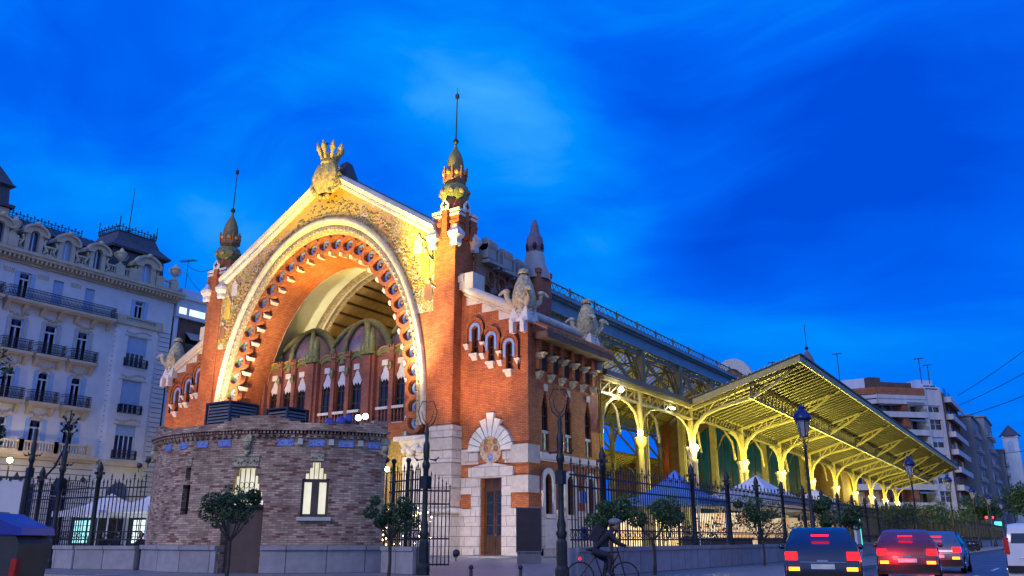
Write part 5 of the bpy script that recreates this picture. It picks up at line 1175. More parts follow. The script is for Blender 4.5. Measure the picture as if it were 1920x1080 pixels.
# rounded bay and corner strip
bx=.55
def bayf(u,v,w): # bay projects .5 with rounded shoulders
    pts=[(.9,0),(1.05,.3),(1.4,.5),(5.6,.5),(5.95,.3),(6.1,0)]
    for (a,pa),(b,pb) in zip(pts,pts[1:]):
        if a<=u<=b: pr=pa+(pb-pa)*(u-a)/(b-a); break
    else: pr=0
    return (HX+pr-w,u,v)
bh=[rect(BY-1.1,BY+1.1,17.9,20.9),rect(BY-1.1,BY+1.1,13.2,16.5),rect(BY-1.1,BY+1.1,8.7,12.0)]
b=MB()
for seg in ((.9,1.05),(1.05,1.4),(5.6,5.95),(5.95,6.1)): b.panel(rect(seg[0],seg[1],0,22.3),[],.3,bayf,back=False,rev=False)
b.panel(rect(1.4,5.6,0,22.3),bh+[archhole(BY,2.4,.1,6.4)],.35,bayf); b.panel(rect(.9,6.1,22.3,25.6),[rect(BY-.5,BY+.5,22.9,24.9)],.35,fh); b.panel(rect(6.1,7.5,0,25.6),[],.35,fh)
b.build('bay','hotel_stone',ht)
# rustication joints of bay shoulders and corner
j=MB()
for k in range(44):
    z=.6+k*.5
    if z<22: j.box(HX+.28,HX+.34,.98,1.36,z,z+.05); j.box(HX+.28,HX+.34,5.64,6.0,z,z+.05)
    j.box(HX,HX+.02,6.3,7.45,z,z+.06) if z<25.5 else None
j.build('rustication','brown_wall',ht,kind='stuff')
sw=MB(); sw.box(HX-12,HX-.1,7.1,7.5,0,26.0); sw.box(HX-12,HX-11.6,-22,7.4,0,26); sw.box(HX-12,HX-.2,-22,-21.6,0,26); sw.build('side_wall','hotel_plain',ht)
def french(y,z0,z1,kind,w=1.0,out=.0,arched=False):
    p=MB(); p.m=0; p.box(HX+out-.3,HX+out-.26,y-w/2,y+w/2,z0,z1)
    wn=p.build('window','hotel_glass' if kind!='closed' else 'shutter',ht)
    if kind=='closed':
        q=MB()
        for k in range(5): q.box(HX+out-.26,HX+out-.22,y-w/2+.04+k*w/5,y-w/2+.04+k*w/5+w/5-.05,z0+.05,z1-.05)
        q.build('shutter_slats','shutter',wn); return
    f=MB(); x0,x1=HX+out-.26,HX+out-.18
    for a in (y-w/2,y+w/2-.1,y-.06): f.box(x0,x1,a,a+.11,z0,z1 if a!=y-.06 else z0+(z1-z0)*.72)
    f.box(x0,x1+.02,y-w/2,y+w/2,z0+(z1-z0)*.72,z0+(z1-z0)*.72+.14); f.box(x0,x1,y-w/2,y+w/2,z1-.1,z1)
    f.build('frame','hotel_plain',wn)
    if kind=='open':
        for q in (-1,1): s=MB(); s.box(HX+out+.02,HX+out+.08,y+q*(w/2+.02),y+q*(w/2+.42),z0,z1); s.build('shutter','shutter',wn)
    if kind in ('open','plain') and rnd.random()<.55:
        bl_=MB(); hb=rnd.choice((.25,.4,.62)); bl_.box(x0-.06,x0-.03,y-w/2+.08,y+w/2-.08,z1-(z1-z0)*hb,z1-.1); bl_.build('blind',rnd.choice(('shutter','hotel_plain','canvas_white')),wn)
    if kind in ('open','plain'):
        cu=MB(); cu.box(x0-.03,x0,y-w/2+.1,y-w/2+.36,z0,z1-.3); cu.box(x0-.03,x0,y+w/2-.36,y+w/2-.1,z0,z1-.3); cu.build('curtain','concrete_grey',wn)
for i,y in enumerate(AX):
    french(y,fl5+.1,24.9,'open' if i in (0,3) else 'closed'); french(y,fl4+.1,20.5,'open',1.1); french(y,fl3+.1,16.0,'open',1.0); french(y,fl2+.1,11.6,'open',1.1); french(y,.1,6.6,'closed' if i in (4,1) else 'plain',1.7)
french(BY,22.9,24.9,'open')
for z0,z1,sh in ((17.9,20.9,19.2),(13.2,16.5,14.0),(8.7,12.0,10.9)):
    p=MB(); p.box(HX+.2,HX+.24,BY-1.1,BY+1.1,z0,z1); wn=p.build('bay_window','hotel_glass',ht); q=MB(); q.box(HX+.26,HX+.34,BY-1.1,BY+1.1,sh,z1)
    for k in range(int((z1-sh)/.16)): q.box(HX+.34,HX+.36,BY-1.1,BY+1.1,sh+k*.16,sh+k*.16+.11)
    q.build('roller_shutter','shutter',wn); f=MB()
    for k in range(5): f.box(HX+.24,HX+.3,BY-1.1+k*.52,BY-1.0+k*.52,z0,z1)
    f.build('frame','hotel_plain',wn)
def rail(y0,y1,z,x1,h=1.05,kind='iron'):
    r=MB(); xo=HX+x1
    for zz in (z+.06,z+.28,z+h-.22,z+h): r.box(xo-.03,xo+.03,y0,y1,zz-.025,zz+.025); r.box(HX,xo,y0,y0+.05,zz-.02,zz+.02); r.box(HX,xo,y1-.05,y1,zz-.02,zz+.02)
    n=int((y1-y0)/.13)
    for k in range(n+1):
        y=y0+(y1-y0)*k/n; r.box(xo-.015,xo+.015,y-.013,y+.013,z,z+h)
        if k%2: r.tube([(xo,y+.1*math.cos(2*PI*i/6),z+.5+.14*math.sin(2*PI*i/6)) for i in range(7)],.017,3,cap=False)
    for k in range(int((x1)/.13)): r.box(HX+k*.13,HX+k*.13+.025,y1-.04,y1-.015,z,z+h)
    return r
def balcony(y0,y1,z,x1=.9,label=None):
    s=MB(); s.box(HX,HX+x1+.12,y0-.1,y1+.1,z-.28,z); s.box(HX,HX+x1+.0,y0,y1,z-.42,z-.28)
    n=max(2,int((y1-y0)/1.5)+1)
    for k in range(n):
        y=y0+.25+(y1-y0-.5)*k/(n-1); s.hexa([(HX,y-.16,z-1.15),(HX+.15,y-.16,z-1.15),(HX,y+.16,z-1.15),(HX+.15,y+.16,z-1.15),(HX,y-.18,z-.42),(HX+.75*x1,y-.18,z-.42),(HX,y+.18,z-.42),(HX+.75*x1,y+.18,z-.42)])
    o=s.build('balcony','hotel_trim',ht); rail(y0,y1,z,x1).build('balcony_railing','dark_iron',o); return o
balcony(-22,-10.3,fl5); balcony(-9.9,.55,fl5)
for y in AX: balcony(y-1.35,y+1.35,fl4,.75); balcony(y-1.3,y+1.3,fl3,.75)
# stone balustrade of the first floor and of the roof
def balus(y0,y1,z,xo,h=1.0,step=.26,parent=None,name='balustrade'):
    s=MB(); s.box(xo-.14,xo+.14,y0,y1,z+h-.16,z+h); s.box(xo-.12,xo+.12,y0,y1,z,z+.16)
    n=int((y1-y0)/step)
    for k in range(n): y=y0+(k+.5)*(y1-y0)/n; s.lathe([(.05,z+.16),(.09,z+.32),(.045,z+.6),(.07,z+h-.16)],(xo,y,0),6)
    return s.build(name,'hotel_trim',parent or ht)
sl_=MB(); sl_.box(HX,HX+1.15,-22,.6,8.2,8.55); sl_.box(HX,HX+.9,-22,.6,7.95,8.2)
for y in AX:
    for q in (-1.58,1.58): sl_.box(HX+.85,HX+1.1,y+q-.22,y+q+.22,8.55,9.62)
sl_.build('first_floor_slab','hotel_trim',ht)
for y in AX: balus(y-1.35,y+1.35,8.55,HX+.98)
sb_=MB(); sb_.box(HX+.3,HX+1.0,1.0,6.1,7.9,8.35); sb_.build('bay_base','hotel_trim',ht)
for z in (17.8,13.1,8.6):
    r=MB(); xo=HX+.78
    for zz in (z,z+.85): r.box(xo-.03,xo+.03,BY-1.25,BY+1.25,zz-.03,zz+.03)
    for k in range(20): y=BY-1.25+k*.132; r.box(xo-.014,xo+.014,y-.012,y+.012,z,z+.85); r.tube([(xo,y+.07*math.cos(i*1.05),z+.5+.1*math.sin(i*1.05)) for i in range(7)],.015,3,cap=False)
    for y in (BY-1.25,BY+1.25): r.box(HX+.5,xo,y-.02,y+.02,z,z+.85)
    r.build('bay_railing','dark_iron',ht)
balus(1.9,5.2,22.3,HX+.5,.62); bw=MB(); bw.box(HX,HX+.75,.9,6.1,22.0,22.3); bw.box(HX+.3,HX+.62,.9,1.9,22.3,22.95); bw.box(HX+.3,HX+.62,5.2,6.1,22.3,22.95); bw.build('bay_cornice','hotel_trim',ht)
# swags and carved panels
cv=MB()
for y in AX:
    for z in (21.0,16.45,12.05):
        for k in range(9): cv.ball((HX+.06,y-.8+k*.2,z-.22*math.sin(PI*k/8)+.1*(k%2)),.12,5,4)
        cv.box(HX,HX+.06,y-.7,y+.7,z-.42,z-.34)
    for q in (-.78,.78): cv.box(HX,HX+.1,y+q-.09,y+q+.09,20.5-3,20.7)
for y in (-19.5,-13.1,-9.9,-6.7,-3.5): 
    for k in range(7): cv.box(HX,HX+.05,y-.5+k*.16,y-.42+k*.16,24.6,25.05)
for z in (21.4,16.9,12.4):
    for k in range(11): cv.ball((HX+.55,BY-1.3+k*.26,z-.15*math.sin(PI*k/5)),.1,5,4)
    cv.box(HX+.5,HX+.56,BY-1.5,BY+1.5,z-.45,z-.36)
cv.build('carved_ornament','hotel_trim',ht,kind='stuff')
gr=MB()
for k in range(14): gr.box(HX,HX+.03,-22,.85,.6+k*.52,.66+k*.52)
gr.build('ground_floor_joints','brown_wall',ht,kind='stuff')
co=MB()
for z,o0 in ((25.6,.25),(25.8,.45),(26.15,.95),(26.4,1.1)): co.box(HX-.2,HX+o0,-22.1,7.5+o0*.6,z,z+.27)
for k in range(70): y=-21.8+k*.42; co.box(HX+.2,HX+.85,y,y+.18,25.85,26.15)
co.build('cornice','hotel_trim',ht)
# roof level: balustrade, dormers, urns
ded=MB(); ded.box(HX+.2,HX+.6,-22,7.4,26.67,26.85)
for y in (-10.2,.5,6.9,2.0,5.1): ded.box(HX+.1,HX+.65,y-.45,y+.45,26.85,28.0)
ded.build('parapet','hotel_trim',ht)
for y in AX[1:]+[BY]:
    big=1.25 if y==BY else 1.0; d=MB(); d.box(HX-1.2,HX+.55,y-.85*big,y-.42*big,26.85,28.7); d.box(HX-1.2,HX+.55,y+.42*big,y+.85*big,26.85,28.7)
    hood=arc(y,28.55,1.15*big,.85*big,0,PI,12); inn=arc(y,28.5,.42*big,.42,PI,0,8); d.panel(hood+inn,[],1.7,lambda u,v,w:(HX+.62-w,u,v)); 
    hood=arc(y,28.62,1.28*big,.95*big,0,PI,12)+arc(y,28.6,1.05*big,.76*big,PI,0,12); d.panel(hood,[],.5,lambda u,v,w:(HX+.82-w,u,v)); d.ball((HX+.75,y,29.55+.2*(big-1)*4),.26,7,5)
    d.box(HX-.2,HX+.85,y-1.2*big,y-.7*big,28.45,28.65); d.box(HX-.2,HX+.85,y+.7*big,y+1.2*big,28.45,28.65)
    for q in (-1,1): d.tube([(HX+.5,y+q*1.0*big,26.9),(HX+.5,y+q*1.25*big,27.3),(HX+.5,y+q*.95*big,27.9),(HX+.5,y+q*1.1*big,28.3)],.14,6)
    dm=d.build('dormer','hotel_trim',ht); g=MB(); g.box(HX+.1,HX+.15,y-.42*big,y+.42*big,26.9,28.85); g.build('dormer_window','shutter' if y in (AX[4],BY,AX[1]) else 'hotel_glass',dm)
    f=MB(); f.box(HX+.15,HX+.22,y-.05,y+.05,26.9,28.8); f.build('frame','hotel_plain',dm)
ysb=sorted(AX[1:]+[BY])
for a,b_ in zip(ysb,ysb[1:]):
    y0,y1=a+.95,b_-.95
    if a==AX[-1]: balus(-.95,.1,26.85,HX+.4,.95); balus(.95,2.0,26.85,HX+.4,.95); continue
    if y0<-10.2<y1: balus(y0,-10.6,26.85,HX+.4,.95); balus(-9.8,y1,26.85,HX+.4,.95); continue
    balus(y0,y1,26.85,HX+.4,.95)
balus(5.2,6.5,26.85,HX+.4,.95)
for y in (-10.2,.5,6.9):
    u=MB(); u.lathe([(.3,28.0),(.3,28.12),(.12,28.2),(.12,28.35),(.3,28.5),(.52,28.95),(.5,29.15),(.62,29.25),(.5,29.35),(.25,29.5),(.14,29.75),(.02,29.85)],(HX+.4,y,0),12); 
    for q in (-1,1): u.tube([(HX+.4,y+q*.5,29.2),(HX+.4,y+q*.78,29.1),(HX+.4,y+q*.62,28.7),(HX+.4,y+q*.4,28.6)],.06,5)
    u.build('roof_urn','hotel_trim',ht)
# mansard, ridge cresting, corner pavilion
mr=MB(); mr.grid([[(HX-.9,y,27),(HX-1.5,y,29.4),(HX-1.3,y,29.55),(HX-3.2,y,31.0),(HX-8,y,31.1)] for y in (-9.4,0)],smooth=False); mr.build('mansard_roof','roof_slate',ht)
sm=MB()
for k in range(16): y=-9.3+k*.6; sm.bar((HX-1.35,y,29.6),(HX-3.2,y,31.05),.06,.06)
sm.build('roof_seams','dark_sheet',ht,kind='stuff')
def crest(mb,p,q,h=.75,n=None):
    n=n or int(math.hypot(q[0]-p[0],q[1]-p[1])/.34)
    for k in range(n+1):
        t_=k/n; x=p[0]+(q[0]-p[0])*t_; y=p[1]+(q[1]-p[1])*t_; z=p[2]
        hh=h*(1.0 if k%2 else .7); mb.bar((x,y,z),(x,y,z+hh),.05); mb.ball((x,y,z+hh*.8),.09,5,4); mb.bar((x-.1,y-.1,z+hh*.55),(x+.1,y+.1,z+hh*.55),.05)
    for zz in (.12,.4): mb.bar((p[0],p[1],p[2]+zz),(q[0],q[1],q[2]+zz),.04)
cr_=MB(); crest(cr_,(HX-3.2,-9.3,31.0),(HX-3.2,-2.0,31.0)); cr_.build('ridge_cresting','dark_iron',ht)
pv_=MB(); x0,x1,y0,y1=HX-6.6,HX-.6,.0,6.6
def sq(i,z): return [(x0+i,y0+i,z),(x1-i,y0+i,z),(x1-i,y1-i,z),(x0+i,y1-i,z)]
pv_.grid([sq(.2,26.8),sq(.35,30.2)],closeu=True,smooth=False); pv_.grid([sq(-.1,30.2),sq(-.2,30.45),sq(.0,30.6),sq(.75,31.4),sq(1.15,32.4),sq(1.05,32.55)],closeu=True,smooth=False); pv_.face(sq(1.05,32.55)); pv_.build('corner_roof','roof_slate',ht)
cr_=MB(); s4=sq(1.1,32.55)
for a,b_ in zip(s4,s4[1:]+s4[:1]): crest(cr_,a,b_,.8)
for p in s4: cr_.bar(p,(p[0],p[1],p[2]+1.5),.07)
cr_.ball((HX-3.6,3.3,33.4),.22,8,6); cr_.tube([(HX-3.6,3.3,32.5),(HX-3.5,3.3,38.5)],[.07,.03],5); cr_.build('corner_cresting','dark_iron',ht)
lt_=MB(); x0,x1,y0,y1=HX-7,HX-.3,-17.5,-10.6
lt_.box(x0,x1,y0,y1,26.5,30.6); lt_.build('attic_pavilion','hotel_trim',ht)
l2=MB(); l2.grid([sq(-.3,30.6),sq(-.35,30.9),sq(.1,31.0),sq(.2,32.6),sq(-.2,32.8),sq(.0,33.0),sq(.9,34.6),sq(1.9,36.2),sq(1.8,36.4)],closeu=True,smooth=False); l2.face(sq(1.8,36.4)); l2.tube([((x0+x1)/2,y1-2.0,36.3),((x0+x1)/2,y1-2,38.5)],.12,5)
l2.lathe([(.5,0),(.3,.5),(.4,.8),(.15,1.4),(.02,2.4)],((x1-1.9),y1-1.9,36.3),8); l2.build('attic_roof','roof_slate',ht)

# building behind, between the hotel and the hall
bb=thing('rear_apartment_house','brown and white apartment house with lit strip windows behind the left wing','apartment house',(HX,16,0))
w=MB(); w.box(HX-10,HX-.05,7.7,26,0,24.2); w.build('wall','brown_wall',bb); w=MB(); w.box(HX-10,HX+.3,7.7,26,24.2,26.3); w.box(HX-10,HX+.6,7.65,26.2,26.3,26.6); w.box(HX-.1,HX+.06,7.7,8.2,0,24.2); w.box(HX-3,HX-1,9,11.6,26.6,27.9); w.build('top_floor','hotel_plain',bb)
for y0,y1 in ((8.0,8.9),(9.3,11.3),(11.9,13.6)): p=MB(); p.box(HX+.3,HX+.34,y0,y1,24.6,25.3); p.build('strip_window','lit_white',bb)
for z in (20,16.5,13):
    p=MB(); p.box(HX-.05,HX+.02,9.4,13.4,z,z+2.6); o=p.build('window','dark_glass',bb); q=MB(); q.hexa([(HX,9.3,z+2.7),(HX+1.0,9.3,z+1.8),(HX,13.5,z+2.7),(HX+1.0,13.5,z+1.8),(HX,9.3,z+2.78),(HX+1.0,9.3,z+1.88),(HX,13.5,z+2.78),(HX+1.0,13.5,z+1.88)]); q.build('awning','concrete_grey',o)
def antenna(loc,h,label,mat_='dark_iron',r=.04):
    t=MB(); x,y,z=loc; t.tube([(x,y,z),(x,y,z+h)],r,4)
    t.bar((x-.9,y-.3,z+h-.25),(x+.9,y+.3,z+h-.1),r*1.6)
    for k in range(7): q=-.8+k*.27; t.bar((x+q,y-.45+q*.33,z+h-.18),(x+q,y+.45+q*.33,z+h-.14),r)
    return tag(t.build('roof_antenna',mat_),label,'antenna','television aerials on the roofs')
antenna((HX-2,10,27.9),3.8,'aerial on the roof behind the left wing of the hall')

# ================================================================ apartment block at the end of the canopy
ab=thing('apartment_block','white and brick apartment block with long balconies beyond the canopy','apartment block',(0,165,0))
CR=(6.4,166.5); Lf=16.5; dv=(.7071,.7071); nv=(.7071,-.7071)
def fc(u,v,w): return (CR[0]-dv[0]*u-nv[0]*w*1.0, CR[1]-dv[1]*u-nv[1]*w, v)   # u metres left of the corner, w into wall
def fbox(mb,u0,u1,z0,z1,w0,w1): return mb.hexa([fc(u0,z0,w0),fc(u1,z0,w0),fc(u0,z0,w1),fc(u1,z0,w1),fc(u0,z1,w0),fc(u1,z1,w0),fc(u0,z1,w1),fc(u1,z1,w1)])
FZ=[4.6+3.93*i for i in range(8)]     # balcony slabs
EL=fc(Lf,0,0); 
def fl_(u,v,w): return (EL[0]-u,EL[1]+w,v)     # the part left of the chamfer, facing the camera
def lbox(mb,u0,u1,z0,z1,w0,w1): return mb.hexa([fl_(u0,z0,w0),fl_(u1,z0,w0),fl_(u0,z0,w1),fl_(u1,z0,w1),fl_(u0,z1,w0),fl_(u1,z1,w0),fl_(u0,z1,w1),fl_(u1,z1,w1)])
cw=MB(); fbox(cw,4.4,Lf,0,33.6,2.4,9); lbox(cw,0,42,0,33.6,1.6,9); cw.box(CR[0]-6,CR[0]+.6,CR[1]+1.0,CR[1]+30,0,33.2); cw.build('wall','apartment_brick',ab)
st=MB(); fbox(st,0,.5,0,33.9,-.7,2); fbox(st,3.9,4.4,0,33.9,-.7,2); fbox(st,.5,3.9,30.0,33.6,-.3,1.2)
for z in FZ: fbox(st,.5,3.9,z-1.35,z+.3,-.25,1.0)
st.build('stair_tower','concrete_white',ab)
for i,z in enumerate(FZ):
    p=MB(); fbox(p,.55,3.85,z+.35,z+2.5,.1,.2); o=p.build('tower_window','dark_glass' if i not in (0,) else 'lit_green',ab); f=MB()
    for u in (.5,2.1,3.8): fbox(f,u,u+.13,z+.3,z+2.55,-.02,.1)
    fbox(f,.5,3.9,z+1.5,z+1.6,-.02,.1); f.build('frame','concrete_white',o)
    if i%2==0: r=MB(); fbox(r,.6,3.8,z+1.6,z+2.5,-.0,.09); r.build('roller_blind','shutter',o)
for i,z in enumerate(FZ):
    b=MB(); fbox(b,4.4,Lf,z-.1,z+.1,-.9,2.4); fbox(b,4.4,Lf,z-1.15,z-.1,-.95,-.7); lbox(b,-.6,42,z-.1,z+.1,-.5,1.6); lbox(b,-.6,42,z-1.15,z-.1,-.55,-.3); o=b.build('balcony_slab','concrete_white',ab)
    r=MB(); 
    for zz in (z+.9,z+.5): fbox(r,4.5,Lf,zz,zz+.05,-.9,-.85); lbox(r,0,42,zz,zz+.05,-.5,-.45)
    for k in range(44): fbox(r,4.5+k*.27,4.54+k*.27,z+.1,z+.9,-.88,-.86)
    r.build('railing','dark_iron',o)
    if i==7: continue
    for (u0,u1,mt) in ((5.0,6.3,'dark_glass'),(6.6,8.3,'lit_white' if i in (5,6) else 'dark_glass'),(11.2,13.2,'dark_glass'),(13.5,14.5,'dark_glass')):
        p=MB(); fbox(p,u0 if mt!='lit_white' else 6.9,u1 if mt!='lit_white' else 7.8,z+.15,z+2.5,2.3,2.42); o=p.build('balcony_door',mt,ab); f=MB(); fbox(f,u0-.06,u0+.06,z+.15,z+2.5,2.2,2.3); fbox(f,u1-.06,u1+.06,z+.15,z+2.5,2.2,2.3); f.build('frame','concrete_white',o)
    for (u0,u1) in ((2,3.8),(5,7.6),(11,13)):
        p=MB(); lbox(p,u0,u1,z+.3,z+2.5,1.5,1.62); o=p.build('window','lit_dim' if (i+int(u0))%3==0 else 'hotel_glass',ab); f=MB(); lbox(f,u0-.08,u1+.08,z+.2,z+.3,1.4,1.5); lbox(f,(u0+u1)/2-.05,(u0+u1)/2+.05,z+.3,z+2.5,1.42,1.5); lbox(f,u0-.08,u0+.05,z+.3,z+2.5,1.42,1.5); lbox(f,u1-.05,u1+.08,z+.3,z+2.5,1.42,1.5); f.build('frame','concrete_white',o)
    br=MB(); fbox(br,8.9,10.4,z+.1,z+3.0,-.5,2.4); br.build('brick_pier','apartment_brick',ab)
    pw=MB(); fbox(pw,4.42,4.9,z+.1,z+2.9,-.6,2.4) ; pw.build('party_panel','concrete_white',ab)
    if i in (0,1,3,4,5,6): 
        aw=MB(); u0,u1=((4.9,9.3) if i%2 else (10.6,15.6)) if i!=6 else (4.9,9.6)
        aw.hexa([fc(u0,z+2.9,2.2),fc(u1,z+2.9,2.2),fc(u0,z+2.2,-1.0),fc(u1,z+2.2,-1.0),fc(u0,z+2.98,2.2),fc(u1,z+2.98,2.2),fc(u0,z+2.28,-1.0),fc(u1,z+2.28,-1.0)])
        for k in range(int((u1-u0)/.3)): fbox(aw,u0+k*.3,u0+.2+k*.3,z+1.95,z+2.25,-1.05,-1.0)
        aw.build('striped_awning','awning_stripe',ab)
tp=MB(); tp.m=0; fbox(tp,4.4,Lf,31.2,33.7,-.9,2.4); lbox(tp,-.4,42,31.2,33.7,-.5,1.6); tp.m=1; fbox(tp,4.4,Lf,30.0,31.2,-.95,2.4); lbox(tp,-.4,42,30.0,31.2,-.55,1.6); tp.build('attic_band',['apartment_brick','concrete_white'],ab)
ph=MB(); ph.m=0; fbox(ph,0,4.5,33.9,34.2,-.4,6); fbox(ph,-1,3.2,34.2,36.4,3,8); lbox(ph,1,12,33.7,36.6,4,9); ph.m=1; fbox(ph,4.6,12.5,33.7,35.6,3,9); fbox(ph,12.5,15.5,33.7,36.6,3,8); ph.build('penthouse',['hotel_plain','brown_wall'],ab)
# street side of the block
for i,z in enumerate(FZ):
    s=MB(); s.box(CR[0]+.6,CR[0]+2.0,CR[1]+2,CR[1]+28,z-.1,z+.1); s.box(CR[0]+1.9,CR[0]+2.1,CR[1]+2,CR[1]+28,z-1.1,z+.1); s.box(CR[0]+.6,CR[0]+2.0,CR[1]+1.9,CR[1]+2.1,z-1.1,z+.1); s.build('street_balcony','concrete_white',ab)
    for k in range(3): p=MB(); p.box(CR[0]+.55,CR[0]+.66,CR[1]+4+k*8,CR[1]+8+k*8,z+.2,z+2.6); p.build('street_window','lit_dim' if (i+k)%4==1 else 'dark_glass',ab)
sp=MB(); sp.m=0; fbox(sp,.2,Lf,0.1,3.2,-.1,2.3); lbox(sp,0,42,.1,3.0,.2,1.5); sp.m=1; fbox(sp,0,Lf,3.3,3.9,-1.2,1); sp.build('shop_front',['lit_dim','board_dark'],ab)
aw=MB(); 
for k in range(24): fbox(aw,3+k*.5,3.28+k*.5,2.7,3.3,-1.3,-1.25)
aw.build('shop_awning','canvas_white',ab)
for p_,h,l in (((-26,150,34),7,'tall aerial above the far left of the apartment roof'),((-13,158,34),9,'tallest aerial standing over the canopy line'),((3.5,164,35),6,'leaning aerial on the stair tower roof, left of two'),((5,165,35),4.5,'shorter aerial on the stair tower roof, right of two')): antenna(p_,h,l,r=.09)

# further buildings down the street
def far_block(x0,x1,y0,y1,h,label,matn,name='street_house',rows=7,top=None):
    t=thing(name,label,'building',((x0+x1)/2,(y0+y1)/2,0)); w=MB(); w.box(x0,x1,y0,y1,0,h); w.box(x0-.4,x1+.4,y0-.4,y1+.4,h,h+.5); w.build('wall',matn,t)
    for r in range(rows):
        z=4+r*(h-5)/rows
        for k in range(int((y1-y0)/5)):
            y=y0+2+k*5; g=MB(); g.box(x1-.1,x1+.06,y,y+1.6,z,z+2.2); o=g.build('window','lit_dim' if rnd.random()<.25 else 'dark_glass',t)
            b=MB(); b.box(x1,x1+.9,y-.6,y+2.2,z-.3,z-.1); b.box(x1+.8,x1+.9,y-.6,y+2.2,z-.1,z+.8); b.build('balcony','concrete_grey',o)
        for k in range(int((x1-x0)/4)):
            x=x0+1+k*4; g=MB(); g.box(x,x+1.6,y0-.06,y0+.1,z,z+2.0); g.build('window','hotel_glass',t)
    if top: top(t)
    return t
far_block(-8,9.6,197,216,31,'grey-green apartment building next down the street','far_wall')
far_block(-8,11.2,217,240,33,'pale apartment building with stepped balconies further down the street','far_wall')
def cupola(t):
    c=MB(); c.box(13.2,17.2,246,250,0,30.5); c.box(13.0,17.4,245.8,250.2,30.0,30.4); c.build('corner_tower','hotel_plain',t); d=MB(); d.lathe([(3.1,30.5),(2.3,31.4),(1.3,32.6),(.2,33.8)],(15.2,248,0),8,PI/8,smooth=False); d.build('cupola','roof_slate',t)
    w=MB(); w.panel(archhole(15.2,1.6,26,29),[],.1,lambda u,v,w:(u,245.9+w,v)); w.build('tower_window','shutter',t)
far_block(-8,13,243,290,26,'far corner building with a dark pointed cupola at the end of the street','far_wall',top=cupola)
far_block(60,80,-15,60,22,'dark building on the right side of the road','brown_wall',rows=4)
# ================================================================ tents, boards, bins, bollards
def marquee(loc,w,d,ze,zp,label,cloth='canvas_white',walls=True,legs=True):
    t=thing('marquee',label,'marquee',loc,'white party tents'); x,y,z=loc
    c=MB(); n=6; rows=[]
    for i in range(n+1):
        k=i/n; q=1-k; h=ze+(zp-ze)*(k**1.7); rows.append([(x+a*w/2*q,y+b*d/2*q,z+h) for a,b in ((-1,-1),(0,-1),(1,-1),(1,0),(1,1),(0,1),(-1,1),(-1,0))])
    c.grid(rows,closeu=True,smooth=False); 
    rows=[[(x+a*w/2*1.01,y+b*d/2*1.01,z+h) for a,b in ((-1,-1),(1,-1),(1,1),(-1,1))] for h in (ze-.35,ze+.02)]; c.grid(rows,closeu=True,smooth=False); c.build('canopy_cloth',cloth,t)
    for a,b in ((-1,-1),(1,-1),(1,1),(-1,1)): l=MB(); l.tube([(x+a*w/2*.96,y+b*d/2*.96,z),(x+a*w/2*.96,y+b*d/2*.96,z+ze)],.05,6); l.build('leg','paint_white',t)
    return t
marquee((9.6,.5,0),4.4,4.4,3.25,4.9,'blue and white peaked marquee behind the railing, below the starry lamp','canvas_blue')
marquee((10.9,11.5,0),6.5,12,3.4,5.2,'long white marquee behind the blue one, inside the railing')
marquee((10.9,27,0),6,12,3.4,5.0,'further white marquee under the canopy, inside the railing')
marquee((-28.0,-10.5,0),5.6,5,2.9,4.15,'white peaked marquee behind the left railing')
marquee((-22.6,-10.2,0),4.4,5,3.1,4.3,'second white marquee half hidden by the brick kiosk')
for i,(x,y,w,d) in enumerate([(12.6,4,.2,6),(11,19,5.5,5),(11,30,5.5,5)]):
    c=thing('bar_counter',['glowing bar counter beside the blue marquee','glowing bar counter under the long white marquee','glowing bar counter under the further marquee'][i],'counter',(x-1.5,y,0),'bar counters under the tents'); b=MB(); b.box(x-4,x,y-.3,y+.3,0,1.05); b.box(x-4.1,x+.1,y-.4,y+.4,1.05,1.13); b.build('counter','dark_wood',c)
    b=MB(); b.box(x-4,x,y+1.4,y+1.5,.2,2.6); b.build('back_shelf','lit_shop',c)
# glowing kiosks behind the left railing
for (x,y,w,lab,mt) in ((-27.6,-7.8,3.2,'bright cyan-lit stall front behind the left marquee','lit_white'),(-33.5,-9,2.4,'cyan-lit sales window further left behind the railing','lit_cyan')):
    c=thing('stall',lab,'stall',(x,y,0),'lit stalls behind the left railing'); b=MB(); b.box(x-w/2-.6,x+w/2+.6,y,y+2,0,2.9); b.box(x-w/2-.8,x+w/2+.8,y-.3,y+2.2,2.9,3.1); b.build('body','container_green',c); b=MB(); b.box(x-w/2,x+w/2,y-.03,y,.8,2.4); b.build('lit_window',mt,c)
    b=MB()
    for k in range(5): b.box(x-w/2+k*w/4-.03,x-w/2+k*w/4+.03,y-.08,y-.03,.8,2.4)
    for z in (1.2,1.6,2.0): b.box(x-w/2,x+w/2,y-.07,y-.03,z,z+.05)
    b.build('glazing_bars','dark_iron',c)
# white info panel with clips, far left
ip=thing('info_panel','white printed info panel clipped in a black frame above the container','sign panel',(6.6,-36.2,0)); du=(.837,.547)
def ipf(u,z,w): return (7.1+du[0]*u-.547*w*-1,-35.95+du[1]*u-.837*w,z)
def ipb(mb,u0,u1,z0,z1,w0,w1): return mb.hexa([ipf(u0,z0,w0),ipf(u1,z0,w0),ipf(u0,z0,w1),ipf(u1,z0,w1),ipf(u0,z1,w0),ipf(u1,z1,w0),ipf(u0,z1,w1),ipf(u1,z1,w1)])
b=MB(); ipb(b,-.9,1.22,1.5,2.42,0,.02); b.build('panel','board_white',ip)
b=MB()
for u in (-.95,1.25): ipb(b,u,u+.04,-.1,2.5,-.02,.04)
ipb(b,-.95,1.29,2.46,2.5,-.02,.04); ipb(b,-.95,1.29,1.42,1.46,-.02,.04)
for k in range(9): ipb(b,-.8+k*.24,-.76+k*.24,2.40,2.48,-.04,.05)
b.build('frame','dark_iron',ip)
b=MB()
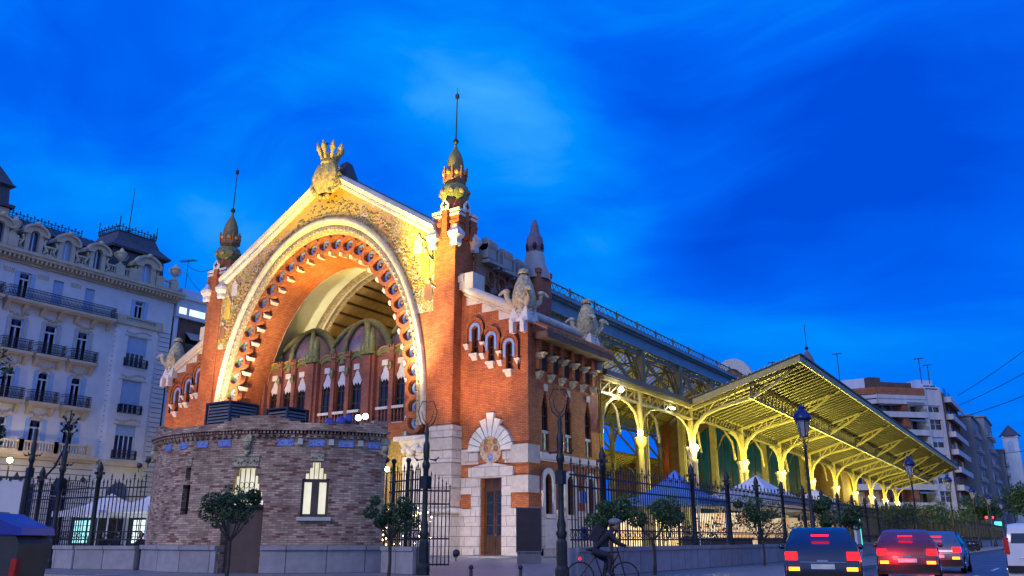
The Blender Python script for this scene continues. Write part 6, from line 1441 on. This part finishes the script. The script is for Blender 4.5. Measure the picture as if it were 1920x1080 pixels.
for k in range(5): ipb(b,.1+.06*(k%2),.8-.08*(k%3),2.2-.07*k,2.212-.07*k,-.006,0) if k!=2 else ipb(b,-.1,1.0,2.2-.07*k,2.215-.07*k,-.006,0)
for k in range(16): ipb(b,-.2+k*.085,-.13+k*.085,1.5,1.56+.1*abs(math.sin(k*1.9)),-.006,0)
b.build('faint_print','grey_plastic',ip)
# waste container
wc=thing('waste_container','dark street waste container with a blue lid at the left edge','waste container',(12.0,-37.4,0))
cx,cy=11.38,-38.0
def wf(u,v,z): return (cx+du[0]*u-.547*v,cy+du[1]*u+.837*v,z)
def wprism(mb,prof,v0,v1):
    r=[[wf(u,v,z) for u,z in prof] for v in (v0,v1)]; mb.grid(r,closeu=True,smooth=False); mb.face(r[0]); mb.face(r[1])
body=[(-1.1,.02),(.98,.02),(1.12,.4),(1.16,1.0),(1.06,1.18),(-1.1,1.2)]
b=MB(); wprism(b,body,0,1.1); b.build('body','container_green',wc)
b=MB(); wprism(b,[(.22,1.2),(1.2,1.16),(1.16,1.3),(.95,1.36),(.5,1.56),(.22,1.58)],-.04,1.14); wprism(b,[(-1.15,1.2),(-.02,1.2),(-.02,1.58),(-.4,1.6),(-1.1,1.42)],-.04,1.14); b.build('lid','container_blue',wc)
b=MB(); wprism(b,[(-.02,.1),(.22,.1),(.22,1.6),(-.02,1.6)],-.07,1.16); b.build('lifting_strap','grey_plastic',wc)
b=MB(); wprism(b,[(1.08,.45),(1.18,.45),(1.2,.75),(1.1,.75)],-.06,.1); b.build('reflector','tail_lamp_off' if 'tail_lamp_off' in M else 'cloth_red',wc)
for u in (-.9,.8):
    b=MB(); b.tube([wf(u,-.02,.03),wf(u,.06,.03)],.1,8); b.build('wheel','rubber',wc)
# dark notice board before the portal
nb=thing('notice_board','plain dark upright notice board standing right of the portal door','notice board',(7.5,-12,0)); 
def nf(u,w,z): return (7.48+du[0]*u-.547*w,-11.95+du[1]*u+.837*w,z)
def nbx(mb,u0,u1,w0,w1,z0,z1): return mb.hexa([nf(u,w,z) for z in (z0,z1) for w in (w0,w1) for u in (u0,u1)])
b=MB(); nbx(b,-.56,.56,0,.12,.55,2.45); b.build('panel','board_dark',nb); b=MB(); nbx(b,-.6,.6,-.03,.0,.5,.56); nbx(b,-.6,.6,-.03,.0,2.45,2.5); nbx(b,-.6,-.56,-.03,0,.5,2.5); nbx(b,.56,.6,-.03,0,.5,2.5); nbx(b,-.55,.55,.02,.1,0,.52); b.build('frame','grey_plastic',nb)
for x,y,l in ((14.64,-26.38,'black ball-topped bollard on the forecourt, left of two'),(15.77,-25.65,'black ball-topped bollard on the forecourt, right of two')):
    b=MB(); b.lathe([(.075,0),(.075,.06),(.05,.08),(.05,.26),(.035,.29)],(x,y,0),8); b.ball((x,y,.35),.07,8,6); tag(b.build('bollard','dark_iron'),l,'bollard','low bollards on the forecourt')
# plaques on the railing and a green-edged totem
for z,h in ((2.15,.36),(1.05,.4)):
    b=MB(); b.box(15.9,15.94,-22.5,-22.05,z,z+h); tag(b.build('railing_plaque','blue_ceramic'),'small pale blue plaque high on the railing right of the second gatepost' if z>2 else 'small blue box low on the railing right of the second gatepost','plaque')
tt=thing('advert_totem','white advert totem with a glowing green edge beside the long railing','totem',(16.9,12,0)); b=MB(); b.box(16.85,17.0,11.2,12.4,.3,2.5); b.box(16.87,16.98,11.3,12.3,0,.3); b.build('panel','board_white',tt); b=MB(); b.box(16.86,16.99,12.42,12.6,.6,2.7); b.build('lit_edge','sign_green',tt)
# ================================================================ people
def skin_person(name,label,loc,joints,mats,rotz=0,scale=1):
    """joints: dict name->(x,y,z,r); body grown over the skeleton as one surface"""
    t=thing(name,label,'person',(0,0,0),world=False)
    order=list(joints); idx={k:i for i,k in enumerate(order)}
    ed=[('pelvis','spine'),('spine','chest'),('chest','neck'),('neck','head0'),('head0','head'),('chest','shL'),('shL','elL'),('elL','haL'),('chest','shR'),('shR','elR'),('elR','haR'),('pelvis','hiL'),('hiL','knL'),('knL','anL'),('anL','toL'),('pelvis','hiR'),('hiR','knR'),('knR','anR'),('anR','toR')]
    me=bpy.data.meshes.new('body'); me.from_pydata([joints[k][:3] for k in order],[(idx[a],idx[b]) for a,b in ed],[])
    o=bpy.data.objects.new('body',me); COL.objects.link(o); o.parent=t
    sk=o.modifiers.new('skin','SKIN'); sv=me.skin_vertices[0].data
    for k in order: sv[idx[k]].radius=(joints[k][3],joints[k][3]*(.8 if k in('spine','chest','pelvis') else 1)); sv[idx[k]].use_root=(k=='pelvis')
    su=o.modifiers.new('sub','SUBSURF'); su.levels=1; su.render_levels=2; me.materials.append(M[mats[0]])
    h=joints['head']; b=MB(); b.lathe([(.02,-.13),(.065,-.11),(.085,-.04),(.095,.03),(.085,.10),(.04,.135),(.005,.14)],(h[0],h[1],h[2]),10,sy=1.15); b.ball((h[0],h[1]+.105,h[2]-.02),.018,5,4,(1,1.3,1.2))
    for q in (-1,1): b.ball((h[0]+q*.035,h[1]+.09,h[2]+.02),.012,5,4); b.ball((h[0]+q*.092,h[1],h[2]-.01),.02,5,4,(.5,1,1.4))
    b.build('head','skin',t); b=MB(); b.ball((h[0],h[1]-.018,h[2]+.035),.108,10,7,(1,1.15,1.0)); b.build('hair','hair',t)
    for s in ('L','R'):
        p=Vector(joints['ha'+s][:3]); e=Vector(joints['el'+s][:3]); d=(p-e).normalized(); sd_=d.cross(Vector((0,0,1))).normalized(); b=MB(); b.tube([p,p+d*.04,p+d*.085],[.03,.04,.03],6)
        for k in range(4): q=p+d*.08+sd_*(k-1.5)*.02; b.tube([q,q+d*.035+Vector((0,0,-.012)),q+d*(.055+.008*(1-abs(k-1.5)))+Vector((0,0,-.035))],[.011,.01,.007],5)
        b.tube([p+d*.03+sd_*.035,p+d*.06+sd_*.06],[.012,.008],5); b.build('hand','skin',t)
    t.location=loc; t.rotation_euler=(0,0,rotz); t.scale=(scale,)*3; return t
ride=dict(pelvis=(0,-.18,.98,.15),spine=(0,-.02,1.14,.14),chest=(0,.20,1.32,.16),neck=(0,.32,1.42,.06),head0=(0,.35,1.47,.055),head=(0,.40,1.56,.07),shL=(-.18,.24,1.34,.075),elL=(-.22,.42,1.12,.05),haL=(-.22,.62,1.05,.035),shR=(.18,.24,1.34,.075),elR=(.22,.42,1.12,.05),haR=(.22,.62,1.05,.035),hiL=(-.1,-.15,.92,.1),knL=(-.12,.18,.70,.07),anL=(-.12,.08,.30,.045),toL=(-.12,.22,.25,.04),hiR=(.1,-.15,.92,.1),knR=(.12,.24,.82,.07),anR=(.12,.20,.42,.045),toR=(.12,.34,.38,.04))
skin_person('person','cyclist in dark clothes leaning over the handlebars before the second gatepost',(18.7,-26.6,-.12),ride,['cloth_dark'],R(-57))
rd=bpy.data.objects['person']; _b=MB(); _b.hexa([(-.14,-.10,1.12),(.14,-.10,1.12),(-.15,.10,1.46),(.15,.10,1.46),(-.14,-.30,1.24),(.14,-.30,1.24),(-.14,-.06,1.58),(.14,-.06,1.58)]); _b.build('backpack','cloth_dark',rd); _b=MB(); _b.ball((0,.385,1.62),.125,12,8,(1,1.3,.75)); _b.build('helmet','grey_plastic',rd)
def bicycle(loc,rz,label):
    t=thing('bicycle',label,'bicycle',(0,0,0)); f=MB()
    for a,b_ in (((0,-.1,.9),(0,.45,.9)),((0,-.15,.88),(0,.05,.3)),((0,.05,.3),(0,.45,.85)),((0,.05,.3),(0,-.5,.34)),((0,-.12,.8),(0,-.5,.34)),((0,.42,1.0),(0,.6,.34)),((0,-.15,.85),(0,-.2,.97))): f.tube([a,b_],.018,5)
    f.build('frame','dark_iron',t)
    for y in (-.5,.6):
        w=MB(); w.tube([(0,y+.33*math.cos(2*PI*i/20),.34+.33*math.sin(2*PI*i/20)) for i in range(21)],.02,5); w.build('wheel','rubber',t)
    h=MB(); h.tube([(-.24,.58,1.03),(-.1,.48,1.08),(.1,.48,1.08),(.24,.58,1.03)],.014,5); h.build('handlebar','dark_iron',t); s=MB(); s.ball((0,-.22,.96),.1,7,4,(.6,1.4,.4)); s.build('saddle','rubber',t); l=MB(); l.ball((0,-.5,.75),.035,6,4); l.build('rear_light','tail_lamp',t)
    t.location=loc; t.rotation_euler=(0,0,rz); return t
bicycle((18.7,-26.6,-.12),R(-57),'dark bicycle ridden by the cyclist before the second gatepost')
sit=dict(pelvis=(0,-.05,.5,.15),spine=(0,-.06,.68,.14),chest=(0,-.03,.92,.17),neck=(0,0,1.08,.06),head0=(0,.01,1.13,.055),head=(0,.03,1.25,.07),shL=(-.19,-.02,.98,.08),elL=(-.25,.1,.74,.055),haL=(-.12,.32,.72,.035),shR=(.19,-.02,.98,.08),elR=(.25,.1,.74,.055),haR=(.12,.32,.72,.035),hiL=(-.1,0,.48,.1),knL=(-.13,.42,.5,.07),anL=(-.13,.45,.1,.045),toL=(-.13,.6,.05,.04),hiR=(.1,0,.48,.1),knR=(.13,.42,.5,.07),anR=(.13,.45,.1,.045),toR=(.13,.6,.05,.04))
P0=[(-3.3,-23.4,'cloth_red','seated person in a red jacket behind the left railing',.2),(-7.6,-21.5,'cloth_dark','seated person in dark clothes behind the left railing, facing the street',.5),(-9.5,-21.5,'cloth_dark','seated person in dark clothes turned aside under the left marquee',2.2),(-12.2,-20.5,'cloth_dark','seated person in dark clothes farthest left behind the railing',1.2)]
for x,y,m_,l,rz in P0:
    skin_person('person',l,(x,y,.0),sit,[m_],PI+rz)
    c=thing('cafe_chair','dark cafe chair under the '+l.replace('seated ','').split(' in ')[0]+' '+' '.join(l.split(' in ')[1].split()[:3])+(' (%s)'%'' if 0 else ''),'chair',(x,y,0),'cafe chairs behind the left railing'); b=MB(); b.box(x-.22,x+.22,y-.22,y+.22,.38,.43); b.build('seat','grey_plastic',c); b=MB(); b.box(x-.22,x+.22,y+.2,y+.24,.43,.85); b.build('backrest','grey_plastic',c)
    for a,b_ in ((-1,-1),(1,-1),(1,1),(-1,1)): l_=MB(); l_.tube([(x+a*.2,y+b_*.2,0),(x+a*.2,y+b_*.2,.38)],.015,5); l_.build('leg','dark_iron',c)
    c['label']={'cloth_red':'cafe chair carrying the person in the red jacket'}.get(m_,'cafe chair under the dark-clothed sitter '+{-7.6:'who faces the street',-9.5:'who is turned aside',-12.2:'who sits farthest left'}.get(x,''))
# ================================================================ vehicles
def car(loc,rz,paint,label,L_=4.2,H_=1.46,van=False,rear_on=True,head_on=False,group='cars on the road'):
    t=thing('parked_car' if not (rear_on or head_on) else 'car',label,'car',(0,0,0),group)
    # length along Y (front +Y), built symmetric
    if van: side=[(-L_/2,.45),(-L_/2,1.0),(-L_/2+.05,H_-.15),(-L_/2+.25,H_),(L_/2-1.5,H_),(L_/2-.95,H_-.35),(L_/2-.55,1.12),(L_/2-.05,.95),(L_/2,.5)]
    else: side=[(-L_/2,.42),(-L_/2-.02,.72),(-L_/2+.08,.98),(-L_/2+.32,1.08),(-L_/2+.62,H_-.08),(-L_/2+1.0,H_),(.15,H_),(.55,H_-.10),(1.15,.98),(L_/2-.35,.82),(L_/2-.03,.66),(L_/2,.42)]
    def wid(y,z): 
        w=.86; 
        if z>1.0: w-=.20*((z-1.0)/(H_-1.0))**1.1*(0.6 if van else 1.2)
        w-=.10*max(0,abs(y)/(L_/2)-.75)*3
        return w
    b=MB(); n=len(side); rows=[]
    # cross-sections: mirrored shell with slightly bulged sides
    left=[(-wid(y,z),y,z) for y,z in side]; right=[(wid(y,z),y,z) for y,z in side]
    mids=[(-wid(y,z)*.72,y,z+(.03 if z>.9 else 0)) for y,z in side]; midr=[(wid(y,z)*.72,y,z+(.03 if z>.9 else 0)) for y,z in side]
    b.grid([left,mids,midr,right],smooth=True)
    lowl=[(-.84,y,.2) for y,z in side]; lowr=[(.84,y,.2) for y,z in side]
    wl=[(-wid(y,.7)-.02,y,min(z,.72)) for y,z in side]; wr=[(-x,y,z) for x,y,z in wl]
    b.grid([left,wl,lowl],smooth=False); b.grid([right,wr,lowr],smooth=False); b.face(lowl+lowr[::-1])
    b.face([left[0],right[0],lowr[0],lowl[0]]); b.face([left[-1],right[-1],lowr[-1],lowl[-1]])
    body=b.build('body',paint,t)
    def gq(pts):
        g=MB(); g.face(pts); g.build('window_glass','car_glass',t)
    e=.012
    if van:
        zt,zb_=H_-.2,1.05
        ws=[(-wid(0,zt)-e,L_/2-1.45,zt),(-wid(0,zb_)-e,L_/2-1.0,zb_),(-wid(0,zb_)-e,L_/2-2.1,zb_),(-wid(0,zt)-e,L_/2-2.1,zt)]
        gq(ws); gq([(-x,y,z) for x,y,z in ws]); gq([(-.7,L_/2-.93,H_-.38),(.7,L_/2-.93,H_-.38),(.74,L_/2-.56,1.16),(-.74,L_/2-.56,1.16)]); gq([(-.62,-L_/2+.04-e,H_-.25),(.62,-L_/2+.04-e,H_-.25),(.66,-L_/2-e,1.1),(-.66,-L_/2-e,1.1)])
    else:
        for s in (-1,1):
            for q in ([(-L_/2+.72,H_-.12),(-.25,H_-.1),(-.25,1.0),(-L_/2+.5,1.03)],[(-.18,H_-.1),(.42,H_-.14),(1.0,.98),(-.18,1.0)]):
                gq([(s*(wid(y,z)+e),y,z) for y,z in q])
        gq([(-.56,.60,H_-.10+e),(.56,.60,H_-.10+e),(.72,1.13,1.02+e),(-.72,1.13,1.02+e)]); gq([(-.54,-L_/2+.64-e*2,H_-.11),(.54,-L_/2+.64-e*2,H_-.11),(.68,-L_/2+.36-e*2,1.12),(-.68,-L_/2+.36-e*2,1.12)])
    for sx in (-1,1):
        for y in (-L_/2+.75,L_/2-.8):
            w=MB(); w.m=0; w.tube([(sx*.70,y,.32),(sx*.88,y,.32)],.32,16); w.m=1; w.tube([(sx*.88,y,.32),(sx*.895,y,.32)],.2,10); w.build('wheel',['rubber','chrome'],t)
    for sx in (-1,1):
        l=MB(); l.box(sx*.55,sx*.82,-L_/2-.03,-L_/2+.12,.74,.92) if not van else l.box(sx*.72,sx*.85,-L_/2-.03,-L_/2+.06,.8,1.25); l.build('tail_light','tail_lamp' if rear_on else 'cloth_red',t)
        l=MB(); l.box(sx*.5,sx*.8,L_/2-.14,L_/2+.01,.58,.72); l.build('headlight','head_lamp' if head_on else 'paint_white',t)
        if rear_on: l=MB(); l.box(sx*.52,sx*.76,-L_/2-.035,-L_/2+.1,.5,.58); l.build('indicator','amber_lamp',t)
    l=MB(); l.box(-.2,.2,-L_/2+.38,-L_/2+.42,1.28,1.31) if not van else l.box(-.2,.2,-L_/2-.02,-L_/2+.05,H_-.12,H_-.08); l.build('high_brake_light','tail_lamp' if rear_on else 'cloth_red',t)
    p=MB(); p.box(-.26,.26,-L_/2-.05,-L_/2,.54,.65); p.build('number_plate','paint_white',t)
    for y0,y1,z0 in ((-L_/2-.07,-L_/2+.1,.28),(L_/2-.1,L_/2+.06,.25)): bm=MB(); bm.box(-.82,.82,y0,y1,z0,.48); bm.build('bumper','rubber',t)
    hg=MB(); hg.tube([(-.5,-L_/2-.02,.69),(.5,-L_/2-.02,.69)],.015,4); hg.box(-.12,.12,-L_/2-.04,-L_/2,.70,.74); hg.build('boot_trim','chrome',t)
    if not van: wp=MB(); wp.tube([(0,-L_/2+.38,1.1),(.3,-L_/2+.5,1.24)],.012,4); wp.build('rear_wiper','rubber',t)
    for sx in (-1,1):
        for yy in (-.22,.95,-1.05): sm_=MB(); sm_.box(sx*.872,sx*.884,yy-.008,yy+.008,.3,.96); sm_.build('door_seam','rubber',t)
        dh=MB(); dh.box(sx*.87,sx*.90,-.5,-.32,.82,.86); dh.build('door_handle','chrome',t)
    for sx in (-1,1): m_=MB(); m_.ball((sx*.98,.62 if not van else L_/2-1.0,1.02),.09,7,5,(1,.6,.8)); m_.build('mirror',paint,t)
    t.location=loc; t.rotation_euler=(0,0,rz); return t
car((23.9,-15.2,-.12),R(8),'car_red','dark red hatchback with lit tail lamps braking before the long railing')
car((23.0,-22.6,-.12),R(14),'car_navy','dark hatchback with lit tail lamps nearest the camera, left of the dark red one')
car((24.0,-8.0,-.12),R(2),'car_grey','grey hatchback with lit tail lamps ahead of the dark red one')
car((26.9,22,-.12),0,'car_navy','navy car with lit tail lamps far along the road')
car((27.6,-14.6,-.12),R(0),'car_white','white van parked half out of frame at the right edge',L_=4.6,H_=1.62,van=True,rear_on=False)
car((27.6,-7.4,-.12),R(0),'car_navy','navy car parked ahead of the white van',rear_on=False)
for i,y in enumerate((70,84,100)): car((20+2.0,y,-.12),0,['car_grey','car_white','car_navy'][i],['grey car parked by the kerb far along the pavement','white car parked by the kerb near the shops','navy car parked furthest along the kerb'][i],rear_on=(i==2))
# motor scooters by the kerb
def scooter(loc,rz,label):
    t=thing('motor_scooter',label,'motor scooter',(0,0,0),'scooters parked by the kerb'); b=MB(); b.ball((0,-.35,.62),.3,9,6,(.6,1.5,.7)); b.tube([(0,-.1,.3),(0,.35,.3),(0,.5,.6),(0,.55,.95)],[.14,.14,.16,.1],7); b.build('body','car_navy',t)
    s=MB(); s.ball((0,-.35,.84),.22,8,5,(.7,1.9,.35)); s.build('seat','rubber',t)
    for y in (-.6,.65): w=MB(); w.tube([(-.06,y,.25),(.06,y,.25)],.25,14); w.build('wheel','rubber',t)
    h=MB(); h.tube([(-.32,.42,1.02),(0,.52,1.0),(.32,.42,1.02)],.02,5); h.build('handlebar','chrome',t); w=MB(); w.hexa([(-.2,.6,1.0),(.2,.6,1.0),(-.2,.62,1.0),(.2,.62,1.0),(-.14,.5,1.4),(.14,.5,1.4),(-.14,.52,1.4),(.14,.52,1.4)]); w.build('windscreen','lantern_glass',t)
    t.location=loc; t.rotation_euler=(0,0,rz); return t
for i,y in enumerate((34,38,42,47)): scooter((19.7,y,0),R(80+4*i),['scooter parked nearest, first of the kerbside row','second scooter of the kerbside row','third scooter of the kerbside row','scooter at the far end of the kerbside row'][i])
# shop lights, traffic light and signs at the far end of the street
def sign(x,y,z,w,h,mt,label,name='lit_sign'):
    t=thing(name,label,'sign',(x,y,0)); b=MB(); b.box(x-w/2,x+w/2,y,y+.2,z,z+h); b.build('face',mt,t); b=MB(); b.box(x-w/2-.1,x+w/2+.1,y+.02,y+.3,z-.1,z+h+.1); b.box(x-.08,x+.08,y+.22,y+.34,0,z); b.build('case','dark_iron',t)
sign(21.6,170,3.6,3.2,1.4,'sign_cyan','glowing cyan shop sign at the end of the street'); sign(15.2,150,3.4,1.2,.9,'sign_green','small glowing green pharmacy-like sign left of the cyan one'); sign(27,180,3.0,1.2,1.6,'sign_cyan','tall cyan shop light furthest right'); sign(11.5,158,3.6,1.8,.9,'paint_white','white hanging panel above the apartment shop front'); sign(24,190,1.4,6,2.2,'lit_shop','warm lit shop front far down the street')
tl_=thing('traffic_light','red traffic light pair on a dark post far down the road','traffic light',(14,105,0)); b=MB(); b.tube([(17,105,0),(17,105,4.2)],.08,6); b.box(16.75,17.25,104.8,105.1,3.4,4.5); b.build('post','dark_iron',tl_)
for dx in (-.12,.7): b=MB(); b.ball((17+dx,104.75,4.2),.2,8,6); b.build('red_lamp','sign_red',tl_)
# fairy lights behind the corner tree and a bulb string
fl=thing('string_lights','warm string lights glowing behind the little corner tree','string lights',(6,-19.3,0)); b=MB(); rr=random.Random(3)
for k in range(9):
    z=.9+k*.17
    for i in range(9): b.ball((4.6+i*.35+rr.uniform(-.08,.08),-19.3+rr.uniform(-.2,.2),z+rr.uniform(-.05,.05)),.032,5,4)
b.build('bulbs','fairy',fl,kind='stuff'); b=MB()
for k in range(9): b.tube([(4.4,-19.3,.9+k*.17),(7.6,-19.3,.9+k*.17)],.008,3)
b.build('wire','dark_iron',fl)
# glowing lamps by the gateway
def globe_lamp(p,label,r=.16,mt='bulb_warm',group='glowing gateway lamps'):
    t=thing('globe_lamp',label,'lamp',(p[0],p[1],0),group); b=MB(); b.tube([(p[0],p[1],0),(p[0],p[1],p[2]-r)],.07,7); b.lathe([(.1,0),(.14,.08),(.06,.1)],(p[0],p[1],p[2]-r-.1),7); b.build('post','dark_iron',t); g=MB(); g.ball(p,r,10,8); g.build('globe',mt,t); return t
globe_lamp((-12.6,-2.4,5.9),'glowing globe lamp before the right gateway of the porch, left of two',.2); globe_lamp((-9.9,-2.2,5.6),'glowing globe lamp before the right gateway of the porch, right of two',.16)
globe_lamp((-50+3.4,-8.6,7.5),'glowing street globe before the apartment house at the left edge',.22,group='glowing street globes')
# wires between the buildings
for i,(a,b_) in enumerate((((HX-2,10,31.0),(-32,.5,26.0)),((HX-2,10,30.0),(-32.5,1,22.5)),((8,190,33),(60,60,40)),((8,190,30),(60,60,33)),((9,180,34),(60,70,50)),((10,230,24),(60,60,20)))):
    a,b_=Vector(a),Vector(b_); w=MB(); w.tube([a+(b_-a)*(k/16)-Vector((0,0,1.2 if i<2 else 2.5))*4*(k/16)*(1-k/16) for k in range(17)],.03 if i<2 else .07,4); tag(w.build('overhead_wire','dark_iron'),['upper wire from the rear roof aerial to the left tower','lower wire from the rear roof aerial to the left tower','upper one of the two crossing wires over the right street','lower one of the two crossing wires over the right street','faint highest wire over the right street','lowest wire over the far right street'][i],'wire')
# small bird on the crown
bd=MB(); bx,by,bz=CX+.1,-1.3,32.35; bd.ball((bx,by,bz+.15),.17,8,6,(1.5,.8,.8)); bd.ball((bx-.26,by,bz+.28),.09,6,5); bd.tube([(bx-.33,by,bz+.28),(bx-.42,by,bz+.26)],[.03,.005],4); bd.tube([(bx+.2,by,bz+.14),(bx+.5,by,bz+.2)],[.07,.03],4)
for s in (-1,1): bd.tube([(bx,by,bz+.2),(bx+.1,by+s*.25,bz+.4),(bx+.3,by+s*.42,bz+.32)],[.08,.06,.01],4)
tag(bd.build('bird','cloth_dark'),'dark bird perched on the stone crown at the gable peak','bird')
# ================================================================ lamps and floodlights that light the place
FLK=.75
WARM=(1,.66,.26); YEL=(1,.80,.16); WHT=(1,.93,.78)
def fl_lamp(loc,tgt,e,col,spot,r,label,blend=.8):
    floodlight(loc,tgt,label,.2,True,'floodlights aimed at the great front')
    d=(Vector(tgt)-Vector(loc)).normalized(); lamp('SPOT','floodlight_beam',tuple(Vector(loc)+d*.3),e,col,r,tgt,spot,blend)
FL=[((-9.2,-4.2,6.6),(-8.8,-.6,22),36000,(1,.86,.55),50,'floodlight throwing the bright patch beside the right tower'),
    ((-27.5,-4.5,6.6),(-28.5,-.6,18),20000,(1,.86,.6),46,'floodlight aimed at the left shoulder of the arch'),
    ((-19.1,-9,6.0),(-18.5,-.6,26.0),62000,(1,.66,.13),46,'floodlight aimed at the crown of the gable'),
    ((-12,-10,6.0),(-10.5,-.5,17),15000,WARM,60,'floodlight washing the right half of the arch'),
    ((-26,-10,6.0),(-28,-.5,17),14000,WARM,60,'floodlight washing the left half of the arch'),
    ((-4.0,-9,5.4),(-3.6,0,14),8500,(1,.56,.26),60,'floodlight washing the right wing'),
    ((-34.5,-9,5.4),(-34.5,0,13),5500,(1,.6,.35),70,'floodlight washing the left wing')]
FL.append(((-10.5,-13,5.6),(-6.5,-.3,25.8),150000,(1,.80,.10),26,'floodlight picking out the top of the right tower in gold'))
FL.append(((-17.5,-15,5.6),(-18.9,-1.2,31),52000,(1,.74,.2),26,'floodlight picking out the stone crown in gold'))
FL.append(((1.5,-9.5,.35),(-3.2,0,4.5),4200,(1,.90,.88),74,'added low floodlight on the forecourt brightening the portal'))  # added lamp with its fixture, standing in for street light on the portal
for loc,tg,e,c,sp_,l in FL:
    fl_lamp(loc,tg,e*FLK,c,sp_,.12,l)
lamp('POINT','porch_light',(CX-3.5,5.3,11.5),2000,(1,.96,.66),.3); lamp('POINT','porch_light',(CX+4,5.3,11.5),1500,(1,.9,.5),.3)
lamp('POINT','gallery_light',(CX-2,-1.5,8.8),260,(1,.75,.55),.3); lamp('POINT','timber_light',(CX+4,12,12),700,(1,.7,.3),.3)
for gi in (-1,0,1): lamp('POINT','gateway_light',(CX+gi*6.4,5,6.0),300,(1,.72,.28),.25)
lamp('POINT','forecourt_light',(-11.2,-2.6,5.5),200,(1,.75,.4),.2)
# canopy lights: a lamp fixed on every column
for i,y in enumerate(CYs):
    p=(CX+19.2+.55,y-.55,9.0+dz(y)); e=520 if i else 900
    b=MB(); b.ball(p,.05 if i else .3,10,8); b.tube([(CX+19.3,y-.1,p[2]+.1),(p[0],p[1],p[2]+.1)],.04,5)
    t=thing('canopy_lamp','brilliant lamp on the first canopy column beside the marquees' if i==0 else 'small lamp on the %s canopy column counted from the hall front'%('second third fourth fifth sixth seventh eighth ninth'.split()[i-1]),'lamp',(p[0],p[1],0),'lamps on the canopy columns'); b.build('bulb','bulb_warm' if i==0 else 'bulb_flood',t)
    q=MB(); q.lathe([(.05,.3),(.2,.22),(.22,.18)],p,8); q.build('shade','iron_olive',t)
    lamp('POINT','canopy_light',(p[0]+.3,p[1]-.5,p[2]+.3),e,YEL,.1)
    lamp('POINT','canopy_up_light',(CX+19.2+4.5,y+6.5,8.0+dz(y)),[5200,4300,3000,2000,1500,1200,1000,900,900][i],(1,.86,.13),.3)
# lamps in the aisle and on the eave
for p,l,mt in (((CX+19.7,15.9,9.2),'star-bright lamp on the aisle column between the wing and the canopy','bulb_warm'),((CX+19.9,12.3,12.1),'white lamp fixed under the aisle eave beside the brick wing','bulb_white'),((CX+19.7,22.8,12.0),'flat white lamp under the aisle eave near the canopy','bulb_white')):
    t=thing('aisle_lamp',l,'lamp',(p[0],p[1],0)); b=MB(); b.ball(p,.22,8,6,(1,1,1) if p[1]!=22.8 else (.8,2.5,.5)); b.build('bulb',mt,t); b=MB(); b.tube([p,(p[0]-.35,p[1],p[2]+.25)],.04,5); b.build('arm','iron_olive',t)
lamp('POINT','aisle_light',(CX+20.2,15.4,8.9),800,YEL,.15); lamp('POINT','eave_light',(CX+20.3,12.0,11.6),220,(1,.95,.85),.12)
for y in (26,45,64,83): lamp('POINT','nave_light',(CX+8,y,11.5),700,YEL,.4); lamp('POINT','nave_light',(CX-9,y,11.5),500,YEL,.4)
lamp('POINT','rear_light',(CX,90,12),120,(1,.8,.4),.3)
for x,y in ((9.6,.5),(10.9,9),(10.9,15),(10.9,27)): lamp('POINT','tent_light',(x,y,2.9),110,(1,.78,.42),.15)
for x,y in ((-28,-10.5),(-22.6,-10.2)): lamp('POINT','tent_light',(x,y,2.7),90,(.9,.97,1),.15)
lamp('POINT','street_globe_light',(-46.2,-8.6,7.5),420,(1,.66,.3),.2)
lamp('POINT','street_globe_light',(-44.5,3,7.2),160,(1,.7,.35),.2)
for x,y,e in ((23.9,-17.6,14),(24.0,-10.4,14)): lamp('POINT','brake_glow',(x,y,.6),e*2.2,(1,.03,.02),.1)
